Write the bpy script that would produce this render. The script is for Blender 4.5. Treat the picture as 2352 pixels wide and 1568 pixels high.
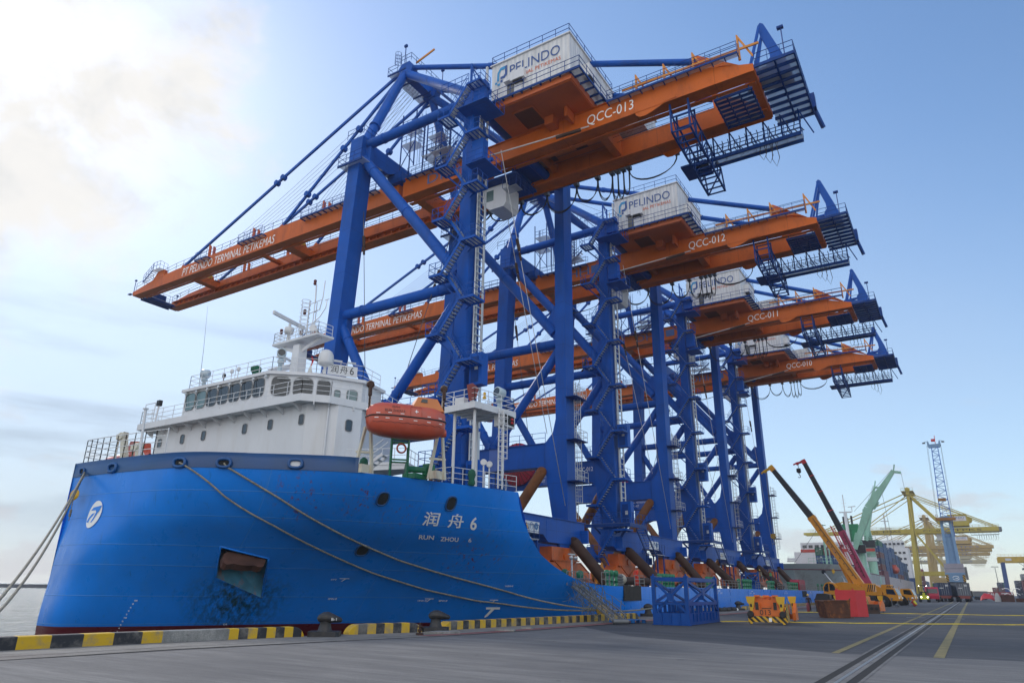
import bpy, bmesh, math, random
from mathutils import Vector, Matrix
import numpy as np
random.seed(7)
R = math.radians
for o in list(bpy.data.objects): bpy.data.objects.remove(o)
SC = bpy.context.scene
COL = SC.collection

# ------------------------------------------------------------------ camera
def make_camera():
    yaw, pitch, roll = R(32.43), R(19.822), R(0.693)
    d = Vector((-math.sin(yaw)*math.cos(pitch), math.cos(yaw)*math.cos(pitch), math.sin(pitch)))
    r0 = Vector((math.cos(yaw), math.sin(yaw), 0)); u0 = r0.cross(d)
    r = math.cos(roll)*r0 + math.sin(roll)*u0
    u = -math.sin(roll)*r0 + math.cos(roll)*u0
    cd = bpy.data.cameras.new('camera'); co = bpy.data.objects.new('camera', cd); COL.objects.link(co)
    m = Matrix((r, u, -d)).transposed().to_4x4(); m.translation = (0, 0, 1.6)
    co.matrix_world = m
    cd.sensor_width = 36; cd.sensor_fit = 'HORIZONTAL'; cd.lens = 1572.95/2352*36
    cd.clip_start = 0.1; cd.clip_end = 20000
    SC.camera = co
make_camera()
SC.render.resolution_x, SC.render.resolution_y = 1024, 682

# ------------------------------------------------------------------ world, sun, exposure
SUN_EL, SUN_DIR = R(34), (-0.88, 0.30)
SUN_ROT = math.atan2(SUN_DIR[0], SUN_DIR[1])
W = bpy.data.worlds.new('World'); SC.world = W; W.use_nodes = True
def make_world():
    nt = W.node_tree; nt.nodes.clear(); N = nt.nodes.new; L = nt.links.new
    out = N('ShaderNodeOutputWorld'); bg = N('ShaderNodeBackground'); bg.inputs['Strength'].default_value = 0.11
    sky = N('ShaderNodeTexSky'); sky.sky_type = 'NISHITA'; sky.sun_disc = False
    sky.sun_elevation = SUN_EL; sky.sun_rotation = SUN_ROT
    sky.air_density = 1.0; sky.dust_density = 0.3; sky.ozone_density = 2.0; sky.altitude = 0
    tc = N('ShaderNodeTexCoord')
    def math_(op, a, b=None, c=None):
        n = N('ShaderNodeMath'); n.operation = op
        for i, x in enumerate((a, b, c)):
            if x is None: continue
            if isinstance(x, (int, float)): n.inputs[i].default_value = x
            else: L(x, n.inputs[i])
        return n.outputs[0]
    def dot(v):
        n = N('ShaderNodeVectorMath'); n.operation = 'DOT_PRODUCT'; L(tc.outputs['Generated'], n.inputs[0]); n.inputs[1].default_value = Vector(v).normalized(); return n.outputs['Value']
    def noise(scale, sc, detail=7, rough=0.55, dist=0.0, loc=(0, 0, 0)):
        mp = N('ShaderNodeMapping'); mp.inputs['Scale'].default_value = sc; mp.inputs['Location'].default_value = loc
        L(tc.outputs['Generated'], mp.inputs['Vector'])
        n = N('ShaderNodeTexNoise'); n.inputs['Scale'].default_value = scale; n.inputs['Detail'].default_value = detail
        n.inputs['Roughness'].default_value = rough; n.inputs['Distortion'].default_value = dist
        L(mp.outputs[0], n.inputs['Vector']); return n.outputs['Fac']
    def ramp(x, a, b, smooth=True):
        n = N('ShaderNodeMapRange'); n.interpolation_type = 'SMOOTHSTEP' if smooth else 'LINEAR'
        L(x, n.inputs['Value']); n.inputs['From Min'].default_value = a; n.inputs['From Max'].default_value = b; return n.outputs[0]
    def mix(f, a, b):
        n = N('ShaderNodeMix'); n.data_type = 'RGBA'
        L(f, n.inputs['Factor'])
        for s, x in (('A', a), ('B', b)):
            i = [k for k in n.inputs if k.name == s and k.type == 'RGBA'][0]
            if isinstance(x, tuple): i.default_value = x + (1,)
            else: L(x, i)
        return [k for k in n.outputs if k.type == 'RGBA'][0]
    # thin pale veil low down and towards the bright side of the sky
    sep = N('ShaderNodeSeparateXYZ'); L(tc.outputs['Generated'], sep.inputs[0])
    side = dot(SKY['side'])
    veil = math_('MULTIPLY_ADD', side, 0.50, math_('MULTIPLY', math_('SUBTRACT', 0.55, sep.outputs['Z']), 0.75))
    veil = math_('ADD', veil, math_('MULTIPLY', math_('SUBTRACT', noise(1.6, (1, 1, 1.6), 4, 0.5), 0.5), 0.35))
    hs = N('ShaderNodeHueSaturation'); hs.inputs['Saturation'].default_value = 1.08; hs.inputs['Value'].default_value = 1.45; L(sky.outputs['Color'], hs.inputs['Color'])
    base = mix(ramp(veil, 0.0, 1.15), hs.outputs[0], SKY['veil'])
    # bright broken cloud bank upper left
    bank = math_('ADD', ramp(dot(SKY['bank']), 0.915, 1.03), math_('MULTIPLY', math_('SUBTRACT', noise(3.4, (1.0, 1.3, 1.5), 10, 0.62, 0.4), 0.5), 2.2))
    wcol = mix(ramp(noise(5.0, (1, 1.2, 1.8), 8, 0.6, 0.3, (2, 5, 0)), 0.42, 0.68), SKY['white'], SKY['under'])
    base = mix(ramp(bank, 0.38, 0.92), base, wcol)
    # grey stratus streaks low on the left
    low = math_('ADD', ramp(dot(SKY['low']), 0.90, 1.0), math_('MULTIPLY', math_('SUBTRACT', noise(2.6, (1, 1, 6.5), 6, 0.5, 0.3, (3, 1, 0)), 0.5), 2.4))
    lowz = math_('MULTIPLY', ramp(sep.outputs['Z'], 0.02, 0.12), ramp(sep.outputs['Z'], 0.42, 0.2))
    base = mix(math_('MULTIPLY', math_('MULTIPLY', ramp(low, 0.75, 1.35), lowz), 0.62), base, SKY['grey'])
    # small cumulus near the horizon on the right
    cum = math_('ADD', noise(9.0, (1, 1, 2.6), 6, 0.55, 0.2, (0, 2, 0)), math_('MULTIPLY', ramp(sep.outputs['Z'], 0.26, 0.02), 0.16))
    cum = math_('MULTIPLY', ramp(cum, 0.63, 0.78), ramp(sep.outputs['Z'], 0.3, 0.08))
    base = mix(math_('MULTIPLY', cum, 0.5), base, SKY['cum'])
    # unseen bright overcast added behind the camera to light the near faces
    back = math_('ADD', ramp(dot(SKY['back']), 0.05, 0.75), math_('MULTIPLY', math_('SUBTRACT', noise(2.2, (1, 1, 1.6), 6, 0.6, 0.2, (7, 0, 0)), 0.5), 0.9))
    base = mix(math_('MULTIPLY', ramp(back, 0.25, 0.9), 0.9), base, SKY['backc'])
    L(base, bg.inputs['Color']); L(bg.outputs[0], out.inputs['Surface'])
SKY = dict(under=(5.2, 5.35, 5.5), back=(0.35, -0.9, 0.25), backc=(9.0, 9.0, 9.2), side=(-0.9, 0.35, 0.1), veil=(3.9, 4.55, 5.25), bank=(-0.85, 0.25, 0.50), white=(6.6, 6.5, 6.35), low=(-0.86, 0.45, 0.17), grey=(2.1, 2.6, 3.3), cum=(4.6, 4.45, 4.6))
make_world()
sd = bpy.data.lights.new('sun', 'SUN'); so = bpy.data.objects.new('sun', sd); COL.objects.link(so)
sd.energy = 1.3; sd.angle = R(10); sd.color = (1.0, 0.94, 0.86)
h = math.hypot(*SUN_DIR)
sv = Vector((SUN_DIR[0]/h*math.cos(SUN_EL), SUN_DIR[1]/h*math.cos(SUN_EL), math.sin(SUN_EL)))
so.rotation_euler = sv.to_track_quat('Z', 'Y').to_euler(); so.location = sv*300
SC.view_settings.view_transform = 'Standard'; SC.view_settings.look = 'None'
SC.view_settings.exposure = 0.4; SC.view_settings.gamma = 1.0; SC.view_settings.use_curve_mapping = False
SC.render.engine = 'CYCLES'
# ------------------------------------------------------------------ mesh helpers
ORG = {}
class MB:
    def __init__(s): s.v = []; s.f = []; s.m = []; s.s = []
    def add(s, vs, fs, m=0, smooth=False):
        b = len(s.v); s.v += [tuple(x) for x in vs]
        for f in fs:
            s.f.append([i+b for i in f]); s.m.append(m); s.s.append(smooth)
        return s
    def box(s, a, b, m=0):
        x0, y0, z0 = a; x1, y1, z1 = b
        return s.add([(x0,y0,z0),(x1,y0,z0),(x1,y1,z0),(x0,y1,z0),(x0,y0,z1),(x1,y0,z1),(x1,y1,z1),(x0,y1,z1)],
                     [(0,3,2,1),(4,5,6,7),(0,1,5,4),(1,2,6,5),(2,3,7,6),(3,0,4,7)], m)
    def cbox(s, c, d, m=0, ch=0.0):
        return s.box([c[i]-d[i]/2 for i in range(3)], [c[i]+d[i]/2 for i in range(3)], m)
    def hexa(s, lo, hi, m=0):           # two quads, bottom and top, same winding
        return s.add(list(lo)+list(hi), [(0,3,2,1),(4,5,6,7),(0,1,5,4),(1,2,6,5),(2,3,7,6),(3,0,4,7)], m)
    def bar(s, p, q, w, h, up=(0,0,1), m=0, w2=None, h2=None):
        p, q = Vector(p), Vector(q); d = (q-p).normalized(); up = Vector(up)
        if abs(d.dot(up)) > .98: up = Vector((0,1,0)) if abs(d.y) < .9 else Vector((1,0,0))
        sd = d.cross(up).normalized(); u = sd.cross(d)
        w2 = w2 or w; h2 = h2 or h
        lo = [p+sd*a*w/2+u*b*h/2 for a, b in ((-1,-1),(1,-1),(1,1),(-1,1))]
        hi = [q+sd*a*w2/2+u*b*h2/2 for a, b in ((-1,-1),(1,-1),(1,1),(-1,1))]
        return s.add(lo+hi, [(3,2,1,0),(4,5,6,7),(0,1,5,4),(1,2,6,5),(2,3,7,6),(3,0,4,7)], m)
    def tube(s, p, q, r, n=10, m=0, r2=None, caps=True):
        p, q = Vector(p), Vector(q); d = (q-p).normalized()
        a = d.orthogonal().normalized(); b = d.cross(a); r2 = r if r2 is None else r2
        vs = [p+(a*math.cos(t)+b*math.sin(t))*r for t in [2*math.pi*i/n for i in range(n)]]
        vs += [q+(a*math.cos(t)+b*math.sin(t))*r2 for t in [2*math.pi*i/n for i in range(n)]]
        s.add(vs, [(i, (i+1) % n, n+(i+1) % n, n+i) for i in range(n)], m, n > 5)
        if caps: s.add(vs[:n], [tuple(range(n-1, -1, -1))], m); s.add(vs[n:], [tuple(range(n))], m)
        return s
    def path(s, pts, r, n=5, m=0, closed=False):
        pts = [Vector(p) for p in pts]; k = len(pts); rings = []; a = None
        for i, p in enumerate(pts):
            if closed: d = (pts[(i+1) % k]-pts[i-1])
            else: d = pts[min(i+1, k-1)]-pts[max(i-1, 0)]
            d.normalize()
            if a is None: a = d.orthogonal().normalized()
            a = (a-d*a.dot(d)).normalized() if (a-d*a.dot(d)).length > 1e-4 else d.orthogonal().normalized()
            b = d.cross(a); rr = r[i] if isinstance(r, (list, tuple)) else r
            rings += [p+(a*math.cos(2*math.pi*j/n)+b*math.sin(2*math.pi*j/n))*rr for j in range(n)]
        fs = []
        for i in range(k if closed else k-1):
            for j in range(n):
                i2 = (i+1) % k
                fs.append((i*n+j, i*n+(j+1) % n, i2*n+(j+1) % n, i2*n+j))
        if not closed: fs += [tuple(range(n-1, -1, -1)), tuple((k-1)*n+j for j in range(n))]
        return s.add(rings, fs, m, n > 4)
    def prism(s, poly, ax, a, b, m=0):
        k = len(poly)
        def P(u, v, w): return {'x': (w, u, v), 'y': (u, w, v), 'z': (u, v, w)}[ax]
        vs = [P(u, v, a) for u, v in poly]+[P(u, v, b) for u, v in poly]
        fs = [tuple(range(k-1, -1, -1)), tuple(range(k, 2*k))]+[(i, (i+1) % k, k+(i+1) % k, k+i) for i in range(k)]
        return s.add(vs, fs, m)
    def lathe(s, prof, c=(0,0,0), n=14, axis=(0,0,1), m=0):
        ax = Vector(axis).normalized(); a = ax.orthogonal().normalized(); b = ax.cross(a); c = Vector(c); vs = []
        for r, z in prof:
            vs += [c+ax*z+(a*math.cos(2*math.pi*i/n)+b*math.sin(2*math.pi*i/n))*r for i in range(n)]
        fs = []
        for j in range(len(prof)-1):
            for i in range(n): fs.append((j*n+i, j*n+(i+1) % n, (j+1)*n+(i+1) % n, (j+1)*n+i))
        s.add(vs, fs, m, True)
        s.add(vs[:n], [tuple(range(n-1, -1, -1))], m); s.add(vs[-n:], [tuple(range(n))], m)
        return s
    def rail(s, pts, h=1.05, r=.03, step=1.5, mids=1, m=0):
        pts = [Vector(p) for p in pts]; up = Vector((0,0,h))
        for p, q in zip(pts, pts[1:]):
            L = (q-p).length; k = max(1, round(L/step))
            for i in range(k+1):
                x = p.lerp(q, i/k); s.tube(x, x+up, r, 4, m, caps=False)
            for j in range(mids+1):
                o = Vector((0,0,h*(j+1)/(mids+1))); s.tube(p+o, q+o, r, 4, m, caps=False)
        return s
    def grid(s, fn, nu, nv, m=0, smooth=True, skip=None):
        vs = [fn(i/nu, j/nv) for i in range(nu+1) for j in range(nv+1)]
        fs = []
        for i in range(nu):
            for j in range(nv):
                f = (i*(nv+1)+j, (i+1)*(nv+1)+j, (i+1)*(nv+1)+j+1, i*(nv+1)+j+1)
                if skip and skip([vs[k] for k in f]): continue
                fs.append(f)
        return s.add(vs, fs, m, smooth)
    def build(s, name, mats, parent=None, kind=None, org=None):
        me = bpy.data.meshes.new(name); o = bpy.data.objects.new(name, me); COL.objects.link(o)
        if org is None: org = ORG.get(parent.name, (0,0,0)) if parent else (0,0,0)
        A = np.array(s.v, dtype=float)-np.array(org)
        me.from_pydata(A.tolist(), [], s.f)
        if not isinstance(mats, (list, tuple)): mats = [mats]
        for m in mats: me.materials.append(m)
        me.polygons.foreach_set('material_index', s.m); me.polygons.foreach_set('use_smooth', s.s); me.update()
        if parent: o.parent = parent
        else: o.location = org
        ORG[o.name] = tuple(org)
        if kind: o['kind'] = kind
        return o
def tag(o, label, cat, group=None):
    o['label'] = label; o['category'] = cat
    if group: o['group'] = group
    return o
def thing(name, label, cat, loc, group=None, rot=0.0, local=False):
    o = bpy.data.objects.new(name, None); COL.objects.link(o); o.location = loc; o.rotation_euler = (0,0,rot); o.empty_display_size = .5
    ORG[o.name] = (0,0,0) if local else tuple(loc)
    return tag(o, label, cat, group)
def dup(o, loc, label, rot=None):
    def cp(x, par):
        c = x.copy(); COL.objects.link(c); ORG[c.name] = ORG.get(x.name, (0,0,0))
        if par: c.parent = par
        for ch in list(x.children):
            if 'nodup' in ch: continue
            cp(ch, c)
        return c
    r = cp(o, None); r.location = loc
    if rot is not None: r.rotation_euler = (0,0,rot)
    if label: r['label'] = label
    return r
def letters(txt, parent, m, h, at, right=(1,0,0), up=(0,0,1), width=None, fn=None, name='lettering', sub=0, align='L', shear=0.0, gap=None, bold=0.0):
    """flat painted letters: cap height h, lower left corner at 'at', or mapped through fn(u, v)"""
    cu = bpy.data.curves.new('txt', 'FONT'); cu.body = txt; cu.size = 1; cu.resolution_u = 3; cu.shear = shear; cu.offset = bold
    if gap: cu.space_character = gap
    ob = bpy.data.objects.new('txt', cu); COL.objects.link(ob)
    dg = bpy.context.evaluated_depsgraph_get(); dg.update()
    me = bpy.data.meshes.new_from_object(ob.evaluated_get(dg)); bpy.data.objects.remove(ob)
    if sub:
        bm = bmesh.new(); bm.from_mesh(me); bmesh.ops.subdivide_edges(bm, edges=[e for e in bm.edges if e.calc_length() > .15], cuts=sub, use_grid_fill=False)
        bmesh.ops.triangulate(bm, faces=bm.faces[:]); bm.to_mesh(me); bm.free()
    V = np.array([v.co[:] for v in me.vertices]); F = [list(p.vertices) for p in me.polygons]; bpy.data.meshes.remove(me)
    x0, x1 = V[:,0].min(), V[:,0].max(); y0, y1 = V[:,1].min(), V[:,1].max()
    sy = h/(y1-y0); sx = width/(x1-x0) if width else sy
    U = (V[:,0]-x0)*sx; T = (V[:,1]-y0)*sy
    if align == 'C': U -= U.max()/2
    b = MB()
    if fn: vs = [fn(u, t) for u, t in zip(U, T)]
    else:
        at, right, up = np.array(at), np.array(right), np.array(up); vs = [at+right*u+up*t for u, t in zip(U, T)]
    b.add(vs, F)
    return b.build(name, m, parent)
def catenary(p, q, sag, n=14):
    p, q = Vector(p), Vector(q)
    return [p.lerp(q, i/n)-Vector((0,0,sag*4*(i/n)*(1-i/n))) for i in range(n+1)]

# ------------------------------------------------------------------ materials
def newmat(name):
    m = bpy.data.materials.new(name); m.use_nodes = True; nt = m.node_tree
    return m, nt, nt.nodes['Principled BSDF'], nt.nodes.new, nt.links.new
def paint(name, rgb, rough=.42, metal=0.0, var=.18, scale=.6, dirt=None, dirt_amt=.35, dirt_scale=1.2, dirt_z=3.0, bump=.0, spec=.5, coat=0.0, stretch=(1,1,1), seam=0.0):
    m, nt, p, N, L = newmat(name)
    tc = N('ShaderNodeTexCoord'); mp = N('ShaderNodeMapping'); mp.inputs['Scale'].default_value = stretch; L(tc.outputs['Object'], mp.inputs[0])
    n1 = N('ShaderNodeTexNoise'); n1.inputs['Scale'].default_value = scale; n1.inputs['Detail'].default_value = 6; L(mp.outputs[0], n1.inputs['Vector'])
    mr = N('ShaderNodeMapRange'); L(n1.outputs['Fac'], mr.inputs['Value']); mr.inputs['From Min'].default_value = .3; mr.inputs['From Max'].default_value = .7
    mr.inputs['To Min'].default_value = 1-var; mr.inputs['To Max'].default_value = 1+var
    hs = N('ShaderNodeHueSaturation'); hs.inputs['Color'].default_value = (*rgb, 1); L(mr.outputs[0], hs.inputs['Value'])
    col = hs.outputs[0]
    if dirt:
        m2 = N('ShaderNodeMapping'); m2.inputs['Scale'].default_value = (dirt_scale, dirt_scale, dirt_scale/dirt_z); L(tc.outputs['Object'], m2.inputs[0])
        n2 = N('ShaderNodeTexNoise'); n2.inputs['Scale'].default_value = 1; n2.inputs['Detail'].default_value = 9; n2.inputs['Roughness'].default_value = .65; L(m2.outputs[0], n2.inputs['Vector'])
        r2 = N('ShaderNodeMapRange'); L(n2.outputs['Fac'], r2.inputs['Value']); r2.inputs['From Min'].default_value = .5; r2.inputs['From Max'].default_value = .75; r2.inputs['To Max'].default_value = dirt_amt
        mx = N('ShaderNodeMix'); mx.data_type = 'RGBA'; L(r2.outputs[0], mx.inputs[0]); L(col, mx.inputs[6]); mx.inputs[7].default_value = (*dirt, 1); col = mx.outputs[2]
    if seam:
        sp = N('ShaderNodeSeparateXYZ'); L(tc.outputs['Object'], sp.inputs[0]); acc = None
        for k, s_ in ((2,1.0),(0,.83),(1,.9)):
            a_ = N('ShaderNodeMath'); a_.operation = 'MULTIPLY'; L(sp.outputs[k], a_.inputs[0]); a_.inputs[1].default_value = s_/seam
            f_ = N('ShaderNodeMath'); f_.operation = 'FRACT'; L(a_.outputs[0], f_.inputs[0])
            g_ = N('ShaderNodeMath'); g_.operation = 'LESS_THAN'; L(f_.outputs[0], g_.inputs[0]); g_.inputs[1].default_value = .045/seam
            if acc is None: acc = g_.outputs[0]
            else:
                x_ = N('ShaderNodeMath'); x_.operation = 'MAXIMUM'; L(acc, x_.inputs[0]); L(g_.outputs[0], x_.inputs[1]); acc = x_.outputs[0]
        q_ = N('ShaderNodeMath'); q_.operation = 'MULTIPLY'; L(acc, q_.inputs[0]); q_.inputs[1].default_value = .45
        ms = N('ShaderNodeMix'); ms.data_type = 'RGBA'; L(q_.outputs[0], ms.inputs[0]); L(col, ms.inputs[6]); ms.inputs[7].default_value = (*[c*.35 for c in rgb], 1); col = ms.outputs[2]
    L(col, p.inputs['Base Color'])
    p.inputs['Roughness'].default_value = rough; p.inputs['Metallic'].default_value = metal
    p.inputs['Specular IOR Level'].default_value = spec; p.inputs['Coat Weight'].default_value = coat; p.inputs['Coat Roughness'].default_value = .25
    rr = N('ShaderNodeMapRange'); L(n1.outputs['Fac'], rr.inputs['Value']); rr.inputs['To Min'].default_value = max(.05, rough-.12); rr.inputs['To Max'].default_value = min(1, rough+.12); L(rr.outputs[0], p.inputs['Roughness'])
    if bump:
        bp = N('ShaderNodeBump'); bp.inputs['Strength'].default_value = bump; bp.inputs['Distance'].default_value = .05
        n3 = N('ShaderNodeTexNoise'); n3.inputs['Scale'].default_value = scale*4; n3.inputs['Detail'].default_value = 5; L(tc.outputs['Object'], n3.inputs['Vector'])
        L(n3.outputs['Fac'], bp.inputs['Height']); L(bp.outputs[0], p.inputs['Normal'])
    return m
BLUE = paint('blue crane paint', (.003,.078,.385), .45, spec=.2, var=.16, scale=.35, dirt=(.02,.04,.10), dirt_amt=.45, dirt_scale=.8, dirt_z=5, bump=.03, seam=4.7)
BLUE_D = paint('blue grating paint', (.003,.042,.21), .5, spec=.2, var=.2, scale=1.5)
ORANGE = paint('orange crane paint', (.56,.118,.010), .45, spec=.25, var=.12, scale=.3, dirt=(.20,.045,.01), dirt_amt=.55, dirt_scale=.8, dirt_z=3, bump=.03, seam=5.9)
ORANGE_B = paint('orange bogie paint', (.52,.10,.012), .45, var=.2, scale=1.0, dirt=(.12,.04,.015), dirt_amt=.6, dirt_scale=1.5)
YEL_RAIL = paint('amber rail paint', (.58,.22,.02), .45)
WHITE = paint('white marine paint', (.64,.655,.675), .45, var=.05, scale=.5, dirt=(.42,.37,.30), dirt_amt=.25, dirt_scale=1.6, dirt_z=6)
LETTER = paint('white lettering', (.88,.88,.86), .5, var=.06)
L_BLUE = paint('blue lettering', (.022,.075,.26), .5, var=.05)
L_CYAN = paint('light blue lettering', (.03,.26,.52), .5, var=.05)
L_ORANGE = paint('orange lettering', (.62,.12,.03), .5, var=.05)
L_DKBLUE = paint('slate blue lettering', (.06,.12,.29), .5, var=.1)
BLACK = paint('black paint', (.012,.012,.014), .5, var=.2)
RUBBER = paint('black rubber', (.018,.018,.019), .8, var=.2, scale=3)
STEEL = paint('galvanised steel', (.50,.52,.53), .42, metal=.3, var=.12)
STEEL_D = paint('dull steel', (.16,.17,.18), .5, metal=.4, var=.2)
CABLE = paint('steel wire rope', (.07,.075,.085), .6)
ROPE = paint('mooring rope fibre', (.25,.23,.18), .9, var=.35, scale=8)
SLING = paint('pale sling', (.5,.5,.5), .7)
RUST = paint('rusty pipe steel', (.050,.022,.013), .75, var=.35, scale=.9, dirt=(.02,.014,.012), dirt_amt=.85, dirt_scale=1.1, dirt_z=1.0, bump=.15)
RUST_O = paint('orange rusty pipe steel', (.21,.075,.018), .75, var=.35, scale=.9, dirt=(.05,.025,.015), dirt_amt=.8, dirt_scale=1.0, dirt_z=1.0, bump=.15)
GREEN = paint('green marine paint', (.012,.16,.075), .45, var=.15, scale=2, dirt=(.01,.06,.04), dirt_amt=.5, dirt_scale=3)
RED = paint('red paint', (.50,.022,.03), .5, var=.1, scale=1)
REDREEL = paint('red hose', (.42,.025,.05), .6, var=.15, scale=3)
LIFEBOAT = paint('lifeboat orange grp', (.50,.085,.045), .35, var=.12, scale=1.2, dirt=(.36,.16,.13), dirt_amt=.65, dirt_scale=.9, dirt_z=1)
LIFEBOAT_T = paint('lifeboat faded orange', (.58,.19,.05), .4, var=.1, scale=1.2)
GLASS_D = paint('dark window glass', (.012,.018,.022), .06, var=.1, spec=.8)
GLASS_G = paint('greenish window glass', (.10,.17,.17), .08, var=.1, spec=.8)
YELLOW = paint('yellow paint', (.62,.36,.015), .45, var=.1, scale=1.5)
CRANE_Y = paint('yellow mobile crane paint', (.60,.25,.012), .38, var=.08, scale=1)
CRANE_BK = paint('black boom paint', (.020,.021,.024), .42, var=.15)
MAGENTA = paint('magenta boom paint', (.36,.035,.10), .4, var=.1)
STS_Y = paint('yellow quay crane paint', (.44,.35,.045), .5, var=.1, scale=.2)
STS_T = paint('tan quay crane paint', (.42,.29,.09), .5, var=.1, scale=.2)
STS_W = paint('pale quay crane paint', (.45,.40,.24), .55, var=.1, scale=.2)
JADE = paint('pale green crane paint', (.27,.50,.38), .45, var=.1, scale=.4, dirt=(.14,.14,.10), dirt_amt=.5, dirt_scale=.7, dirt_z=4)
GREYHULL = paint('grey ship paint', (.33,.36,.37), .5, var=.12, scale=.15, dirt=(.10,.06,.04), dirt_amt=.55, dirt_scale=.35, dirt_z=7)
LILAC = paint('lavender paint', (.33,.31,.36), .5, var=.08)
SKYBLUE = paint('light blue paint', (.17,.30,.47), .5, var=.1)
HULLBULW = paint('dark blue bulwark paint', (.004,.052,.17), .32, var=.12, scale=.6, dirt=(.02,.06,.10), dirt_amt=.4, dirt_scale=.8, dirt_z=2)
DECKP = paint('deck paint', (.06,.11,.13), .7, var=.3, scale=1, dirt=(.10,.05,.03), dirt_amt=.6)
def corrugated(name, rgb, dirx=True, rough=.45, scale=7.0, strength=.5):
    m, nt, p, N, L = newmat(name)
    tc = N('ShaderNodeTexCoord'); sp = N('ShaderNodeSeparateXYZ'); L(tc.outputs['Object'], sp.inputs[0])
    ad = N('ShaderNodeMath'); ad.operation = 'ADD'; L(sp.outputs[0], ad.inputs[0]); L(sp.outputs[1], ad.inputs[1])
    mu = N('ShaderNodeMath'); mu.operation = 'MULTIPLY'; mu.inputs[1].default_value = scale*2; L(ad.outputs[0], mu.inputs[0])
    sn = N('ShaderNodeMath'); sn.operation = 'SINE'; L(mu.outputs[0], sn.inputs[0])
    bp = N('ShaderNodeBump'); bp.inputs['Strength'].default_value = strength; bp.inputs['Distance'].default_value = .04; L(sn.outputs[0], bp.inputs['Height']); L(bp.outputs[0], p.inputs['Normal'])
    mp = N('ShaderNodeMapping'); mp.inputs['Scale'].default_value = (1.2,1.2,.2); L(tc.outputs['Object'], mp.inputs[0])
    n = N('ShaderNodeTexNoise'); n.inputs['Scale'].default_value = 1.4; n.inputs['Detail'].default_value = 8; L(mp.outputs[0], n.inputs['Vector'])
    mr = N('ShaderNodeMapRange'); L(n.outputs['Fac'], mr.inputs['Value']); mr.inputs['From Min'].default_value = .3; mr.inputs['From Max'].default_value = .75; mr.inputs['To Min'].default_value = 1.05; mr.inputs['To Max'].default_value = .72
    hs = N('ShaderNodeHueSaturation'); hs.inputs['Color'].default_value = (*rgb, 1); L(mr.outputs[0], hs.inputs['Value']); L(hs.outputs[0], p.inputs['Base Color'])
    p.inputs['Roughness'].default_value = rough
    return m
CORR = corrugated('white corrugated cladding', (.66,.67,.68))
def grating(name, rgb, holes=.5):
    m, nt, p, N, L = newmat(name)
    tr = N('ShaderNodeBsdfTransparent'); mx = N('ShaderNodeMixShader'); p.inputs['Base Color'].default_value = (*rgb, 1); p.inputs['Roughness'].default_value = .6
    tc = N('ShaderNodeTexCoord'); ns = N('ShaderNodeTexNoise'); ns.inputs['Scale'].default_value = 1.5; L(tc.outputs['Object'], ns.inputs['Vector'])
    mr = N('ShaderNodeMapRange'); L(ns.outputs['Fac'], mr.inputs[0]); mr.inputs[3].default_value = holes-.1; mr.inputs[4].default_value = holes+.1
    L(mr.outputs[0], mx.inputs[0]); L(p.outputs[0], mx.inputs[1]); L(tr.outputs[0], mx.inputs[2]); L(mx.outputs[0], nt.nodes['Material Output'].inputs[0])
    return m
GRATE = grating('galvanised grating', (.55,.57,.58))
def stripes(name, c1, c2, vec, width, off=0.0, rough=.5, blend=.02):
    m, nt, p, N, L = newmat(name)
    tc = N('ShaderNodeTexCoord'); d = N('ShaderNodeVectorMath'); d.operation = 'DOT_PRODUCT'; L(tc.outputs['Object'], d.inputs[0]); d.inputs[1].default_value = vec
    a = N('ShaderNodeMath'); a.operation = 'MULTIPLY_ADD'; L(d.outputs['Value'], a.inputs[0]); a.inputs[1].default_value = 1/(2*width); a.inputs[2].default_value = off
    f = N('ShaderNodeMath'); f.operation = 'FRACT'; L(a.outputs[0], f.inputs[0])
    r = N('ShaderNodeValToRGB'); r.color_ramp.interpolation = 'CONSTANT'; r.color_ramp.elements[0].color = (*c1, 1); r.color_ramp.elements[1].position = .5; r.color_ramp.elements[1].color = (*c2, 1); L(f.outputs[0], r.inputs[0])
    n = N('ShaderNodeTexNoise'); n.inputs['Scale'].default_value = 2.3; n.inputs['Detail'].default_value = 10; n.inputs['Roughness'].default_value = .7; L(tc.outputs['Object'], n.inputs['Vector'])
    mr = N('ShaderNodeMapRange'); L(n.outputs['Fac'], mr.inputs['Value']); mr.inputs['From Min'].default_value = .52; mr.inputs['From Max'].default_value = .72; mr.inputs['To Max'].default_value = .55
    mx = N('ShaderNodeMix'); mx.data_type = 'RGBA'; L(mr.outputs[0], mx.inputs[0]); L(r.outputs[0], mx.inputs[6]); mx.inputs[7].default_value = (.17,.155,.13,1); L(mx.outputs[2], p.inputs['Base Color'])
    p.inputs['Roughness'].default_value = rough
    return m
HAZARD = stripes('black and yellow hazard stripes', (.012,.012,.012), (.62,.36,.015), (.7071,0,.7071), .11)
HAZARD_Y = stripes('black and yellow hazard stripes on the side', (.012,.012,.012), (.62,.36,.015), (0,.7071,.7071), .11)
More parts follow.
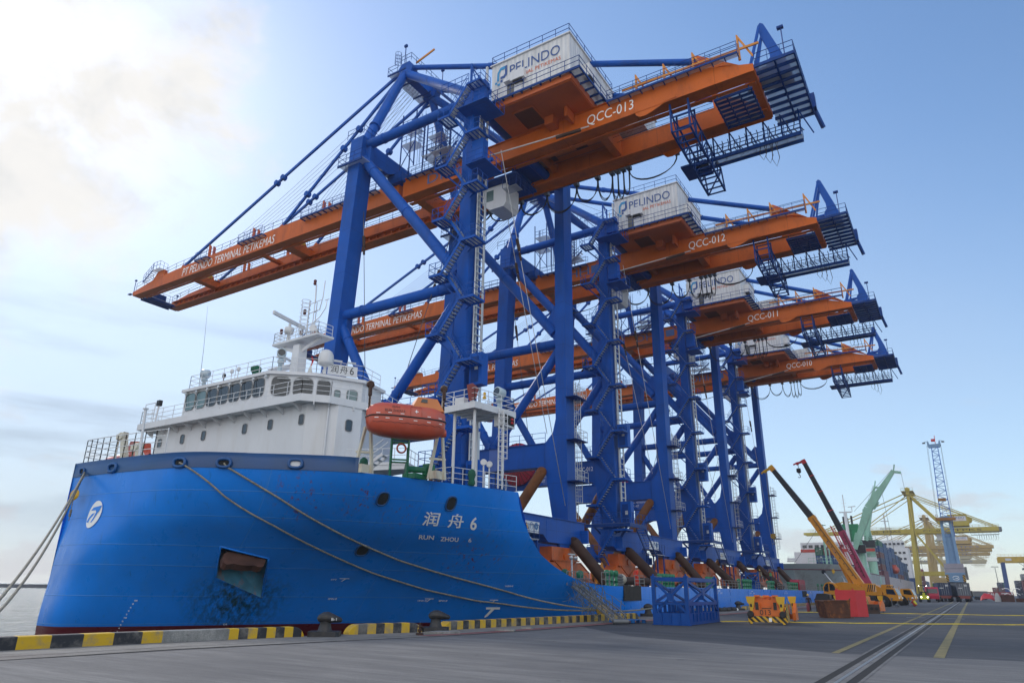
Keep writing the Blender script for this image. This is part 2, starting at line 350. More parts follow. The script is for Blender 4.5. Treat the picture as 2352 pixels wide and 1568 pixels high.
# ------------------------------------------------------------------ ground, water
def ground_mat(name, c1, c2, c3, streak=(.18,1.1,1), rough=.85, stain=(.03,.03,.033), stain_amt=.7, bump=.25, joints=None):
    m, nt, p, N, L = newmat(name)
    tc = N('ShaderNodeTexCoord')
    def noise(sc, scale, det=8, ro=.6):
        mp = N('ShaderNodeMapping'); mp.inputs['Scale'].default_value = sc; L(tc.outputs['Object'], mp.inputs[0])
        n = N('ShaderNodeTexNoise'); n.inputs['Scale'].default_value = scale; n.inputs['Detail'].default_value = det; n.inputs['Roughness'].default_value = ro; L(mp.outputs[0], n.inputs['Vector']); return n.outputs['Fac']
    a0 = noise(streak, 1.0, 10, .72); a1 = noise((streak[0]*2.5,streak[1]*3,1), 1.6, 8, .7)
    am = N('ShaderNodeMath'); am.operation = 'MULTIPLY_ADD'; L(a1, am.inputs[0]); am.inputs[1].default_value = .45; al = N('ShaderNodeMath'); al.operation = 'MULTIPLY'; L(a0, al.inputs[0]); al.inputs[1].default_value = .55; L(al.outputs[0], am.inputs[2]); a = am.outputs[0]
    r = N('ShaderNodeValToRGB'); e = r.color_ramp.elements; e[0].position = .38; e[0].color = (*c1,1); e[1].position = .62; e[1].color = (*c3,1); x = r.color_ramp.elements.new(.5); x.color = (*c2,1); L(a, r.inputs[0])
    b = noise((.35,.35,1), .5, 6, .6)
    mr = N('ShaderNodeMapRange'); L(b, mr.inputs['Value']); mr.inputs['From Min'].default_value = .5; mr.inputs['From Max'].default_value = .75; mr.inputs['To Max'].default_value = stain_amt
    mx = N('ShaderNodeMix'); mx.data_type = 'RGBA'; L(mr.outputs[0], mx.inputs[0]); L(r.outputs[0], mx.inputs[6]); mx.inputs[7].default_value = (*stain,1)
    f = noise((1,1,1), 45, 3, .6); fr = N('ShaderNodeMapRange'); L(f, fr.inputs['Value']); fr.inputs['From Min'].default_value = .35; fr.inputs['From Max'].default_value = .65; fr.inputs['To Min'].default_value = .8; fr.inputs['To Max'].default_value = 1.2
    hs = N('ShaderNodeHueSaturation'); L(mx.outputs[2], hs.inputs['Color']); L(fr.outputs[0], hs.inputs['Value'])
    # dark oil spots and tyre scuffs
    v = noise((.9,.5,1), 2.2, 4, .5); vr = N('ShaderNodeMapRange'); L(v, vr.inputs['Value']); vr.inputs['From Min'].default_value = .70; vr.inputs['From Max'].default_value = .76; vr.inputs['To Max'].default_value = .75
    m2 = N('ShaderNodeMix'); m2.data_type = 'RGBA'; L(vr.outputs[0], m2.inputs[0]); L(hs.outputs[0], m2.inputs[6]); m2.inputs[7].default_value = (.02,.02,.02,1)
    L(m2.outputs[2], p.inputs['Base Color']); p.inputs['Roughness'].default_value = rough
    bp = N('ShaderNodeBump'); bp.inputs['Strength'].default_value = bump; bp.inputs['Distance'].default_value = .02; L(f, bp.inputs['Height']); L(bp.outputs[0], p.inputs['Normal'])
    return m
ASPHALT = ground_mat('worn asphalt', (.040,.041,.046), (.062,.063,.069), (.092,.092,.096), stain_amt=.6)
APRON = ground_mat('worn concrete', (.095,.093,.093), (.145,.141,.138), (.205,.198,.19), streak=(.16,1.5,1), stain=(.075,.075,.08), stain_amt=.8)
COPING = ground_mat('weathered concrete edge', (.13,.125,.115), (.19,.18,.165), (.25,.24,.22), streak=(.8,.5,1), stain=(.11,.07,.06), stain_amt=.8)
GROOVE = paint('dark rail groove', (.014,.013,.012), .9)
RAILTOP = paint('worn rail steel', (.20,.20,.20), .35, metal=.6)
EDGE = [(-21.3,7.0),(-21.15,9.1),(-19.6,17.6),(-19.2,20),(-18.65,24),(-18.65,1500)]
b = MB(); b.prism([(-21.3,-40)]+EDGE+[(500,1500),(500,-40)], 'z', -3.0, 0.0)
b.build('ground', ASPHALT, kind='structure')
b = MB(); b.add([(-21.2,-38,.004),(90,-38,.004),(90,31.5,.004),(.9,23.2,.004),(-3.5,22.6,.004),(-11,25.5,.004),(-15.4,30.4,.004),(-16.1,21.5,.004),(-18.1,8,.004),(-18.4,2,.004)], [tuple(range(10))])
b.build('concrete_ground', APRON, kind='structure')
b = MB(); pe = [(-20.9,0),(-20.9,9.1),(-19.3,17.6),(-18.8,20),(-18.3,24),(-18.3,400)]; pi_ = [(-15.3,400),(-15.3,40),(-15.55,24),(-15.95,20.9),(-17.95,11.9),(-18.2,7.9),(-18.4,0)]
b.add([(x,y,.008) for x,y in pe+pi_][::-1], [tuple(range(len(pe+pi_)))])
b.build('quay_edge_pavement', COPING, kind='structure')
# rail slots in the ground: the landward crane rail and the waterside one
b = MB()
for x0, x1, m, z in [(-2.85,-2.78,0,.010),(-2.78,-2.60,1,.008),(-2.60,-2.28,0,.012),(-2.47,-2.40,2,.016),(-2.28,-2.10,1,.008),(-2.10,-2.03,0,.010)]:
    b.add([(x0,-10,z),(x1,-10,z),(x1,600,z),(x0,600,z)], [(0,1,2,3)], m)
b.build('rail_ground', [APRON, GROOVE, RAILTOP], kind='structure')
b = MB()
P = [(-18.25,-5),(-18.13,7.9),(-17.9,11.9),(-16.9,16.8),(-15.88,21.1),(-15.4,26),(-15.2,40),(-15.2,400)]
for (x,y),(u,v) in zip(P,P[1:]): b.add([(x-.06,y,.012),(x+.06,y,.012),(u+.06,v,.012),(u-.06,v,.012)], [(0,1,2,3)])
Q = [(x-.75,y) for x,y in P]
for (x,y),(u,v) in zip(Q,Q[1:]): b.add([(x-.02,y,.012),(x+.02,y,.012),(u+.02,v,.012),(u-.02,v,.012)], [(0,1,2,3)])
b.build('waterside_rail_ground', GROOVE, kind='structure')
LANE = paint('worn yellow lane paint', (.21,.175,.075), .8, var=.3, scale=2)
b = MB()
for x, w, y0, y1 in [(-3.52,.10,22.6,180),(-1.02,.13,22.9,180)]: b.add([(x-w,y0,.009),(x+w,y0,.009),(x+w,y1,.009),(x-w,y1,.009)], [(0,1,2,3)])
b.build('lane_line', LANE, kind='structure')
LANEW = paint('worn white lane paint', (.35,.35,.34), .8, var=.2, scale=2)
b = MB()
for x0,y0,x1,y1 in [(-4.2,59.0,-3.0,59.2),(-1.9,59.1,-.7,58.9)]: b.add([(x0,y0,.009),(x1,y1,.009),(x1,y1+.5,.009),(x0,y0+.5,.009)], [(0,1,2,3)])
b.build('white_line', LANEW, kind='structure')
RED_L = paint('faded red quay line', (.22,.085,.08), .85, var=.3, scale=3)
b = MB(); P = [(-16.55,20.5),(-16.0,24),(-15.75,30),(-15.6,40),(-15.6,90)]
for (x,y),(u,v) in zip(P,P[1:]): b.add([(x-.28,y,.013),(x+.28,y,.013),(u+.28,v,.013),(u-.28,v,.013)], [(0,1,2,3)])
b.build('red_quay_line', RED_L, kind='structure')
def water_mat():
    m, nt, p, N, L = newmat('harbour water')
    tc = N('ShaderNodeTexCoord'); 
    def noise(sc, scale, det, ro):
        mp = N('ShaderNodeMapping'); mp.inputs['Scale'].default_value = sc; mp.inputs['Rotation'].default_value = (0,0,.5); L(tc.outputs['Object'], mp.inputs[0])
        n = N('ShaderNodeTexNoise'); n.inputs['Scale'].default_value = scale; n.inputs['Detail'].default_value = det; n.inputs['Roughness'].default_value = ro; n.inputs['Distortion'].default_value = .6; L(mp.outputs[0], n.inputs['Vector']); return n.outputs['Fac']
    a = noise((1,.55,1), .28, 3, .5); b = noise((1,.6,1), 1.3, 6, .6)
    ad = N('ShaderNodeMath'); ad.operation = 'MULTIPLY_ADD'; L(b, ad.inputs[0]); ad.inputs[1].default_value = .45; L(a, ad.inputs[2])
    bp = N('ShaderNodeBump'); bp.inputs['Strength'].default_value = 1.0; bp.inputs['Distance'].default_value = 1.5; L(ad.outputs[0], bp.inputs['Height']); L(bp.outputs[0], p.inputs['Normal'])
    p.inputs['Base Color'].default_value = (.085,.10,.085,1); p.inputs['Roughness'].default_value = .12; p.inputs['IOR'].default_value = 1.33
    return m
b = MB(); b.add([(-9000,-3000,-1.25),(-18,-3000,-1.25),(-18,9000,-1.25),(-9000,9000,-1.25)], [(0,1,2,3)])
b.build('sea', water_mat(), kind='structure')
BW = paint('dark breakwater rock', (.03,.032,.036), .95, var=.3, scale=.2)
b = MB()
def bw_pt(d, s): return Vector((-0.87*d-.42*s, 0.36*d-0.0*s+.86*s*0, 0))
random.seed(3)
p0 = Vector((-560, 60, 0)); p1 = Vector((-330, 560, 0)); n = 60
for i in range(n):
    a, c = p0.lerp(p1, i/n), p0.lerp(p1, (i+1)/n); h = .75+random.uniform(-.12,.12)
    b.hexa([(a.x-3,a.y,-3),(a.x+4,a.y,-3),(c.x+4,c.y,-3),(c.x-3,c.y,-3)], [(a.x-1,a.y,h),(a.x+1,a.y,h),(c.x+1,c.y,h),(c.x-1,c.y,h)])
o = b.build('breakwater', BW); tag(o, 'long low dark breakwater across the water at the horizon', 'breakwater')

# ------------------------------------------------------------------ kerbs along the quay edge
def kerb_mat(w, d0=.5, d1=.68):
    m, nt, p, N, L = newmat('striped kerb paint')
    tc = N('ShaderNodeTexCoord'); sp = N('ShaderNodeSeparateXYZ'); L(tc.outputs['Object'], sp.inputs[0])
    a = N('ShaderNodeMath'); a.operation = 'MULTIPLY_ADD'; L(sp.outputs[1], a.inputs[0]); a.inputs[1].default_value = 1/(2*w); a.inputs[2].default_value = 50
    f = N('ShaderNodeMath'); f.operation = 'FRACT'; L(a.outputs[0], f.inputs[0])
    r = N('ShaderNodeValToRGB'); r.color_ramp.interpolation = 'CONSTANT'; r.color_ramp.elements[0].color = (.60,.37,.012,1); r.color_ramp.elements[1].position = .5; r.color_ramp.elements[1].color = (.022,.024,.03,1); L(f.outputs[0], r.inputs[0])
    n = N('ShaderNodeTexNoise'); n.inputs['Scale'].default_value = 1.7; n.inputs['Detail'].default_value = 10; n.inputs['Roughness'].default_value = .72; L(tc.outputs['Object'], n.inputs['Vector'])
    mr = N('ShaderNodeMapRange'); L(n.outputs['Fac'], mr.inputs['Value']); mr.inputs['From Min'].default_value = d0; mr.inputs['From Max'].default_value = d1; mr.inputs['To Max'].default_value = .75
    mx = N('ShaderNodeMix'); mx.data_type = 'RGBA'; L(mr.outputs[0], mx.inputs[0]); L(r.outputs[0], mx.inputs[6]); mx.inputs[7].default_value = (.20,.185,.165,1); L(mx.outputs[2], p.inputs['Base Color']); p.inputs['Roughness'].default_value = .75
    return m
KERB1, KERB2, KERB3, KERBF = kerb_mat(.78), kerb_mat(.36,.43,.62), kerb_mat(.38,.44,.64), kerb_mat(.38,.34,.52)
BARE = ground_mat('bare kerb concrete', (.15,.15,.14), (.24,.24,.23), (.33,.32,.30), streak=(1,1,1))
def kerb(p, q, h, w, m, label, r0=True, r1=True, z=0.0):
    p, q = Vector((*p,0)), Vector((*q,0)); L_ = (q-p).length
    pr = [(0,0)]
    if r0: pr = [(0,0),(0,.05)]+[(h*1.3*(1-math.cos(t)), h*math.sin(t)) for t in (.3,.6,.9,1.2,1.57)]
    else: pr = [(0,0),(0,h)]
    if r1: pr += [(L_-h*1.3*(1-math.cos(t)), h*math.sin(t)) for t in (1.57,1.2,.9,.6,.3)]+[(L_,.05),(L_,0)]
    else: pr += [(L_,h),(L_,0)]
    b = MB()
    # slightly bevelled top: two prisms side by side share no plane
    k = len(pr); ins = .035
    vs = [(-w/2,u,v) for u,v in pr]+[(-w/2+ins,u,v+ (0 if v<.02 else .02)) for u,v in pr]+[(w/2-ins,u,v+(0 if v<.02 else .02)) for u,v in pr]+[(w/2,u,v) for u,v in pr]
    fs = [tuple(range(k)), tuple(range(4*k-1,3*k-1,-1))]
    for j in range(3):
        for i in range(k): fs.append((j*k+(i+1)%k, j*k+i, (j+1)*k+i, (j+1)*k+(i+1)%k))
    b.add(vs, fs)
    o = b.build('kerb', m); o.location = p; o.rotation_euler = (0,0,math.atan2(q.y-p.y,q.x-p.x)-math.pi/2)
    if z: o.location.z = z
    tag(o, label, 'kerb', 'striped kerbs along the quay edge'); return o
kerb((-21.12,6.2),(-20.42,13.0),.30,.42,KERB1,'yellow and black striped kerb at the far left, bright fresh paint',r0=False,r1=False)
kerb((-20.42,13.0),(-20.05,15.0),.30,.42,BARE,'bare grey concrete kerb between two striped lengths',r0=False,r1=False)
kerb((-20.05,15.0),(-19.45,17.5),.30,.42,kerb_mat(.31),'short striped kerb with rounded end beside the nearest bollard',r0=False)
kerb((-19.03,19.2),(-18.14,22.15),.33,.42,KERB2,'isolated faded striped kerb between the two front bollards')
kerb((-18.28,23.7),(-17.2,41.2),.31,.42,KERB3,'long faded striped kerb running up to the foot of the gangway')
kerb((-18.22,52),(-18.25,60.5),.31,.42,KERBF,'faded striped kerb behind the blue steel frame')
kerb((-18.22,69.5),(-18.1,106),.31,.42,KERBF,'distant striped kerb beyond the farthest bollard')

# ------------------------------------------------------------------ bollards
BOLL = paint('black bollard paint', (.022,.023,.026), .55, var=.3, scale=3, dirt=(.10,.075,.05), dirt_amt=.5, dirt_scale=4)
def bollard(loc, label, rot, base=.52):
    t = thing('bollard', label, 'bollard', (*loc,.008), 'mooring bollards on the quay edge', rot, local=True)
    MB().prism([(-base,-.3),(-base+.1,-.42),(base-.1,-.42),(base,-.3),(base,.3),(base-.1,.42),(-base+.1,.42),(-base,.3)],'z',0,.16).build('base_plate', BOLL, t)
    b = MB(); b.lathe([(.27,.15),(.23,.22),(.19,.36),(.19,.46),(.23,.55)], n=16)
    secs = [(-.30,.02,.57),(-.24,.15,.57),(-.10,.24,.585),(.08,.25,.59),(.25,.19,.565),(.42,.135,.53),(.52,.10,.515),(.56,.02,.51)]
    n = 12; vs = []
    for x, r, z in secs: vs += [(x, r*math.cos(2*math.pi*i/n)*1.0, z+.75*r*math.sin(2*math.pi*i/n)) for i in range(n)]
    b.add(vs, [(j*n+i, j*n+(i+1)%n, (j+1)*n+(i+1)%n, (j+1)*n+i) for j in range(len(secs)-1) for i in range(n)], 0, True)
    o = b.build('horn', BOLL, t)
    return t
b1 = bollard((-18.85,18.0), 'black bollard numbered B-1, nearest on the quay edge', R(38))
letters('B-1', b1, LETTER, .09, (.22,-.235,.50), right=(1,.14,0), up=(0,-.1,1), width=.17)
bollard((-17.85,22.8), 'black bollard second along, between two faded striped kerbs', R(35))
bollard((-18.1,45.5), 'black bollard wrapped by mooring ropes beside the blue steel frame', R(25))
bollard((-18.1,67.3), 'farthest black bollard, beyond the steel frame near a white sack', R(25))
b = MB()
b.tube((-16.95,20.75,.02),(-16.95,20.75,.42),.035,6); b.tube((-16.95,20.75,.0),(-16.95,20.75,.07),.14,10)
b.lathe([(.05,.1),(.08,.16),(.05,.22)],(-16.95,20.75,0),8)
b.path([(-16.95+.13*math.cos(t),20.75+.13*math.sin(t),.28) for t in [i*math.pi/5 for i in range(10)]],.02,4,closed=True)
b.tube((-17.08,20.75,.28),(-16.82,20.75,.28),.015,4); b.tube((-16.95,20.62,.28),(-16.95,20.88,.28),.015,4)
o = b.build('valve_wheel', RUST, org=(-16.95,20.75,0)); tag(o, 'small rusty handwheel valve standing before the isolated kerb', 'valve')
b = MB(); b.prism([(-17.1,21.2),(-16.6,21.6),(-16.35,22.4),(-16.7,22.6),(-17.2,22.0)],'z',.012,.09)
o = b.build('concrete_slab', BARE, org=(-16.8,22,0)); tag(o, 'thin grey concrete slab lying in front of the isolated kerb', 'slab')
# ------------------------------------------------------------------ the heavy lift ship: hull
HL={7.3:[(-37.22,17.6),(-34.1,17.7),(-29.4,18.3),(-26.4,20.3),(-23.25,23.2),(-21.7,27.2),(-20.2,32.6),(-19.0,38.5),(-18.9,46)],
6.6:[(-37.22,17.6),(-34.1,17.7),(-29.4,18.3),(-26.4,20.3),(-23.25,23.2),(-21.7,27.2),(-20.2,32.6),(-19.0,38.5),(-18.9,46)],
4.5:[(-37.32,17.7),(-33.7,17.5),(-30.4,18.5),(-28.0,20.3),(-25.3,23.4),(-22.9,27.8),(-20.6,33.2),(-19.05,39),(-18.9,46)],
3.27:[(-37.22,17.6),(-33.9,17.3),(-31.4,18.7),(-29.2,21),(-26.8,24.5),(-24.1,29),(-21.2,34.2),(-19.15,39.6),(-18.9,46)],
1.8:[(-37.12,17.5),(-34.5,17.3),(-32.3,19),(-30.5,21.8),(-28.3,25.8),(-25.4,30.4),(-22.0,35.4),(-19.35,40.4),(-18.9,46)],
0:[(-36.92,17.3),(-35,17.4),(-33.2,19.5),(-31.6,22.7),(-29.6,27),(-26.7,31.8),(-23.0,36.6),(-19.8,41.2),(-18.9,46)],
-1.6:[(-37.12,17.5),(-35.5,18),(-34,20.3),(-32.5,23.6),(-30.6,27.8),(-27.8,32.6),(-24,37.4),(-20.3,41.8),(-18.9,46)]}
HZ=sorted(HL)
def cr(p,t):
    n=len(p)-1; t=min(max(t,0),n-1e-9); i=int(t); u=t-i
    a=p[max(i-1,0)];b=p[i];c=p[i+1];d=p[min(i+2,n)]
    return tuple(.5*(2*b[k]+(c[k]-a[k])*u+(2*a[k]-5*b[k]+4*c[k]-d[k])*u*u+(3*b[k]-a[k]-3*c[k]+d[k])*u**3) for k in (0,1))
def hull(t,z):
    j=0
    while j<len(HZ)-2 and z>HZ[j+1]: j+=1
    z0,z1=HZ[j],HZ[j+1]; u=(z-z0)/(z1-z0)
    # monotone-ish: catmull in z with nonuniform handled simply by linear + smooth blend
    P=[cr(HL[q],t) for q in HZ]
    def tang(k,i):
        if k==0 or k==len(HZ)-1: 
            a=max(k-1,0);b=min(k+1,len(HZ)-1); return (P[b][i]-P[a][i])/(HZ[b]-HZ[a])
        d0=(P[k][i]-P[k-1][i])/(HZ[k]-HZ[k-1]); d1=(P[k+1][i]-P[k][i])/(HZ[k+1]-HZ[k])
        return .5*(d0+d1)
    h=z1-z0; out=[]
    for i in (0,1):
        m0,m1=tang(j,i)*h,tang(j+1,i)*h; a,b=P[j][i],P[j+1][i]
        out.append((2*u**3-3*u*u+1)*a+(u**3-2*u*u+u)*m0+(-2*u**3+3*u*u)*b+(u**3-u*u)*m1)
    return (out[0],out[1],z)
def hullp(t, z, off=0.0):
    p = Vector(hull(t, z))
    if off:
        a = Vector(hull(t+.02, z))-p; c = Vector(hull(t, min(z+.05,7.3)))-Vector(hull(t, min(z+.05,7.3)-.05))
        n = a.cross(c).normalized()
        if n.y > 0 and n.x < 0: n = -n
        p += n*off
    return p
def hullN(t, z): return (hullp(t,z,1.0)-hullp(t,z)).normalized()
SHIP_L = (-39,60,0)
ship = thing('heavy_lift_ship', 'bright blue heavy lift ship with white bridge at the bow, carrying the quay cranes', 'ship', SHIP_L)
def hull_mat():
    m, nt, p, N, L = newmat('blue hull paint')
    tc = N('ShaderNodeTexCoord'); sp = N('ShaderNodeSeparateXYZ'); g = N('ShaderNodeNewGeometry'); L(g.outputs['Position'], sp.inputs[0])
    def M(op, a, b=None, c=None, clamp=False):
        n = N('ShaderNodeMath'); n.operation = op; n.use_clamp = clamp
        for i, x in enumerate((a, b, c)):
            if x is None: continue
            if isinstance(x, (int, float)): n.inputs[i].default_value = x
            else: L(x, n.inputs[i])
        return n.outputs[0]
    def noise(sc, scale, det=8, ro=.6, dist=0, loc=(0,0,0)):
        mp = N('ShaderNodeMapping'); mp.inputs['Scale'].default_value = sc; mp.inputs['Location'].default_value = loc; L(g.outputs['Position'], mp.inputs[0])
        n = N('ShaderNodeTexNoise'); n.inputs['Scale'].default_value = scale; n.inputs['Detail'].default_value = det; n.inputs['Roughness'].default_value = ro; n.inputs['Distortion'].default_value = dist; L(mp.outputs[0], n.inputs['Vector']); return n.outputs['Fac']
    def ramp(x, a, b, c=0, d=1):
        n = N('ShaderNodeMapRange'); L(x, n.inputs[0]); n.inputs[1].default_value = a; n.inputs[2].default_value = b; n.inputs[3].default_value = c; n.inputs[4].default_value = d; return n.outputs[0]
    def mix(f, a, b):
        n = N('ShaderNodeMix'); n.data_type = 'RGBA'; L(f, n.inputs[0])
        for i, x in ((6,a),(7,b)):
            if isinstance(x, tuple): n.inputs[i].default_value = (*x,1)
            else: L(x, n.inputs[i])
        return n.outputs[2]
    def blob(c, r):      # 1 inside a soft ball
        d = N('ShaderNodeVectorMath'); d.operation = 'DISTANCE'; L(g.outputs['Position'], d.inputs[0]); d.inputs[1].default_value = c; return ramp(d.outputs['Value'], r, r*.3)
    hs = N('ShaderNodeHueSaturation'); hs.inputs['Color'].default_value = (.008,.205,.74,1); L(ramp(noise((1,1,1),.35,6),.3,.7,.88,1.12), hs.inputs['Value']); col = hs.outputs[0]
    # broad faded streaks running down the plating
    col = mix(M('MULTIPLY', ramp(noise((1.2,1.2,.12),1.0,8,.65),.52,.78), .22), col, (.06,.19,.42))
    col = mix(M('MULTIPLY', ramp(noise((3,3,.35),1.0,8,.7,0,(5,0,0)),.60,.78), .6), col, (.01,.055,.13))
    # weld seams
    z = sp.outputs[2]; w = M('MULTIPLY_ADD', noise((.15,.15,0),1,2), .06, z); s = None
    for zz in (5.62,4.55,3.30,2.42,1.08,-.15):
        d = ramp(M('ABSOLUTE', M('SUBTRACT', w, zz+.03)), .006, .024, 1, 0); s = d if s is None else M('MAXIMUM', s, d)
    d = M('FRACT', M('MULTIPLY', M('ADD', sp.outputs[1], M('MULTIPLY', sp.outputs[0], .35)), .13)); vsx = ramp(M('ABSOLUTE', M('SUBTRACT', d, .5)), .0015, .004, .5, 0)
    s = M('MAXIMUM', s, vsx)
    col = mix(M('MULTIPLY', s, .5), col, (.10,.26,.55))
    # rust scratches in patches amidships
    rz = M('MAXIMUM', M('MAXIMUM', blob((-23.4,24.0,5.2),1.7), blob((-23.0,26.2,4.9),1.1)), M('MAXIMUM', blob((-22.7,31.8,3.0),2.6), blob((-25.2,22.0,5.4),1.8)))
    rust = M('MULTIPLY', ramp(noise((2.2,2.2,.9),2.0,11,.72),.56,.62), rz)
    col = mix(M('MULTIPLY', rust, .9), col, (.17,.03,.022))
    scr = M('MULTIPLY', ramp(noise((6,6,.5),1.6,9,.7,0,(1,2,3)),.66,.70), ramp(z,2.2,3.5,1,.25)); col = mix(M('MULTIPLY', scr, .55), col, (.015,.035,.06))
    # run-off below the anchor pocket
    pk = M('MULTIPLY', blob((-30.2,23.1,.6),2.9), ramp(z, 2.4, 1.6)); st = M('MULTIPLY', pk, ramp(noise((4,4,.35),1.2,9,.65),.38,.6))
    col = mix(M('MULTIPLY', st, .97), col, mix(noise((2,2,1),1.5,6), (.006,.022,.02), (.01,.06,.06)))
    # red boot topping
    col = mix(ramp(z, -.26,-.24,1,0), col, (.10,.012,.02))
    L(col, p.inputs['Base Color']); p.inputs['Roughness'].default_value = .34; p.inputs['Specular IOR Level'].default_value = .35
    L(ramp(noise((1,1,.5),1.5,6),.3,.7,.24,.42), p.inputs['Roughness'])
    bp = N('ShaderNodeBump'); bp.inputs['Strength'].default_value = .35; bp.inputs['Distance'].default_value = .06
    L(M('ADD', M('MULTIPLY', s, .5), noise((1,1,1),.55,3,.4)), bp.inputs['Height']); L(bp.outputs[0], p.inputs['Normal'])
    return m
HULLM = hull_mat()
# aft edge of the forecastle side: sweeps down to the main deck
AFT = [(6.6,6.0),(6.0,6.02),(5.25,6.062),(4.4,6.15),(3.51,6.268),(2.9,6.42),(2.3,6.64),(2.038,6.80),(1.9,7.0),(1.83,7.27)]
def aft(z):
    for (za,ta),(zb,tb) in zip(AFT,AFT[1:]):
        if zb <= z <= za: return tb+(ta-tb)*(z-zb)/(za-zb)
    return 8.0 if z < 1.83 else 6.0
POC = [(2.972,3.290),(3.532,2.834),(3.514,1.028),(3.002,1.941)]
def inpoc(t, z):
    s = 0
    for (a,b_),(c,d) in zip(POC, POC[1:]+POC[:1]):
        if ((b_ > z) != (d > z)) and t < (c-a)*(z-b_)/(d-b_)+a: s += 1
    return s % 2 == 1
b = MB()
zs1 = [1.83+(6.6-1.83)*i/80 for i in range(81)]; 
def strip(zs, tend, nu):
    vs = []; fs = []; TZ = []
    for z in zs:
        te = tend(z)
        for i in range(nu+1): t = te*i/nu; vs.append(hull(t, z)); TZ.append((t, z))
    n = nu+1
    for j in range(len(zs)-1):
        for i in range(nu):
            f = (j*n+i, j*n+i+1, (j+1)*n+i+1, (j+1)*n+i)
            if inpoc(sum(TZ[k][0] for k in f)/4, sum(TZ[k][1] for k in f)/4): continue
            fs.append(f)
    b.add(vs, fs, 0, True)
strip(zs1, aft, 300)
strip([-1.6+(1.83+1.6)*i/60 for i in range(61)], lambda z: 8.0, 330)
# side of the long open main deck, the far side and transom
b.add([(-18.9,46,-1.6),(-18.9,190,-1.6),(-18.9,190,1.83),(-18.9,46,1.83)], [(0,1,2,3)])
FARP = [(-38.0,18.9),(-40.6,22.0),(-46,26),(-52,33),(-57,40),(-59.1,48)]
for z0, z1 in ((-1.6,6.6),):
    P = [(-37.22,17.55)]+FARP[:5]
    b.add([(x,y,z0) for x,y in P]+[(x,y,z1) for x,y in P], [(i+1,i,len(P)+i,len(P)+i+1) for i in range(len(P)-1)], 0, True)
b.add([(-59.1,46,-1.6),(-59.1,190,-1.6),(-59.1,190,1.83),(-59.1,46,1.83),(-57,40,-1.6),(-57,40,1.83)], [(1,0,3,2),(0,4,5,3)])
b.add([(-18.9,190,-1.6),(-59.1,190,-1.6),(-59.1,190,1.83),(-18.9,190,1.83)], [(0,1,2,3)])
# aft wall of the forecastle
b.add([(-20.25,32.7,6.6),(-57,36,6.6),(-57,36,1.83),(-21.6,37.6,1.83)], [(0,1,2,3)])
hull_o = b.build('hull', HULLM, ship)
# edge plate along the swept aft edge (gives the side plating thickness)
b = MB(); E_ = [hullp(aft(z), z) for z in [6.6-(6.6-1.84)*i/24 for i in range(25)]]
vs = [p for p in E_]+[p+Vector((-.7,.3,0)) for p in E_]; n = len(E_)
b.add(vs, [(i,i+1,n+i+1,n+i) for i in range(n-1)], 0, True); b.build('aft_edge_plate', HULLM, ship)
b = MB(); T = [i/6 for i in range(0,37)]
b.add([Vector(hull(t,6.595)) for t in T]+[(-57,36,6.595),(-57,40,6.595),(-52,33,6.595),(-46,26,6.595),(-40.6,22.0,6.595),(-38.0,18.9,6.595)], [tuple(range(43))])
b.add([(-18.9,46,1.825),(-18.9,190,1.825),(-59.1,190,1.825),(-59.1,46,1.825),(-57,36,1.825),(-21.4,37,1.825)], [(0,1,2,3,4,5)])
b.build('deck', DECKP, ship)
# bulwark: outer skin just proud of the hull, with thickness
b = MB(); T = [4.02*i/90 for i in range(91)]
o0 = [hullp(t,6.59,.03) for t in T]; o1 = [hullp(t,7.29,.03) for t in T]; i1 = [hullp(t,7.29,-.10) for t in T]; i0 = [hullp(t,6.6,-.10) for t in T]; n = 91
P = [(-37.22,17.55)]+FARP[:2]
b.add(o0+o1+i1+i0, [f for k in range(n-1) for f in ((k,k+1,n+k+1,n+k),(n+k,n+k+1,2*n+k+1,2*n+k),(2*n+k,2*n+k+1,3*n+k+1,3*n+k))]+[(n-1,2*n-1,3*n-1,4*n-1)], 0, True)
b.add([(x,y,6.6) for x,y in P]+[(x,y,7.29) for x,y in P], [(i+1,i,len(P)+i,len(P)+i+1) for i in range(len(P)-1)], 0, True)
bul = b.build('bulwark', HULLBULW, ship)
# fairleads
RINGM = paint('blue fairlead paint', (.008,.08,.26), .4, var=.15)
VOID = paint('dark opening', (.02,.022,.025), .9)
def oval(t, z, a, c, r, m, name, off=.05, fill=VOID, parent=None, tilt=0):
    ctr = hullp(t, z, off); nrm = hullN(t, z); rt = Vector((0,0,1)).cross(nrm).normalized(); 
    if rt.y < 0: rt = -rt
    up = nrm.cross(rt); up = up if up.z > 0 else -up
    pts = []
    for i in range(20):
        an = 2*math.pi*i/20; s = 4
        x = abs(math.cos(an))**(2/2.6)*math.copysign(1,math.cos(an))*a; y = abs(math.sin(an))**(2/2.6)*math.copysign(1,math.sin(an))*c
        pts.append(ctr+rt*x+up*y)
    o = MB().path(pts, r, 7, closed=True).build(name, m, parent or ship)
    if fill: MB().add([p-nrm*(off-.035) for p in pts], [tuple(range(20))]).build('opening', fill, o)
    return o
for t, z in ((1.06,6.83),(1.997,6.80),(2.561,6.79),(3.366,6.85)): oval(t,z,.30,.19,.075,RINGM,'fairlead',.08, parent=ship, fill=VOID if t < 3 else WHITE)
oval(.36,6.83,.2,.16,.05,RINGM,'fairlead',.07)
for t, z, r in ((4.465,5.59,.29),(5.230,5.65,.29),(4.458,3.349,.33)): oval(t,z,r,r*1.3,.045,RINGM,'porthole',.03, fill=VOID)
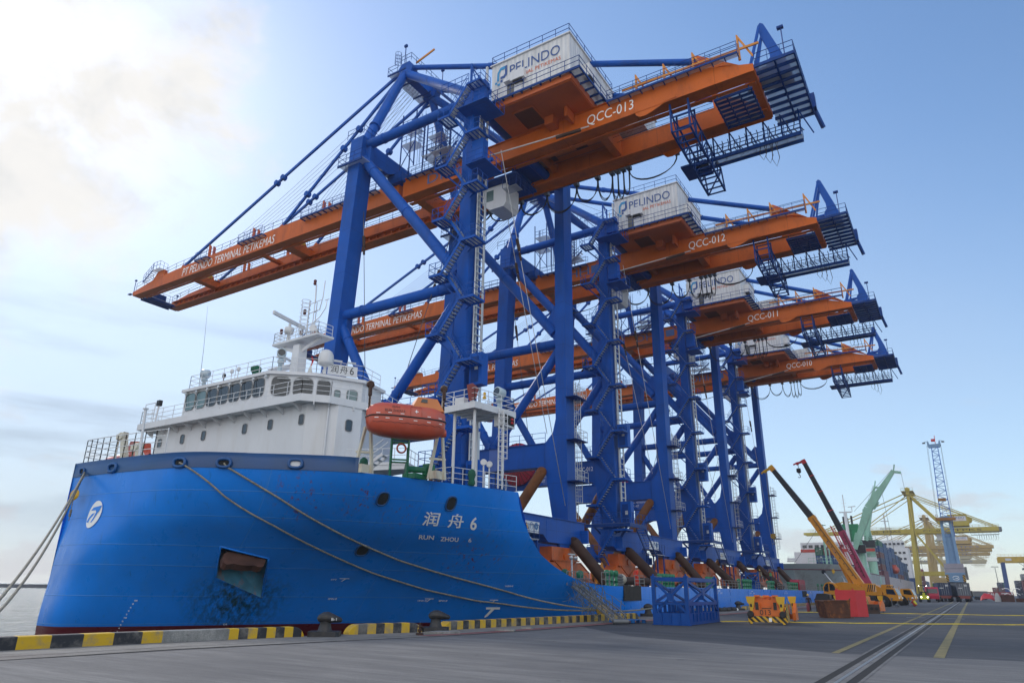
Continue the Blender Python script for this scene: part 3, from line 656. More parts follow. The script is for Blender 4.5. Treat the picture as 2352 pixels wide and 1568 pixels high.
# anchor recess and anchor
b = MB(); pin = Vector((-.95,.75,.0)); C4 = [hullp(t,z,.02) for t,z in POC]
POCM = paint('weathered recess plating', (.05,.19,.28), .7, var=.5, scale=1.2, dirt=(.34,.085,.018), dirt_amt=1.0, dirt_scale=2.2, dirt_z=2.0)
inn = [C4[0]+pin*1.5, C4[1]+pin*1.5, C4[2]+Vector((.05,0,0)), C4[3]+Vector((.05,0,0))]
b.add(C4+inn, [(4,5,6,7),(0,1,5,4),(1,2,6,5),(3,0,4,7)])
poc = b.build('anchor_recess', POCM, ship)
b = MB()
for i in range(4):
    p, q = C4[i], C4[(i+1)%4]; n = 12; seg = []
    for k in range(n+1):
        u = k/n; ta = POC[i][0]+(POC[(i+1)%4][0]-POC[i][0])*u; za = POC[i][1]+(POC[(i+1)%4][1]-POC[i][1])*u; seg.append(hullp(ta,za,.0))
    b.path(seg, .05, 5)
b.build('recess_rim', HULLM, poc)
ac = (C4[0]+C4[1])*.5+Vector((-.20,.10,-.42)); rt = (C4[1]-C4[0]); rt.z *= .25; rt.normalize(); upv = Vector((-.45,.35,.82)).normalized(); fw = rt.cross(upv).normalized(); 
b = MB(); prof = [(-1.05,.05),(-1.02,.22),(-.88,.34),(-.55,.33),(-.3,.27),(.0,.30),(.3,.27),(.55,.33),(.9,.32),(1.04,.18),(1.05,-.05),(.98,-.26),(.8,-.33),(.5,-.25),(.2,-.30),(-.2,-.30),(-.5,-.25),(-.8,-.33),(-.98,-.24)]
vs = [ac+rt*x*.95+upv*y*1.05+fw*.22 for x,y in prof]+[ac+rt*x*.95+upv*y*1.05-fw*.22 for x,y in prof]; n = len(prof)
b.add(vs, [tuple(range(n)), tuple(range(2*n-1,n-1,-1))]+[((i+1)%n,i,n+i,n+(i+1)%n) for i in range(n)])
b.tube(ac, ac+upv*.4+Vector((-1.2,1.0,.4)), .16, 8)
anch = b.build('anchor', paint('rusty anchor iron', (.095,.042,.030), .85, var=.4, scale=2, bump=.3), ship)
# painted emblem, name and marks on the plating
def hfn(t0, z0, du, dv=(0,1), off=.035):
    """map metres (u along the side, v up the side) from a start point on the hull"""
    def f(u, v):
        t, z = t0, z0
        e = 1e-3; a = (Vector(hull(t0+.05,z0))-Vector(hull(t0-.05,z0))).length/.1
        c = (Vector(hull(t0,min(z0+.1,7.2)))-Vector(hull(t0,min(z0+.1,7.2)-.2))).length/.2
        return hullp(t0+(u*du+v*dv[0])/a, z0+v*dv[1]/c, off)
    return f
MARK = ship
f = hfn(.869,4.66,1)
NE = 40; b = MB(); b.add([f(.52*math.cos(2*math.pi*i/NE)+.14*math.sin(2*math.pi*i/NE)*.6, .64*math.sin(2*math.pi*i/NE)) for i in range(NE)], [tuple(range(NE))]); emb = b.build('emblem', LETTER, ship)
f2 = hfn(.869,4.66,1,off=.05); b = MB()
for poly in ([(-.36,.17),(-.22,.32),(.43,.40),(.36,.20),(.24,.05),(.12,-.24),(.02,-.40),(-.06,-.38),(.06,-.1),(.10,.10),(.02,.19)],[(-.42,-.36),(-.34,-.14),(-.18,.02),(.02,.06),(-.08,-.10),(-.22,-.22),(-.24,-.40)]):
    b.add([f2(u+.1*v,v) for u,v in poly], [tuple(range(len(poly)))])
b.build('emblem_figure', HULLM, emb)
def hw(txt, t, z, h, width, shear=0, dv=(0,1), name='lettering', bold=.02): return letters(txt, ship, LETTER, h, None, width=width, fn=hfn(t,z,1,dv,.05), sub=2, name=name, shear=shear, bold=bold)
hw('润', 4.985, 4.58, .88, .88, bold=.014); hw('舟', 5.245, 4.54, .90, .90, bold=.014); hw('6', 5.475, 4.50, .82, .40, bold=.02)
hw('RUN', 4.985, 3.96, .34, .82, bold=.02); hw('ZHOU', 5.20, 3.92, .34, 1.02, bold=.02); hw('6', 5.475, 3.92, .32, .18, bold=.015)
hw('FPT', 4.19, 1.93, .12, .3); hw('1FW-P', 4.18, .98, .12, .46); hw('1FW-P', 5.05, .91, .12, .5); hw('2FW-P', 5.25, .91, .12, .5); hw('1ABW-P', 5.88, 1.72, .12, .5); hw('2FW-P', 5.64, .86, .12, .45); hw('DS', 3.13, -.22, .09, .17)
def hpoly(t, z, polys, name='draught_mark'):
    b = MB(); f = hfn(t, z, 1)
    for p in polys:
        # subdivide long strips so they hug the plating
        b.add([f(u,v) for u,v in p], [tuple(range(len(p)))])
    return b.build(name, LETTER, ship)
hpoly(5.72,.34,[[(-.05,.36),(.38,.36),(.80,.36),(.80,.20),(.38,.20),(-.05,.20)],[(.25,.2),(.47,.2),(.10,-.33),(-.06,-.42),(-.06,-.30)]],'load_mark')
for t,z in ((5.16,1.05),(4.32,2.02),(5.78,1.0)): hpoly(t,z,[[(-.25,.02),(.25,.02),(.25,-.03),(-.25,-.03)],[(.02,-.03),(.08,-.03),(-.12,-.24),(-.18,-.24)]])
DR = ['8M','8','6','4','2','7M','8','6','4','2']
for i, s in enumerate(DR):
    u = i/9; hw(s, 2.03+(1.846-2.03)*u, .88+(-.47-.88)*u, .075, .055*len(s)+.01)
# white marks on the side of the open deck
for y in (52,64.5,76,92,108,124):
    for s, dy in (('2ABW-P',-1.0),('3ABW-P',.25)): letters(s, ship, LETTER, .13, (-18.885,y+dy,1.38), right=(0,1,0), width=.72)
    MB().add([(-18.885,y-.35,1.66),(-18.885,y+.35,1.66),(-18.885,y+.35,1.61),(-18.885,y-.35,1.61)],[(0,1,2,3)]).build('draught_mark', LETTER, ship)
# ------------------------------------------------------------------ ship-to-shore cranes standing on the deck
CY = 51.2                       # centre line of the nearest crane along the quay
NY, FY = 42.6, 59.8             # near and far leg frames
GN, GF = (47.8, 49.0), (53.4, 54.6)   # near and far girders
C_LOC = (-39.2, CY, 1.83)
PITCH = 28.5
def build_crane():
    t = thing('container_crane', 'x', 'crane', C_LOC, 'blue and orange quay cranes carried on the ship')
    # ---- legs
    for Y, nm in ((NY,'n'),(FY,'f')):
        b = MB(); b.prism([(-48.15,7.5),(-46.5,7.5),(-45.95,12.6),(-45.2,12.9),(-45.2,15.2),(-46.0,16.3),(-45.85,24),(-45.1,43),(-44.95,45.4),(-46.65,45.4),(-46.7,42),(-47.3,24),(-47.7,12)], 'y', Y-.9, Y+.9)
        leg = b.build('waterside_leg', BLUE, t)
        b = MB(); b.prism([(-32.55,7.5),(-30.95,7.5),(-30.9,45.6),(-32.0,45.6),(-32.15,17.6),(-32.5,16.2),(-33.4,15.25),(-33.4,12.65)], 'y', Y-.9, Y+.9)
        leg2 = b.build('landside_leg', BLUE, t)
        # portal tie with soft haunches
        b = MB(); b.prism([(-46.0,15.25),(-33.3,15.25),(-33.3,12.6),(-34.0,12.95),(-44.9,12.95),(-46.0,12.55)], 'y', Y-.7, Y+.7)
        b.box((-46.0,Y-.85,15.25),(-33.3,Y+.85,15.32)); b.box((-40.2,Y-.715,12.96),(-38.7,Y-.69,15.24), 1)
        b.rail([(-45.5,Y-.8,15.3),(-33.4,Y-.8,15.3)], 1.05, .028, 1.6)
        b.build('portal_tie', [BLUE, paint('pale blue panel', (.045,.11,.38), .4)] if nm == 'n' else [BLUE, bpy.data.materials['pale blue panel']], t)
        # tubular bracing
        for p, q, r in (((-45.3,Y,44.75),(-31.8,Y,44.75),.50),((-45.4,Y,43.0),(-32.6,Y,27.0),.55),((-46.2,Y,25.85),(-31.9,Y,25.85),.50),((-46.3,Y,25.0),(-40.5,Y,15.4),.46),((-32.2,Y,25.0),(-40.1,Y,15.4),.46)):
            P, Q = Vector(p), Vector(q); b = MB(); b.tube(P, Q, r, 18)
            for u in (.18,.82) if r < .52 else (.12,.5):
                x = P.lerp(Q, u); d = (Q-P).normalized(); b.tube(x-d*.09, x+d*.09, r+.05, 18)
            b.build('brace_tube', BLUE, t)
        # gusset plates where the tubes land
        b = MB(); b.prism([(-33.9,28.3),(-32.0,25.2),(-31.9,29.2),(-32.6,29.8)], 'y', Y-.16, Y+.16)
        b.prism([(-46.4,44.2),(-44.4,44.5),(-44.4,42.6),(-44.9,42.0),(-45.9,42.0)], 'y', Y-.20, Y+.20); b.prism([(-46.6,26.4),(-45.4,26.2),(-45.5,24.4),(-46.4,23.2)], 'y', Y-.18, Y+.18)
        b.prism([(-41.3,15.3),(-39.2,15.3),(-39.7,16.8),(-40.9,16.8)], 'y', Y-.16, Y+.16)
        b.build('gusset_plate', BLUE, t)
        # leg top platform with rails
        b = MB(); y0, y1 = Y-1.5, Y+1.5
        b.box((-47.6,y0,42.15),(-44.2,y1,42.22), 1); b.bar((-47.6,y0,42.05),(-44.2,y0,42.05),.12,.25); b.bar((-47.6,y1,42.05),(-44.2,y1,42.05),.12,.25)
        b.rail([(-47.55,y0,42.2),(-44.3,y0,42.2)],1.05,.028,1.1); b.rail([(-47.55,y0,42.2),(-47.55,y1,42.2)],1.05,.028,1.1)
        b.rail([(-47.0,Y-1.1,45.4),(-44.7,Y-1.1,45.4),(-44.7,Y+1.1,45.4)],1.05,.028,1.1)
        b.build('leg_platform', [BLUE_D, GRATE], t)
        # tubes of the upper frame
        s = 1 if Y == NY else -1; ya = CY-s*2.3
        b = MB(); b.tube((-45.85,Y+s*.2,45.2),(-46.45,ya-s*.15,59.3),.55,18,r2=.5); b.tube((-45.86,Y+s*1.4,48.2),(-45.88,Y+s*1.52,48.45),.62,18); b.build('mast_tube', BLUE, t)
        b = MB(); b.tube((-46.2,ya-s*.1,59.0),(-31.5,Y+s*.2,45.3),.50,18); b.build('back_leg_tube', BLUE, t)
        b = MB(); b.tube((-45.9,ya,59.9),(-12.2,GN[0]+.6 if s == 1 else GF[1]-.6,44.5),.30,12)
        for u in (.35,.7): x = Vector((-45.9,ya,59.9)).lerp(Vector((-12.2,GN[0]+.6 if s == 1 else GF[1]-.6,44.5)),u); b.tube(x-Vector((.2,0,-.09)),x+Vector((.2,0,-.09)),.36,12)
        b.build('backstay', BLUE, t)
        # landside leg ladder with cage, far leg only is seen from the quay
        if s == -1:
            b = MB()
            for k in (-.22,.22): b.tube((-30.55,Y+k+.3,7.9),(-30.55,Y+k+.3,21.5),.035,4)
            for i in range(46): b.tube((-30.55,Y+.08,8.0+.3*i),(-30.55,Y+.52,8.0+.3*i),.02,4)
            for i in range(20):
                z = 9.4+.62*i; b.path([(-30.55+.6*math.sin(a),Y+.3+.36*math.cos(a),z) for a in [j*math.pi/5 for j in range(6)]],.022,4)
            for a in (.8,1.57,2.3): b.tube((-30.55+.6*math.sin(a),Y+.3+.36*math.cos(a),9.4),(-30.55+.6*math.sin(a),Y+.3+.36*math.cos(a),21.2),.02,4)
            for z in (11.3,15.3,19.6):
                b.box((-30.9,Y-1.2,z),(-29.7,Y+1.3,z+.08),1); b.rail([(-29.75,Y-1.2,z),(-29.75,Y+1.25,z),(-30.8,Y+1.25,z)],1.05,.028,.9)
            b.build('caged_ladder', [STEEL, BLUE_D], t)
    # ---- beams along the quay direction
    for X in (-31.55,-47.35):
        b = MB(); b.prism([(40.3,5.9),(41.2,5.5),(47.5,5.5),(48.4,6.1),(54.0,6.1),(54.9,5.5),(61.2,5.5),(62.1,5.9),(62.1,7.62),(40.3,7.62)],'x',X-.72,X+.72)
        for y in (44.2,58.2): b.prism([(y-1.0,5.5),(y+1.0,5.5),(y+.55,4.0),(y+.3,3.8),(y-.3,3.8),(y-.55,4.0)],'x',X+.3,X+.6)
        for y in (47.6,54.6): b.box((X+.72,y-.02,5.6),(X+.735,y+.02,7.6))
        b.box((X-.85,40.2,7.62),(X+.85,62.2,7.68)); 
        for y in (41.0,61.3): b.prism([(y-.1,5.7),(y+.1,5.7),(y+.1,6.9),(y-.1,6.9)],'x',X+.72,X+1.5)
        b.build('sill_beam', BLUE, t)
    b = MB(); b.prism([(42.6,45.3),(59.8,45.3),(59.8,43.2),(56.4,43.2),(55.2,43.9),(47.2,43.9),(46.0,43.2),(42.6,43.2)],'x',-46.6,-45.2)
    for y in (47.4,54.2): b.prism([(y-.35,43.9),(y+1.1,43.9),(y+1.1,43.2),(y+.8,42.9),(y-.1,42.9),(y-.35,43.2)],'x',-46.2,-44.3)
    b.build('portal_beam', BLUE, t)
    b = MB(); b.tube((-31.5,NY,44.3),(-31.5,FY,44.3),.55,16); b.build('cross_tube', BLUE, t)
    b = MB(); b.box((-31.9,48.9,41.7),(-30.0,53.5,42.3)); b.tube((-32.0,48.9,42.0),(-32.0,53.5,42.0),.48,14); b.tube((-30.0,48.9,42.0),(-30.0,53.5,42.0),.48,14); b.build('cross_beam', BLUE, t)
    # ---- mast head
    b = MB()
    for y in (48.9,53.5): b.prism([(-47.2,58.6),(-45.5,58.6),(-45.1,59.6),(-45.7,60.5),(-46.9,60.5),(-47.6,59.6)],'y',y-.45,y+.45)
    b.bar((-46.4,48.9,59.5),(-46.4,53.5,59.5),1.1,1.4); b.build('mast_head', BLUE, t)
    b = MB(); b.box((-48.4,47.8,59.0),(-46.9,54.6,59.07),1)
    for y in (47.8,50.0,52.5,54.6): b.bar((-48.4,y,58.9),(-45.6,y,58.9),.1,.22)
    b.rail([(-46.9,47.8,59.05),(-48.4,47.8,59.05),(-48.4,54.6,59.05),(-46.9,54.6,59.05)],1.05,.03,1.2)
    b.rail([(-46.9,48.4,60.5),(-45.4,48.4,60.5),(-45.4,54,60.5)],1.05,.03,.9)
    for z in (60.6,61.1,61.6,62.1): b.path([(-47.3+.38*math.cos(a),48.2+.38*math.sin(a),z) for a in [i*math.pi/4 for i in range(8)]],.025,4,closed=True)
    for i in range(6): a = i*math.pi/3; b.tube((-47.3+.38*math.cos(a),48.2+.38*math.sin(a),60.4),(-47.3+.38*math.cos(a),48.2+.38*math.sin(a),62.1),.022,4)
    for x, y, h in ((-46.3,48.3,2.3),(-44.8,53.6,2.0)): b.tube((x,y,60.4),(x,y,60.4+h),.06,5); b.box((x-.2,y-.12,60.4+h),(x+.2,y+.12,60.7+h))
    b.bar((-45.6,49.5,60.9),(-43.0,49.7,61.9),.14,.22,m=2)
    # sloping service stair along the back leg
    P = Vector((-45.0,53.0,59.2)); Q = Vector((-34.5,56.2,47.2)); side = Vector((.0,.5,0))
    for sg in (-1,1): b.bar(P+side*sg,Q+side*sg,.1,.28); b.tube(P+side*sg+Vector((0,0,1.1)),Q+side*sg+Vector((0,0,1.1)),.03,4)
    for i in range(31):
        x = P.lerp(Q,i/30); b.box((x.x-.16,x.y-.5,x.z),(x.x+.16,x.y+.5,x.z+.04),1)
        if i % 3 == 0:
            for sg in (-1,1): b.tube(x+side*sg,x+side*sg+Vector((0,0,1.1)),.025,4)
    b.build('mast_platform', [BLUE_D, GRATE, YEL_RAIL], t)
    # ---- girders and boom
    for (y0, y1), s in ((GN,1),(GF,-1)):
        yo = y0 if s == 1 else y1; yi = y1 if s == 1 else y0
        b = MB(); b.prism([(-44.6,41.05),(-7.6,41.05),(-7.6,41.75),(-12.1,43.2),(-44.6,43.2)],'y',y0,y1)
        b.box((-44.6,min(yo,yo-s*.16),43.2),(-12.0,max(yo,yo-s*.16)+.02,43.26)); b.box((-44.6,min(yo,yo-s*.12),40.98),(-7.7,max(yo,yo-s*.12),41.05))
        b.box((-44.6,min(yi,yi+s*.45),40.9),(-7.8,max(yi,yi+s*.45),41.0))
        b.prism([(-17.9,41.0),(-16.2,41.0),(-14.0,41.15),(-14.0,41.3),(-18.2,41.3),(-17.9,40.4),(-17.3,40.2),(-16.8,40.35)][0:3]+[(-14.0,41.3),(-18.2,41.3)],'y',yo-s*.10-.03,yo-s*.10+.03)
        b.prism([(-17.8,41.2),(-14.6,41.2),(-16.3,40.55),(-16.9,40.4),(-17.4,40.45),(-17.75,40.8)],'y',yo-s*.05-.04,yo-s*.05+.04)
        b.prism([(-10.2,43.0),(-12.4,43.2),(-12.5,45.0),(-12.1,45.0),(-8.6,42.3)],'y',(y0+y1)/2-.22,(y0+y1)/2+.22)
        b.build('girder', ORANGE, t)
        b = MB(); b.prism([(-95.9,41.0),(-45.2,41.0),(-45.2,43.2),(-66,43.3),(-86,42.75),(-91.4,42.4),(-96.1,41.6)],'y',y0,y1)
        b.prism([(-47.4,43.1),(-44.5,43.1),(-44.7,44.3),(-46.2,44.3)],'y',(y0+y1)/2-.3,(y0+y1)/2+.3)
        b.box((-95.5,min(yo,yo-s*.12),40.93),(-45.2,max(yo,yo-s*.12),41.0)); b.box((-94.5,min(yi,yi+s*.5),41.5),(-45.2,max(yi,yi+s*.5),41.6)); b.box((-94.5,min(yi,yi+s*.28),40.85),(-45.2,max(yi,yi+s*.28),40.99))
        if s == -1:
            for i in range(40): b.box((-93+i*1.2,y0-.26,41.0),(-92.8+i*1.2,y0-.02,41.5))
        for x, zz in ((-85.2,42.75),(-65.0,43.2)): b.prism([(x-.6,zz-.1),(x+.7,zz-.1),(x+.25,zz+.75),(x-.1,zz+.75)],'y',(y0+y1)/2-.14,(y0+y1)/2+.14)
        for x in (-79.5,-70.4,-57.6): 
            for dx in (0,1.0): b.prism([(x+dx-.16,43.0),(x+dx+.16,43.0),(x+dx+.1,44.9-.5*dx),(x+dx-.2,45.2-.5*dx)],'y',(y0+y1)/2-.13,(y0+y1)/2+.13)
        b.build('boom', ORANGE, t)
        # walkway and rails along boom and girder
        b = MB(); yw = yo-s*.75
        def wz(x): return 43.25 if x > -66 else (43.25-(-66-x)*.026 if x > -86 else 42.72-(-86-x)*.1)
        seg = [(-95.4,wz(-95)),(-91.4,wz(-91)),(-86,wz(-86)),(-66,wz(-66)),(-47,43.25)]
        ya_, yb_ = (yo+s*.05, yi-s*.05)
        for (xa,za),(xb,zb) in zip(seg,seg[1:]): b.rail([(xa,ya_,za),(xb,ya_,zb)],1.05,.026,1.7); b.rail([(xa,yb_,za),(xb,yb_,zb)],1.05,.026,2.2)
        for xa, xb in ((-80.5,-78.0),(-71.6,-67),(-60,-48)):
            b.box((xa,min(yo,yw),wz(xa)-.42),(xb,max(yo,yw),wz(xa)-.36),1); b.bar((xa,yw,wz(xa)-.45),(xb,yw,wz(xa)-.45),.08,.2)
            n = int((xb-xa)/.9)
            for i in range(n+1): x = xa+(xb-xa)*i/n; b.bar((x,yo,wz(x)-.5),(x,yw,wz(x)-.5),.08,.14)
            b.rail([(xa,yw,wz(xa)-.36),(xb,yw,wz(xb)-.36)],1.05,.026,1.3)
        if s == 1:
            for x in (-93.3,): pass
            for i in range(7): b.box((-92.6+i*.28,yo-.62,42.2+i*.2),(-92.36+i*.28,yo-.02,42.24+i*.2),1)
            b.bar((-92.7,yo-.62,42.15),(-90.6,yo-.62,43.6),.06,.2); b.rail([(-92.7,yo-.62,42.2),(-90.6,yo-.62,43.6)],1.1,.026,.6); b.box((-90.7,yo-.7,43.5),(-88.9,yo+.3,43.56),1); b.rail([(-90.6,yo-.68,43.55),(-88.9,yo-.68,43.55),(-87.9,yo-.1,42.9)],1.1,.026,.7)
            b.prism([(-91.2,42.4),(-88.6,42.5),(-88.8,43.5),(-90.3,43.5)],'y',yo-.02,yo+.5,2)
        xs = -44.0 if s == 1 else -29; yw2 = yo-s*.62
        for xa, xb in (((-43.6,-36.4),(-20.2,-8.6)) if s == 1 else ((-29,-8.6),)):
            b.box((xa,min(yo,yw2),42.95),(xb,max(yo,yw2),43.0),1); b.bar((xa,yw2,42.9),(xb,yw2,42.9),.08,.2); b.rail([(xa,yw2,43.0),(xb,yw2,43.0)],1.05,.026,1.3); b.rail([(xa,yo,43.2),(xb,yo,43.2)],1.05,.024,2.2)
            n = int((xb-xa)/1.0)
            for i in range(n+1): x = xa+(xb-xa)*i/n; b.bar((x,yo,42.85),(x,yw2,42.85),.07,.14)
        if s == 1:
            for i in range(9): b.box((-39.5+i*.28,yo-.7,42.95+i*.22),(-39.25+i*.28,yo-.05,42.99+i*.22),1)
            b.bar((-39.6,yo-.7,42.9),(-36.9,yo-.7,45.0),.06,.22); b.rail([(-39.6,yo-.7,42.95),(-36.9,yo-.7,45.0)],1.05,.026,.7)
            b.bar((-19.0,yo+.2,44.15),(-7.0,yo+.2,43.75),.12,.2,m=3)
            for x in (-17.6,-15.0,-12.4,-8.6): b.prism([(x-.1,42.7),(x+.1,42.7),(x+.06,45.2),(x-.08,45.3)],'y',yo+.1,yo+.28,3); b.bar((x,yo+.2,45.1),(x+1.0,yo+.5,42.9),.1,.14,m=3)
        b.build('walkway', [BLUE_D, GRATE, ORANGE, YEL_RAIL], t)
    b = None
    for x, w, h in ((-84.4,.55,.9),(-65.3,.7,1.0),(-71.0,.3,.35)): MB().box((x-w,GN[1]-.02,42.9-h-.4),(x+w,GF[0]+.02,42.5)).build('cross_girder', ORANGE, t)
    for xa, xb, za, zb in ((-8.3,-7.65,41.1,42.0),(-36.6,-35.6,41.4,42.9),(-22.3,-21.5,41.4,42.9),(-44.3,-43.2,41.3,43.0),(-29.0,-28.5,41.9,42.9)): MB().box((xa,GN[1]-.02,za),(xb,GF[0]+.02,zb)).build('cross_girder', ORANGE, t)
    b = MB()
    for x in (-84.4,-65.3): 
        for y in (50.4,51.2,52.0): b.lathe([(.45,-.2),(.5,-.1),(.38,-.05),(.38,.05),(.5,.1),(.45,.2)],(x,y,42.95),14,(0,1,0))
        b.prism([(x-.5,42.5),(x+.5,42.5),(x+.2,43.2),(x-.2,43.2)],'y',49.9,50.05,1); b.prism([(x-.5,42.5),(x+.5,42.5),(x+.2,43.2),(x-.2,43.2)],'y',52.35,52.5,1)
        b.box((x-.7,52.6,42.5),(x+.7,53.3,42.56),2); b.rail([(x-.7,52.6,42.55),(x+.7,52.6,42.55)],1.0,.025,.7,m=2)
    b.build('rope_sheaves', [YELLOW, ORANGE, BLUE_D], t)
    b = MB(); b.box((-95.9,GN[1]+.02,41.05),(-93.9,GF[0]-.02,41.12),1)
    for x in (-95.8,-95.2,-94.6,-94.0): b.box((x-.06,GN[1]+.01,40.75),(x+.06,GF[0]-.01,41.05))
    b.box((-94.9,50.2,41.15),(-94.1,51.8,42.0)); b.rail([(-95.9,GN[1]+.1,41.1),(-95.9,GF[0]-.1,41.1)],1.05,.026,1.2); b.rail([(-93.9,GN[1]+.1,41.1),(-93.9,GF[0]-.1,41.1)],1.05,.026,1.2)
    for y in (47.9,54.5): b.tube((-96,y,41.6),(-96,y,43.4),.05,5); b.box((-96.15,y-.12,43.4),(-95.85,y+.12,43.6))
    b.box((-96.6,47.4,41.2),(-95.9,47.8,41.3)); b.build('boom_tip_platform', [BLUE_D, GRATE], t)
    # ---- forestays (flat link bars with pins) and ropes
    for y0, y1, s in ((48.6,48.4,1),(53.8,54.0,-1)):
        for P, Q, js in (((-47.3,y0,59.3),(-85.0,y1,43.3),(.5,.53)),((-47.0,y0,58.8),(-64.9,y1,43.8),(.34,.47,.78))):
            P, Q = Vector(P), Vector(Q); b = MB()
            ends = [0]+list(js)+[1]
            for a, c in zip(ends, ends[1:]): b.bar(P.lerp(Q,a+.004),P.lerp(Q,c-.004),.22,.36)
            for u in js: b.tube(P.lerp(Q,u)-Vector((0,.3,0)),P.lerp(Q,u)+Vector((0,.3,0)),.36,12)
            b.build('forestay', BLUE, t)
    b = MB()
    for i in range(6): b.path(catenary((-46.8,50.0+.45*i,59.6),(-84.4,50.3+.3*i,43.3),.5+.12*i,10),.022,3)
    for i in range(5): b.path(catenary((-46.8,50.2+.45*i,59.2),(-65.3,50.3+.35*i,43.3),.3,8),.022,3)
    for i in range(4): b.tube((-93,49.6+i*.9,42.1),(-12,49.6+i*.9,42.2),.022,3)
    b.tube((-31,50,49),(-46,50,59.8),.022,3)
    b.build('wire_ropes', CABLE, t)
    # ---- machinery house
    b = MB(); b.box((-30.6,44.0,44.35),(-22.2,53.4,49.1)); b.box((-24.5,53.41,44.35),(-19.2,57.2,46.9)); b.box((-30.6,53.41,44.35),(-24.52,57.2,47.6))
    h = b.build('machinery_house', CORR, t)
    b = MB(); b.box((-30.75,43.85,49.1),(-22.05,53.55,49.22)); b.box((-24.5,53.56,46.9),(-19.05,57.35,47.0)); b.box((-30.75,53.56,47.6),(-24.5,57.35,47.7)); b.build('roof', WHITE, h)
    b = MB(); b.rail([(-30.6,53.4,49.2),(-30.6,44,49.2),(-22.2,44,49.2),(-22.2,53.4,49.2),(-30.6,53.4,49.2)],1.05,.03,1.5); b.rail([(-24.5,57.2,47.0),(-19.2,57.2,47.0),(-19.2,53.5,47.0)],1.05,.03,1.3); b.build('roof_railing', BLUE_D, h)
    b = MB(); b.box((-28.2,43.45,46.0),(-26.7,44.0,47.0)); b.box((-27.9,43.42,45.85),(-27.0,43.95,46.0),1); b.box((-22.2,46.6,46.2),(-21.5,48.0,47.5)); b.box((-22.15,46.8,46.0),(-21.6,47.8,46.2),1); b.build('air_conditioner', [WHITE, BLACK], h)
    b = MB(); b.box((-28.8,43.93,44.4),(-28.0,43.99,46.2)); b.build('door', GLASS_D, h)
    b = MB(); b.box((-29.0,43.55,46.3),(-27.7,43.99,46.4)); b.box((-28.0,43.9,44.4),(-27.2,43.96,45.9)); b.build('canopy', WHITE, h)
    for y in (48.9,51.0): MB().box((-22.19,y,45.6),(-22.15,y+.9,46.5)).build('window', GLASS_D, h)
    letters('PELINDO', h, L_BLUE, 1.1, (-28.55,43.96,47.25), width=5.4)
    letters('TERMINAL PETIKEMAS', h, L_ORANGE, .42, (-28.5,43.96,46.55), width=5.4)
    b = MB(); y = 43.965; e = lambda P, m: b.add([(x,y,z) for x,z in P], [tuple(range(len(P)))], m)
    e([(-30.0,47.1),(-29.75,47.1),(-29.75,47.9),(-29.5,48.25),(-29.1,48.25),(-29.1,48.6),(-29.6,48.6),(-29.95,48.1)],1); e([(-29.1,48.25),(-28.85,48.25),(-28.85,47.5),(-29.1,47.2),(-29.6,47.2),(-29.6,47.5),(-29.25,47.5),(-29.1,47.7)],0); e([(-29.1,48.6),(-28.85,48.6),(-28.85,48.26),(-29.1,48.26)],0)
    e([(-30.2,46.8),(-29.95,46.8),(-29.95,47.05),(-30.2,47.05)],1); e([(-29.94,46.55),(-29.62,46.55),(-29.62,46.8),(-29.94,46.8)],1); e([(-29.6,46.82),(-29.35,46.82),(-29.35,47.1),(-29.6,47.1)],0)
    b.build('emblem', [L_BLUE, L_CYAN], h)
    b = MB(); b.box((-30.5,43.2,43.28),(-21.7,57.6,44.0)); b.box((-30.4,43.35,43.2),(-21.8,43.5,43.28)); b.box((-21.95,43.5,43.2),(-21.8,57.4,43.28))
    for x in (-28.6,-26.4): b.box((x-.08,44.6,43.18),(x+.08,47.4,43.27))
    b.box((-28.6,44.5,43.18),(-26.4,44.65,43.27)); b.box((-28.6,47.35,43.18),(-26.4,47.5,43.27)); b.box((-28.5,44.7,43.24),(-26.5,47.3,43.275),1)
    b.box((-24.0,46.2,42.2),(-23.7,47.6,43.28)); b.box((-26.3,46.6,42.4),(-25.4,47.75,43.28))
    b.box((-30.3,49.1,42.7),(-21.9,53.3,42.78)); 
    for x, y in ((-27,50),(-25,51.5),(-28.6,52),(-23.6,50.2)): b.box((x-.6,y-.5,42.62),(x+.6,y+.5,42.72),1)
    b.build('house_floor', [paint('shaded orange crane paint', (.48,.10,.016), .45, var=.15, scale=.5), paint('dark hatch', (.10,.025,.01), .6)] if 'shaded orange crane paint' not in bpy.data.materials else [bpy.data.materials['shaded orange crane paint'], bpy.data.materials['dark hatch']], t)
    b = MB(); b.box((-30.6,42.9,43.98),(-20.75,43.98,44.04),1); b.box((-22.18,43.98,43.98),(-20.75,53.0,44.04),1)
    b.bar((-30.6,42.9,43.9),(-20.75,42.9,43.9),.08,.22); b.bar((-20.75,42.9,43.9),(-20.75,53,43.9),.08,.22)
    for i in range(11): x = -30.6+i*.985; b.bar((x,43.9,43.85),(x,42.9,43.85),.1,.2)
    for i in range(11): y = 42.9+i*1.0; b.bar((-22.1,y,43.85),(-20.75,y,43.85),.1,.2)
    b.rail([(-30.6,42.9,44.02),(-20.75,42.9,44.02),(-20.75,53,44.02)],1.05,.03,1.5)
    b.box((-21.6,49.4,43.0),(-20.2,52.0,43.06),1); b.rail([(-20.2,49.4,43.05),(-20.2,52,43.05)],1.05,.03,.6); b.bar((-20.7,47.2,44.0),(-20.3,49.6,43.0),.08,.2)
    b.build('house_walkway', [BLUE_D, GRATE], t)
    # ---- platforms at the landside end
    b = MB(); b.box((-7.55,47.9,41.62),(-4.5,56.6,41.68),1)
    for i in range(10): y = 47.9+i*.96; b.bar((-7.6,y,41.48),(-4.5,y,41.52),.14,.28)
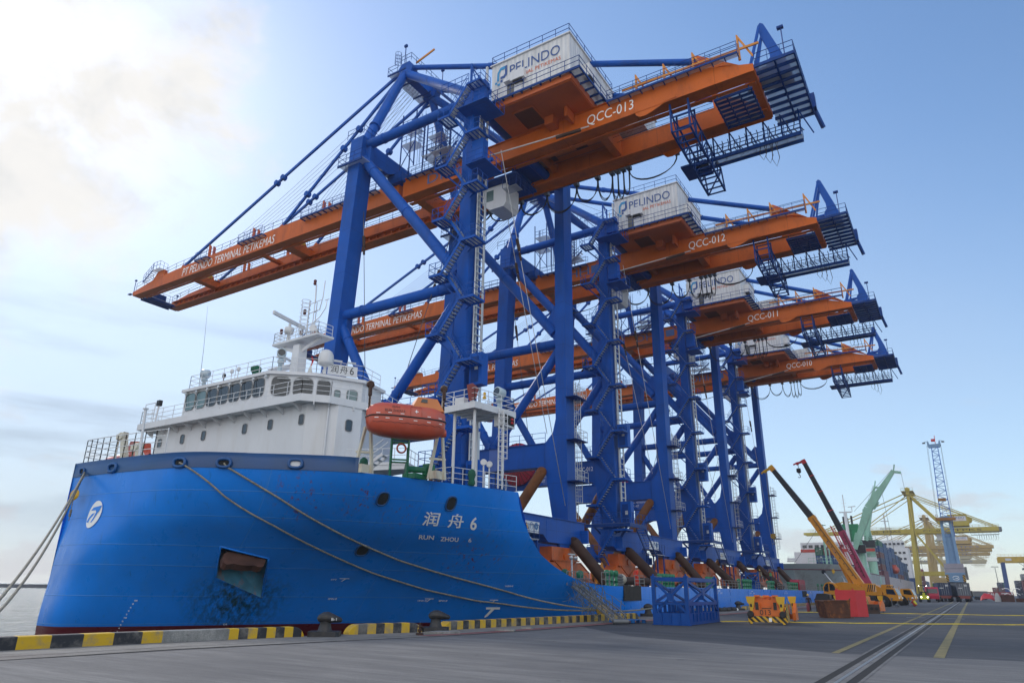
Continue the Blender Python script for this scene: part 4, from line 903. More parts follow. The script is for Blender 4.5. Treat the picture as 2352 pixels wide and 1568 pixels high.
    for x in (-4.5,-6.0): b.bar((x,47.9,41.5),(x,56.6,41.5),.12,.3)
    b.rail([(-7.5,47.9,41.68),(-4.5,47.9,41.68),(-4.5,56.6,41.68)],1.05,.03,1.1); b.tube((-5.2,48.0,41.7),(-5.2,48.0,44.3),.05,5); b.box((-5.5,47.85,44.3),(-5.0,48.15,44.5)); b.box((-4.7,55.9,41.7),(-4.2,56.6,43.2)); b.bar((-4.4,56.7,41.9),(-4.0,57.2,40.2),.3,.25)
    b.build('end_platform', [BLUE_D, GRATE], t)
    b = MB(); b.box((-11.2,49.1,40.62),(-8.2,53.3,40.68),1)
    for i in range(8): y = 49.1+i*.6; b.bar((-11.3,y,40.5),(-8.1,y,40.5),.12,.22)
    for x in (-11.2,-10.2,-9.2,-8.2): b.bar((x,49.05,40.45),(x,53.35,40.45),.1,.2)
    for x in (-11.0,-8.4): b.tube((x,49.2,40.6),(x,49.2,41.5),.06,5); b.tube((x,53.2,40.6),(x,53.2,41.5),.06,5)
    b.build('lower_platform', [BLUE_D, GRATE], t)
    b = MB(); b.prism([(-6.6,42.6),(-5.3,42.6),(-5.7,44.4),(-6.85,48.1),(-7.1,48.35),(-7.35,48.1),(-7.25,47.0),(-6.7,45.0)],'y',50.95,51.35)
    for y in (50.6,51.7): b.bar((-8.5,y,43.2),(-7.2,y,47.6),.16,.22)
    b.bar((-8.0,51.1,43.0),(-7.2,51.1,46.8),.14,.2); b.lathe([(.75,-.2),(.8,0),(.75,.2)],(-6.2,50.5,43.2),16,(0,1,0)); b.prism([(-8.9,42.3),(-5.2,41.9),(-5.2,42.4),(-8.7,43.2)],'y',50.2,52.2); b.tube((-8.3,50.9,43.3),(-6.4,50.9,43.4),.2,8)
    b.build('boom_hoist_frame', BLUE, t)
    # ---- underhung access truss and festoon gallery
    b = MB()
    for x in (-14.8,-13.2):
        for y in (48.2,49.9): b.bar((x,y,41.0),(x,y,38.2),.14,.14)
        b.bar((x,48.2,38.2),(x,58.2,37.3),.16,.16); b.bar((x,49.9,40.0),(x,57.4,39.2),.14,.14); b.bar((x,48.2,41),(x,49.9,38.3),.1,.1); b.bar((x,48.2,40),(x,49.9,40),.1,.1); b.bar((x,58.2,37.3),(x,57.4,39.2),.12,.12)
        for i in range(5): y = 50.0+i*1.5; b.bar((x,y,38.05-.09*i*1.5),(x,y+1.5,39.95-.107*(i+1)*1.5),.1,.1); b.bar((x,y,38.05-.13*i),(x,y,40-.16*i),.09,.09)
    for i in range(13): y = 48.3+i*.82; b.bar((-14.8,y,38.2-.09*(y-48.2)),(-13.2,y,38.2-.09*(y-48.2)),.1,.12)
    for y, z in ((48.2,39.6),(49.9,39.6),(49.9,40.9),(57.4,39.2),(54,39.55)): b.bar((-14.8,y,z),(-13.2,y,z),.1,.12)
    b.bar((-14.8,58.2,37.3),(-13.2,57.4,39.2),.1,.1)
    b.build('access_truss', BLUE_D, t)
    b = MB(); b.box((-16.3,54.9,38.95),(-13.9,57.4,39.15)); b.box((-15.0,54.9,38.95),(-5.6,56.1,39.05),1); b.bar((-15.0,54.9,38.85),(-5.6,54.9,38.85),.12,.35); b.bar((-15.0,56.1,38.85),(-5.6,56.1,38.85),.12,.35)
    for y in (54.9,56.1): b.rail([(-15.0,y,39.05),(-5.6,y,39.05)],1.1,.035,1.3,mids=2)
    for i in range(7): x = -14.6+i*1.5; b.bar((x,55.0,41.3),(x,55.0,39.0),.12,.12); b.bar((x,54.7,41.2),(x+.9,55.9,39.1),.08,.08)
    for i in range(18): x = -14.5+i*.52; b.path([(x,55.5,40.9),(x+.1,55.4,40.4),(x-.05,55.6,39.9),(x+.25,55.5,39.4)],.05,4,m=2)
    for i in range(3): b.path([(-9+i*.5,55.0,39),(-9.2+i*.5,55.0,37.9-.4*i),(-8.9+i*.5,55.0,37.3-.5*i),(-8.6+i*.5,55.0,37.9-.4*i),(-8.8+i*.5,55.0,39)],.03,4,m=2)
    b.build('festoon_gallery', [BLUE_D, GRATE, BLACK], t)
    b = MB(); sup = [-44.5,-38.0,-34.0,-30.8,-27.3,-24.9,-23.3,-22.7,-22.1,-21.5,-16.6]
    dep = [1.2,1.6,2.0,2.8,2.4,2.9,3.2,3.3,3.0,2.0]
    for i, (xa, xb) in enumerate(zip(sup, sup[1:])):
        for k in range(3):
            d = dep[i]*(1-.06*k); w = (xb-xa)
            pts = [(xa+w*.5*(1-math.cos(math.pi*u))*(1 if w > 1 else 1), 55.0+.1*k, 40.9-d*math.sin(math.pi*u)**(.8 if w > 1 else .35)) for u in [j/12 for j in range(13)]]
            b.path(pts, .038, 4)
    for x in sup: b.box((x-.22,54.75,40.75),(x+.22,55.35,41.15),1)
    b.bar((-45,55.05,41.2),(-16,55.05,41.2),.12,.16,m=1)
    b.build('festoon_cables', [BLACK, STEEL_D], t)
    # ---- trolley and operator's cabin
    b = MB(); b.prism([(-35.6,40.2),(-35.6,38.5),(-34.6,37.6),(-33.0,37.6),(-32.7,38.0),(-32.7,40.2)],'y',50.0,52.4); cab = b.build('operator_cabin', WHITE, t)
    b = MB(); b.prism([(-35.62,39.9),(-35.62,38.6),(-34.75,37.7),(-34.7,37.75),(-35.55,38.62),(-35.55,39.9)],'y',50.15,52.25); b.box((-35.2,49.96,38.6),(-34.2,49.99,39.8)); b.build('window', GLASS_G, cab)
    b = MB(); b.box((-36.0,49.1,40.3),(-31.0,53.3,40.5)); b.box((-32.6,49.2,39.0),(-31.0,50.4,39.06),1); b.rail([(-32.6,49.2,39.05),(-31.0,49.2,39.05),(-31.0,52.5,39.05)],1.05,.03,.8); b.rail([(-36,49.0,40.5),(-31,49.0,40.5)],1.0,.03,1.2)
    for x in (-35.5,-31.4): 
        for y in (49.2,53.2): b.bar((x,y,40.4),(x,y,41.3),.15,.15)
    b.box((-34.5,51.0,40.5),(-32.5,52.6,41.4)); b.build('trolley', [BLUE_D, GRATE], t)
    # ---- landside access tower: stairs, landings, lift
    LZ = [5.0+2.625*i for i in range(16)]
    def landing(x0, x1, z, left):
        b = MB(); b.box((x0,40.05,z-.04),(x1,41.65,z),1); b.bar((x0,40.05,z-.1),(x1,40.05,z-.1),.08,.22); b.bar((x0,41.6,z-.1),(x1,41.6,z-.1),.08,.2); b.bar((x0+.04,40.05,z-.1),(x0+.04,41.65,z-.1),.08,.2); b.bar((x1-.04,40.05,z-.1),(x1-.04,41.65,z-.1),.08,.2)
        for i in range(4): x = x0+(x1-x0)*(i+.5)/4; b.bar((x,40.05,z-.1),(x,41.65,z-.1),.05,.1)
        xe = x0 if left else x1; b.rail([(xe,41.6,z),(xe,40.05,z)],1.05,.028,.8); b.rail([(x0,40.05,z),(x1,40.05,z)] if left else [(x0+.6,40.05,z),(x1,40.05,z)],1.05,.028,.8)
        if left: b.bar((x1,41.5,z-.15),(x1+.9,41.7,z-1.7),.1,.14); b.bar((x0+.3,41.5,z-.15),(-32.0,41.8,z-1.7),.1,.14)
        else: b.bar((x0,41.5,z-.15),(-31.2,41.8,z-.3),.12,.2)
        return b
    for i in range(16):
        z = LZ[i]; left = i % 2 == 0
        x0, x1 = (-33.75,-32.45) if left else (-30.6,-29.1)
        landing(x0, x1, z, left).build('stair_landing', [BLUE, GRATE], t)
        if i < 15:
            zb = LZ[i+1]; b = MB(); yy = (40.1,40.8) if left else (40.88,41.58)
            P, Q = ((-32.5,z),(-30.55,zb)) if left else ((-30.65,z),(-32.4,zb))
            for y in yy: b.bar((P[0],y,P[1]-.02),(Q[0],y,Q[1]-.02),.04,.22); b.tube((P[0],y,P[1]+.95),(Q[0],y,Q[1]+.95),.026,4); b.tube((P[0],y,P[1]+.5),(Q[0],y,Q[1]+.5),.02,4)
            for k in range(11):
                u = (k+.5)/11; x = P[0]+(Q[0]-P[0])*u; zz = P[1]+(Q[1]-P[1])*u; b.box((x-.13,yy[0]+.02,zz-.02),(x+.13,yy[1]-.02,zz+.02),1)
            for u in (.1,.37,.63,.9):
                x = P[0]+(Q[0]-P[0])*u; zz = P[1]+(Q[1]-P[1])*u
                for y in yy: b.tube((x,y,zz),(x,y,zz+.95),.022,4)
            b.build('stair_flight', [BLUE, STEEL], t)
    b = MB()
    for y in (42.2,43.3): b.tube((-30.55,y,7.5),(-30.55,y,46.5),.07,6)
    b.bar((-30.6,43.45,8),(-30.6,43.45,44),.1,.22,up=(0,1,0)); b.bar((-30.72,42.75,8),(-30.72,42.75,44),.08,.2,up=(0,1,0)); b.tube((-30.75,42.45,8),(-30.75,42.45,45),.05,5)
    for i in range(62): b.bar((-30.55,42.2,8+.62*i),(-30.55,43.3,8+.62*i),.05,.09)
    b.build('lift_mast', STEEL, t)
    for z0 in (8.0,16.5): 
        b = MB(); b.box((-30.5,41.75,z0),(-29.3,42.6,z0+2.6)); b.box((-30.3,41.72,z0+.2),(-29.6,41.745,z0+2.3),1); b.box((-29.95,41.7,z0+1.2),(-29.65,41.72,z0+1.6),2)
        b.build('lift_car' if z0 > 10 else 'electrical_cabinet', [BLUE, BLUE_D, STEEL], t)
    b = MB(); b.box((-30.5,41.0,43.0),(-29.3,41.8,45.0)); b.rail([(-31.8,40.3,42.3),(-28.6,40.3,42.3),(-28.6,43.2,42.3)],1.05,.028,.8); b.rail([(-33.7,40.3,44.6),(-30.6,40.3,44.6)],1.05,.028,.8); b.box((-31.8,40.3,42.22),(-28.6,43.2,42.3)); b.box((-30.5,41.0,36.7),(-29.3,41.8,38.7)); b.bar((-30.3,41.4,36.4),(-28.5,41.4,36.4),.25,.3); b.rail([(-30.6,40.3,36),(-28.6,40.3,36),(-28.6,43,36)],1.05,.028,.8); b.box((-30.6,40.3,35.92),(-28.6,43.1,36))
    b.bar((-31.0,41.2,44.6),(-31.0,41.2,47.6),.14,.14); b.bar((-31.0,42.4,44.6),(-31.0,42.4,47.2),.14,.14); b.bar((-30.3,41.4,44.6),(-31.0,41.2,47.4),.1,.1); b.bar((-30.2,42.6,44.6),(-30.2,42.6,47.9),.2,.2,m=1); b.tube((-31.0,41.2,47.3),(-31.0,42.4,47.0),.06,5)
    b.build('lift_tower_head', [BLUE, STEEL], t)
    b = MB(); b.box((-33.9,40.0,8.05),(-28.8,44.6,8.2),1); b.bar((-33.9,40.0,8.0),(-28.8,40.0,8.0),.12,.35); b.bar((-28.8,40.0,8.0),(-28.8,44.6,8.0),.12,.35); b.rail([(-33.9,44,8.2),(-33.9,40,8.2),(-28.8,40,8.2),(-28.8,44.6,8.2)],1.1,.03,1.0)
    for k in range(10): b.box((-29.9+.02*k,44.6+.27*k,7.9-.26*k),(-28.9+.02*k,44.85+.27*k,7.94-.26*k),1)
    for x in (-29.9,-28.9): b.bar((x,44.5,7.95),(x,47.3,5.3),.08,.22); b.tube((x,44.5,8.9),(x,47.3,6.3),.03,4)
    for x in (-30.0,-28.8):
        b.bar((x,47.4,1.83),(x,47.4,5.4),.14,.14); b.bar((x,49.4,1.83),(x,49.4,5.4),.14,.14)
    b.box((-30.1,47.2,5.3),(-28.7,49.6,5.38),1); b.rail([(-28.7,47.2,5.4),(-28.7,49.6,5.4)],1.05,.03,.8)
    b.bar((-33,40.3,7.9),(-31.6,41.4,6.2),.14,.2); b.bar((-29.2,40.3,7.9),(-30.8,41.4,6.2),.14,.2)
    b.build('access_platform', [BLUE_D, GRATE], t)
    # ---- trolley-side service frames above the boom hinge
    b = MB()
    for x0, z0, z1 in ((-43.8,46.4,50.3),(-40.2,44.6,47.6)):
        for x in (x0,x0+1.9):
            for y in (46.2,47.6): b.bar((x,y,43.3),(x,y,z1),.1,.1)
        for zz in (z0,(z0+z1)/2): b.box((x0,46.2,zz),(x0+1.9,47.6,zz+.07),1); b.rail([(x0,46.2,zz),(x0+1.9,46.2,zz),(x0+1.9,47.6,zz)],1.0,.028,.6)
        b.bar((x0,46.2,43.5),(x0+1.9,46.2,z0),.07,.07); b.bar((x0+1.9,46.2,43.5),(x0,46.2,z0),.07,.07)
        for i in range(7):
            zz = z0+.4*i
            if zz < z1: b.path([(x0+2.3+.36*math.cos(a),46.8+.36*math.sin(a),zz) for a in [k*math.pi/4 for k in range(8)]],.02,4,closed=True)
        for a in range(5): b.tube((x0+2.3+.36*math.cos(a*1.25),46.8+.36*math.sin(a*1.25),43.6),(x0+2.3+.36*math.cos(a*1.25),46.8+.36*math.sin(a*1.25),z1),.02,4)
    b.box((-40.5,45.8,43.6),(-36.8,47.6,43.67),1); b.rail([(-40.5,45.8,43.65),(-36.8,45.8,43.65)],1.05,.028,.8)
    b.build('service_frame', [BLUE_D, GRATE], t)
    # ---- cable reel on the near tie, waterside end
    b = MB(); c = (-43.4,41.35,15.6); b.lathe([(.5,-.25),(2.5,-.22),(2.55,-.1),(2.55,.1),(2.5,.22),(.5,.25)],c,36,(0,1,0))
    reel = b.build('cable_reel', REDREEL, t); b = MB()
    for i in range(28): a = 2*math.pi*i/28; b.bar((c[0]+.4*math.cos(a),c[1]-.27,c[2]+.4*math.sin(a)),(c[0]+2.55*math.cos(a),c[1]-.25,c[2]+2.55*math.sin(a)),.05,.05)
    b.lathe([(.5,-.45),(.6,-.3),(.6,.3)],c,14,(0,1,0)); b.build('spokes', RUST, reel)
    b = MB(); b.box((-45.6,41.75,12.5),(-41.2,41.88,15.6)); b.build('reel_bracket', BLUE, t)
    # ---- bogies
    for X in (-31.55,-47.35):
        for Y in (44.2,58.2):
            b = MB(); w = .62
            b.prism([(Y-2.5,5.2),(Y+2.5,5.2),(Y+2.5,4.1),(Y+1.0,3.4),(Y+.3,3.2),(Y-.3,3.2),(Y-1.0,3.4),(Y-2.5,4.1)],'x',X-w,X+w); b.prism([(Y-2.65,4.02),(Y+2.65,4.02),(Y+2.65,4.14),(Y-2.65,4.14)],'x',X-w-.12,X+w+.12)
            b.tube((X-w-.15,Y,4.4),(X+w+.15,Y,4.4),.35,14)
            bog = b.build('bogie', ORANGE_B, t)
            b = MB()
            for s in (-1,1):
                yc = Y+s*2.5; b.prism([(yc-2.2,3.0),(yc-.5,3.85),(yc+.5,3.85),(yc+2.2,3.0),(yc+2.2,2.35),(yc+.8,2.6),(yc-.8,2.6),(yc-2.2,2.35)],'x',X-.55,X+.66); b.prism([(yc-2.3,3.02),(yc-.5,3.9),(yc-.5,3.98),(yc-2.3,3.1)],'x',X-.6,X+.72); b.prism([(yc+2.3,3.02),(yc+.5,3.9),(yc+.5,3.98),(yc+2.3,3.1)],'x',X-.6,X+.72)
                b.tube((X-.6,yc,3.35),(X+.6,yc,3.35),.22,12)
            b.build('balance_beam', ORANGE_B, bog)
            b = MB()
            for s in (-1,1):
                for d in (-1.2,1.2):
                    y = Y+s*2.5+d*1.25; b.lathe([(.36,-.2),(.42,-.16),(.42,.16),(.36,.2)],(X,y,2.28),14,(1,0,0)); b.box((X-.42,y-.45,2.3),(X-.24,y+.45,2.75),1); b.box((X+.24,y-.45,2.3),(X+.42,y+.45,2.75),1)
            b.build('wheels', [STEEL_D, ORANGE_B], bog)
    # ---- warning sign on the landside sill
    b = MB(); b.box((-30.83,50.4,6.12),(-30.80,53.3,7.05)); s = b.build('warning_sign', WHITE, t)
    b = MB(); x = -30.795
    def disc(cy, cz, ry, rz, m, dx=0): b.add([(x+dx,cy+ry*math.cos(a),cz+rz*math.sin(a)) for a in [2*math.pi*i/18 for i in range(18)]], [tuple(range(18))], m)
    b.add([(x,50.75,6.4),(x,51.45,6.4),(x,51.1,6.97)],[(0,1,2)],1); b.add([(x+.004,50.84,6.45),(x+.004,51.36,6.45),(x+.004,51.1,6.89)],[(0,1,2)],0); b.add([(x+.008,51.02,6.5),(x+.008,51.18,6.52),(x+.008,51.12,6.72)],[(0,1,2)],1)
    disc(51.95,6.68,.30,.30,2); disc(52.75,6.68,.32,.32,2); disc(51.95,6.60,.17,.20,3,.004); disc(51.95,6.80,.2,.10,3,.004); b.add([(x+.004,52.66,6.7),(x+.004,52.75,6.58),(x+.004,52.84,6.7),(x+.004,52.75,6.64)],[(0,1,2,3)],3)
    b.build('pictograms', [YELLOW, BLACK, paint('sign blue', (.05,.15,.33), .5) if 'sign blue' not in bpy.data.materials else bpy.data.materials['sign blue'], WHITE], s)
    # ---- lettering shared by all four cranes
    letters('PT PELINDO TERMINAL PETIKEMAS', t, LETTER, 1.15, (-84.1,47.775,41.28), width=18.8, up=(.10,0,1))
    for i, c in enumerate('DHHI'): letters(c, t, L_DKBLUE, 1.15, (-41.2+i*1.75,47.775,41.6), width=1.45)
    letters('PELINDO', t, LETTER, .62, (-44.4+2.3,41.88,14.25), width=3.4); letters('TERMINAL PETIKEMAS', t, LETTER, .26, (-42.1,41.88,13.85), width=3.4)
    letters('S.W.L. UNDER SPREADER -65T', t, LETTER, .34, (-44.3,41.88,13.3), width=4.4); letters('UNDER CARGO BEAM-70T', t, LETTER, .34, (-38.4,41.88,13.3), width=3.6)
    letters('DHHI', t, LETTER, .75, (-38.5,41.88,14.0), width=2.2)
    return t
crane0 = build_crane()
CR_LAB = ['blue and orange quay crane nearest the bow, numbered QCC-013','blue and orange quay crane numbered QCC-012, second from the bow','blue and orange quay crane numbered QCC-011, third from the bow','blue and orange quay crane numbered QCC-010, farthest from the bow']
crane0['label'] = CR_LAB[0]
cranes = [crane0]+[dup(crane0, (C_LOC[0], C_LOC[1]+PITCH*i, C_LOC[2]), CR_LAB[i]) for i in (1,2,3)]
for i, c in enumerate(cranes):
    ORG[c.name] = C_LOC
    n = 'QCC-%03d' % (13-i)
    letters(n, c, LETTER, 1.2, (-22.5,47.775,41.42), width=4.55, up=(.06,0,1))
    letters(n, c, LETTER, .55, (-35.9,41.88,14.1), width=2.2)
# ---- sea fastening struts between sill beams, ties and deck
def strut(p, q, r, m, label, dy):
    P, Q = Vector(p)+Vector((0,dy,0)), Vector(q)+Vector((0,dy,0)); b = MB(); b.tube(P, Q, r, 20); d = (Q-P).normalized()
    b.lathe([(r*.9,-.16),(r*.9,.16)],P,18,(0,1,0) if abs(d.y) < .5 else (1,0,0)); 
    for u in (.25,.62): x = P.lerp(Q,u); b.tube(x-d*.03,x+d*.03,r*1.012,20)
    b.box((Q.x-.7,Q.y-.7,1.83),(Q.x+.7,Q.y+.7,1.9))
    o = b.build('sea_fastening_strut', m, org=P); tag(o, label, 'strut', 'rusty struts bracing the cranes to the deck')
for i in range(4):
    n = 'of crane QCC-%03d' % (13-i); dy = PITCH*i
    strut((-30.6,59.4,5.75),(-27.8,60.4,2.1),.52,RUST,'dark rusty strut under the far sill end '+n,dy)
    strut((-30.6,43.7,5.5),(-26.9,43.4,2.1),.52,RUST,'dark rusty strut under the near sill end '+n,dy)
    strut((-33.6,FY-1.2,12.4),(-41.2,FY-1.8,2.1),.52,RUST_O,'orange rusty strut leaning inside the far portal '+n,dy)
    strut((-33.4,NY+1.2,12.2),(-41.0,NY+2.4,2.1),.52,RUST_O,'orange rusty strut leaning inside the near portal '+n,dy)
    strut((-45.2,FY-1.2,12.0),(-37.4,FY-2.6,2.1),.50,RUST_O,'orange rusty strut from the waterside leg across the far portal '+n,dy)
# ------------------------------------------------------------------ bridge, accommodation and fittings of the ship
def footprint(b, P, z0, z1, m=0): b.prism(P, 'z', z0, z1, m)
ACC = [(-47.3,27.3),(-31.9,27.3),(-30.35,28.35),(-29.9,29.9),(-33.2,36.5),(-47.3,36.5)]
b = MB(); footprint(b, ACC, 6.6, 11.95); acc = b.build('accommodation', WHITE, ship)
WINF = paint('window frame', (.16,.165,.17), .4)
def rounded_win(cx, cz, w, h, y, dirv=(1,0,0), nrm=(0,-1,0), parent=None, glass=GLASS_D, name='window', frame=True):
    d = Vector(dirv); n = Vector(nrm); c = Vector((cx,y,cz)); r = min(w,h)*.28; pts = []
    for sx, sz, a0 in ((1,1,0),(-1,1,90),(-1,-1,180),(1,-1,270)):
        for k in range(4):
            a = R(a0+k*30); pts.append((sx*(w/2-r)+r*math.cos(a), sz*(h/2-r)+r*math.sin(a)))
    P = [c+d*u+Vector((0,0,v))+n*.03 for u,v in pts]
    o = MB().add(P,[tuple(range(len(P)))]).build(name, glass, parent)
    if frame: MB().path([p+n*.005 for p in P], .024, 5, closed=True).build('frame', WINF, o)
    return o
for x, z in ((-46.75,10.95),(-44.1,11.0),(-41.75,11.0),(-37.5,11.0),(-35.05,11.0),(-32.25,11.0)): rounded_win(x,z,.42,.62,27.3,parent=acc)
d = Vector((.45,1.55,0)).normalized(); rounded_win(-30.12,10.75,.42,.68,29.1,dirv=d,nrm=(.96,-.28,0),parent=acc)
b = MB(); b.tube((-30.75,27.95,6.6),(-30.75,27.95,11.7),.06,7); b.path([(-30.75,27.95,11.7),(-30.65,27.85,11.95),(-30.5,27.75,12.0)],.06,6)
b.build('drain_pipe', WHITE, acc)
b = MB(); b.tube((-31.0,27.75,8.55),(-31.15,27.45,8.55),.16,12); b.tube((-30.5,28.1,8.5),(-30.65,27.8,8.5),.13,12); b.tube((-37.0,27.1,8.6),(-37.1,26.9,8.9),.05,5); b.box((-37.3,26.95,8.85),(-36.9,27.25,9.0)); b.build('horn', BLACK, acc)
DK = [(-48.4,26.45),(-31.6,26.45),(-30.55,27.75),(-29.5,31.2),(-30.4,34.0),(-48.4,34.0)]
b = MB(); footprint(b, DK, 11.96, 12.22); footprint(b, [(-48.45,26.4),(-31.55,26.4),(-30.48,27.72),(-29.43,31.2),(-29.43,31.26),(-29.56,31.26),(-30.6,27.82),(-31.62,26.52),(-48.35,26.52),(-48.35,34.0),(-48.45,34.0)], 11.9, 12.34)
for x in [-47.9+1.55*i for i in range(11)]: b.prism([(26.5,11.95),(27.35,11.95),(27.35,11.45)],'x',x-.03,x+.03)
for (x,y),(u,v) in (((-31.0,27.0),(-31.6,27.6)),((-30.0,29.3),(-30.5,29.4))): b.bar((x,y,11.88),(u,v,11.7),.05,.35)
bd = b.build('bridge_deck', WHITE, ship)
def railing(pts, z, h=1.0, step=1.25, mids=2, r=.02, name='railing', m=WHITE, parent=ship):
    return MB().rail([(x,y,z) for x,y in pts], h, r, step, mids).build(name, m, parent)
railing([(-48.3,33.9),(-48.3,26.5),(-31.6,26.5),(-30.5,27.8),(-29.5,31.2),(-30.3,33.9)],12.3,.95)
WH = [(-44.3,27.05),(-35.4,27.05),(-33.25,28.85),(-31.75,31.6),(-32.3,34.0),(-44.3,34.0)]
b = MB(); footprint(b, WH, 12.23, 14.25); wh = b.build('wheelhouse', WHITE, ship)
b = MB(); footprint(b, [(-44.5,26.85),(-35.3,26.85),(-33.05,28.75),(-31.5,31.6),(-32.1,34.2),(-44.5,34.2)], 14.25, 14.45); footprint(b, [(-44.2,27.3),(-35.6,27.3),(-33.6,29.1),(-32.1,31.7),(-32.5,34.0),(-44.2,34.0)], 14.45, 14.52); b.build('roof', WHITE, wh)
for i in range(7):
    x = -43.55+i*1.2; rounded_win(x,13.50,1.08,1.20,27.05,parent=wh,glass=GLASS_G if i < 2 else GLASS_D)
    MB().bar((x-.45,26.93,14.05),(x-.2,26.93,13.2),.02,.03).build('wiper', BLACK, wh)
for P, Q, cuts in ((Vector((-35.4,27.05,0)),Vector((-33.25,28.85,0)),((.06,.47,1.24),(.54,.97,1.24))),(Vector((-33.25,28.85,0)),Vector((-31.75,31.6,0)),((.06,.32,1.15),(.42,.54,.5),(.68,.9,.8)))):
    dd = (Q-P).normalized(); nn = Vector((dd.y,-dd.x,0))
    for a, c, hh in cuts:
        m = P.lerp(Q,(a+c)/2); o = rounded_win(m.x,13.5 if hh > .8 else 13.3,(Q-P).length*(c-a),hh,m.y,dirv=dd,nrm=nn,parent=wh,glass=GLASS_D if hh > 1.06 else GLASS_G)
b = MB(); 
for P, Q in ((Vector((-34.9,27.3,13.95)),Vector((-33.4,28.6,13.95))),): b.path([P+Vector((.1,-.15,0)),Q+Vector((.1,-.15,0))],.025,4)
for i in range(8): b.box((-44.1+i*1.2,26.86,14.05),(-43.9+i*1.2,27.04,14.2))
b.build('window_eave_fittings', STEEL, wh)
railing([(-44.2,33.8),(-44.2,27.2),(-35.5,27.2),(-33.4,29.0),(-31.9,31.7),(-32.4,33.9)],14.5,1.0)
NB = MB(); NB.bar((-32.75,29.35,14.85),(-31.75,31.0,14.85),.05,.72); nb = NB.build('name_board', WHITE, ship)
q = Vector((-31.75+32.75,31.0-29.35,0)).normalized()
nq = Vector((q.y,-q.x,0))*.035
for s, u, w in (('润',.18,.50),('舟',.80,.50),('6',1.44,.26)): letters(s, nb, BLACK, .52, Vector((-32.75,29.35,14.63))+q*u+nq, right=q, width=w)
b = MB()
for u in (.3,1.2): P = Vector((-32.75,29.35,15.2))+q*u; b.bar(P,P+Vector((0,0,.18)),.04,.04); b.bar(P+Vector((0,0,.2))+nq*5,P+Vector((0,0,.2))+nq*5+q*.55,.1,.08)
b.build('board_lamp', STEEL, nb)
# searchlights, horn, compass-deck fittings
def searchlight(x, y, z, h, aim, name='searchlight', s=1.0):
    b = MB(); b.lathe([(.20*s,0),(.15*s,.1),(.13*s,h*.6),(.2*s,h*.62),(.22*s,h*.8),(.1*s,h*.86)],(x,y,z),12)
    a = Vector(aim).normalized(); c = Vector((x,y,z+h+.18*s)); b.lathe([(.22*s,-.3*s),(.30*s,-.24*s),(.31*s,.24*s),(.28*s,.26*s)],c,16,a); b.path([c+Vector((0,0,-.3*s))+a.cross(Vector((0,0,1)))*.33*s*k for k in (-1,-.5,.5,1)],.03,4)
    o = b.build(name, paint('pale blue grey enamel', (.42,.52,.58), .4) if 'pale blue grey enamel' not in bpy.data.materials else bpy.data.materials['pale blue grey enamel'], ship)
    MB().tube(c+a*.262*s,c+a*.27*s,.24*s,16).build('lens', GLASS_D, o); return o
searchlight(-43.2,27.6,14.5,.95,(-.8,-.5,.1)); searchlight(-35.9,28.1,14.6,1.25,(.75,-.6,.1)); searchlight(-20.8,31.5,11.0,.9,(-.2,-.95,.1))
GCOV = paint('green canvas cover', (.010,.10,.06), .8, var=.3, scale=4)
b = MB(); b.lathe([(.18,0),(.22,.25),(.34,.42),(.36,.62),(.22,.75),(.1,.78)],(-37.5,27.5,14.5),12); b.build('covered_compass', GCOV, ship)
for k, (x, h) in enumerate(((-41.0,.8),(-40.2,1.0),(-39.5,1.05))):
    b = MB(); b.tube((x,27.6,14.5),(x,27.6,14.5+h),.03,5); b.lathe([(.07,h-.3),(.12,h-.25),(.12,h-.05),(.07,h)],(x,27.6,14.5),10); b.build('signal_lamp', BLACK if k == 0 else WHITE, ship)
MB().path([(-43.7,27.6,14.5),(-43.85,27.55,17.5),(-44.2,27.5,21.0)],[.02,.014,.006],4).build('whip_aerial', STEEL_D, ship)
MB().rail([(-48.2,26.6,12.3),(-47.0,26.6,12.3)],1.5,.03,1.2).build('wing_repeater_stand', WHITE, ship)
b = MB(); b.tube((-47.0,26.8,12.2),(-46.9,26.8,13.6),.06,6); b.box((-47.1,26.7,13.6),(-46.75,26.95,14.0),1); b.build('wing_lamp', [WHITE, BLACK], ship)
# radar mast
b = MB(); b.prism([(-.42,14.5),(.42,14.5),(.30,16.7),(-.30,16.7)],'y',29.2,29.9); b.v = [(x-35.9,y,z) for x,y,z in b.v]
b.prism([(-38.2,29.0),(-33.6,28.9),(-33.4,30.2),(-36,30.6),(-38.2,30.2)],'z',16.9,17.02); b.bar((-36.0,29.5,16.3),(-37.9,29.6,16.9),.12,.2); b.bar((-35.8,29.5,16.3),(-33.9,29.5,16.9),.12,.2)
b.rail([(-38.1,30.1,17.0),(-38.1,29.05,17.0),(-33.6,28.95,17.0),(-33.5,30.1,17.0)],.7,.02,.6,mids=2)
b.box((-38.6,29.2,15.5),(-36.2,30.0,15.56)); b.v = [(x,y,z+(z-14.5)*.14) for x,y,z in b.v]; b.build('radar_mast', WHITE, ship)
b = MB(); b.lathe([(.12,0),(.1,.5),(.3,.5),(.34,.85),(.1,.9),(.1,1.15)],(-36.7,29.1,17.0),12); b.bar((-36.4,27.4,18.32),(-37.0,30.6,18.32),.14,.22); b.v = [(x,y,z+(z-14.5)*.14) for x,y,z in b.v]; b.build('radar_scanner', WHITE, ship)
b = MB(); b.lathe([(.1,0),(.08,.3),(.18,.3),(.2,.5)],(-37.3,29.4,15.56),10); b.bar((-37.1,28.8,16.15),(-37.5,30.2,16.15),.08,.14); b.v = [(x,y,z+(z-14.5)*.14) for x,y,z in b.v]; b.build('radar_scanner', WHITE, ship)
b = MB()
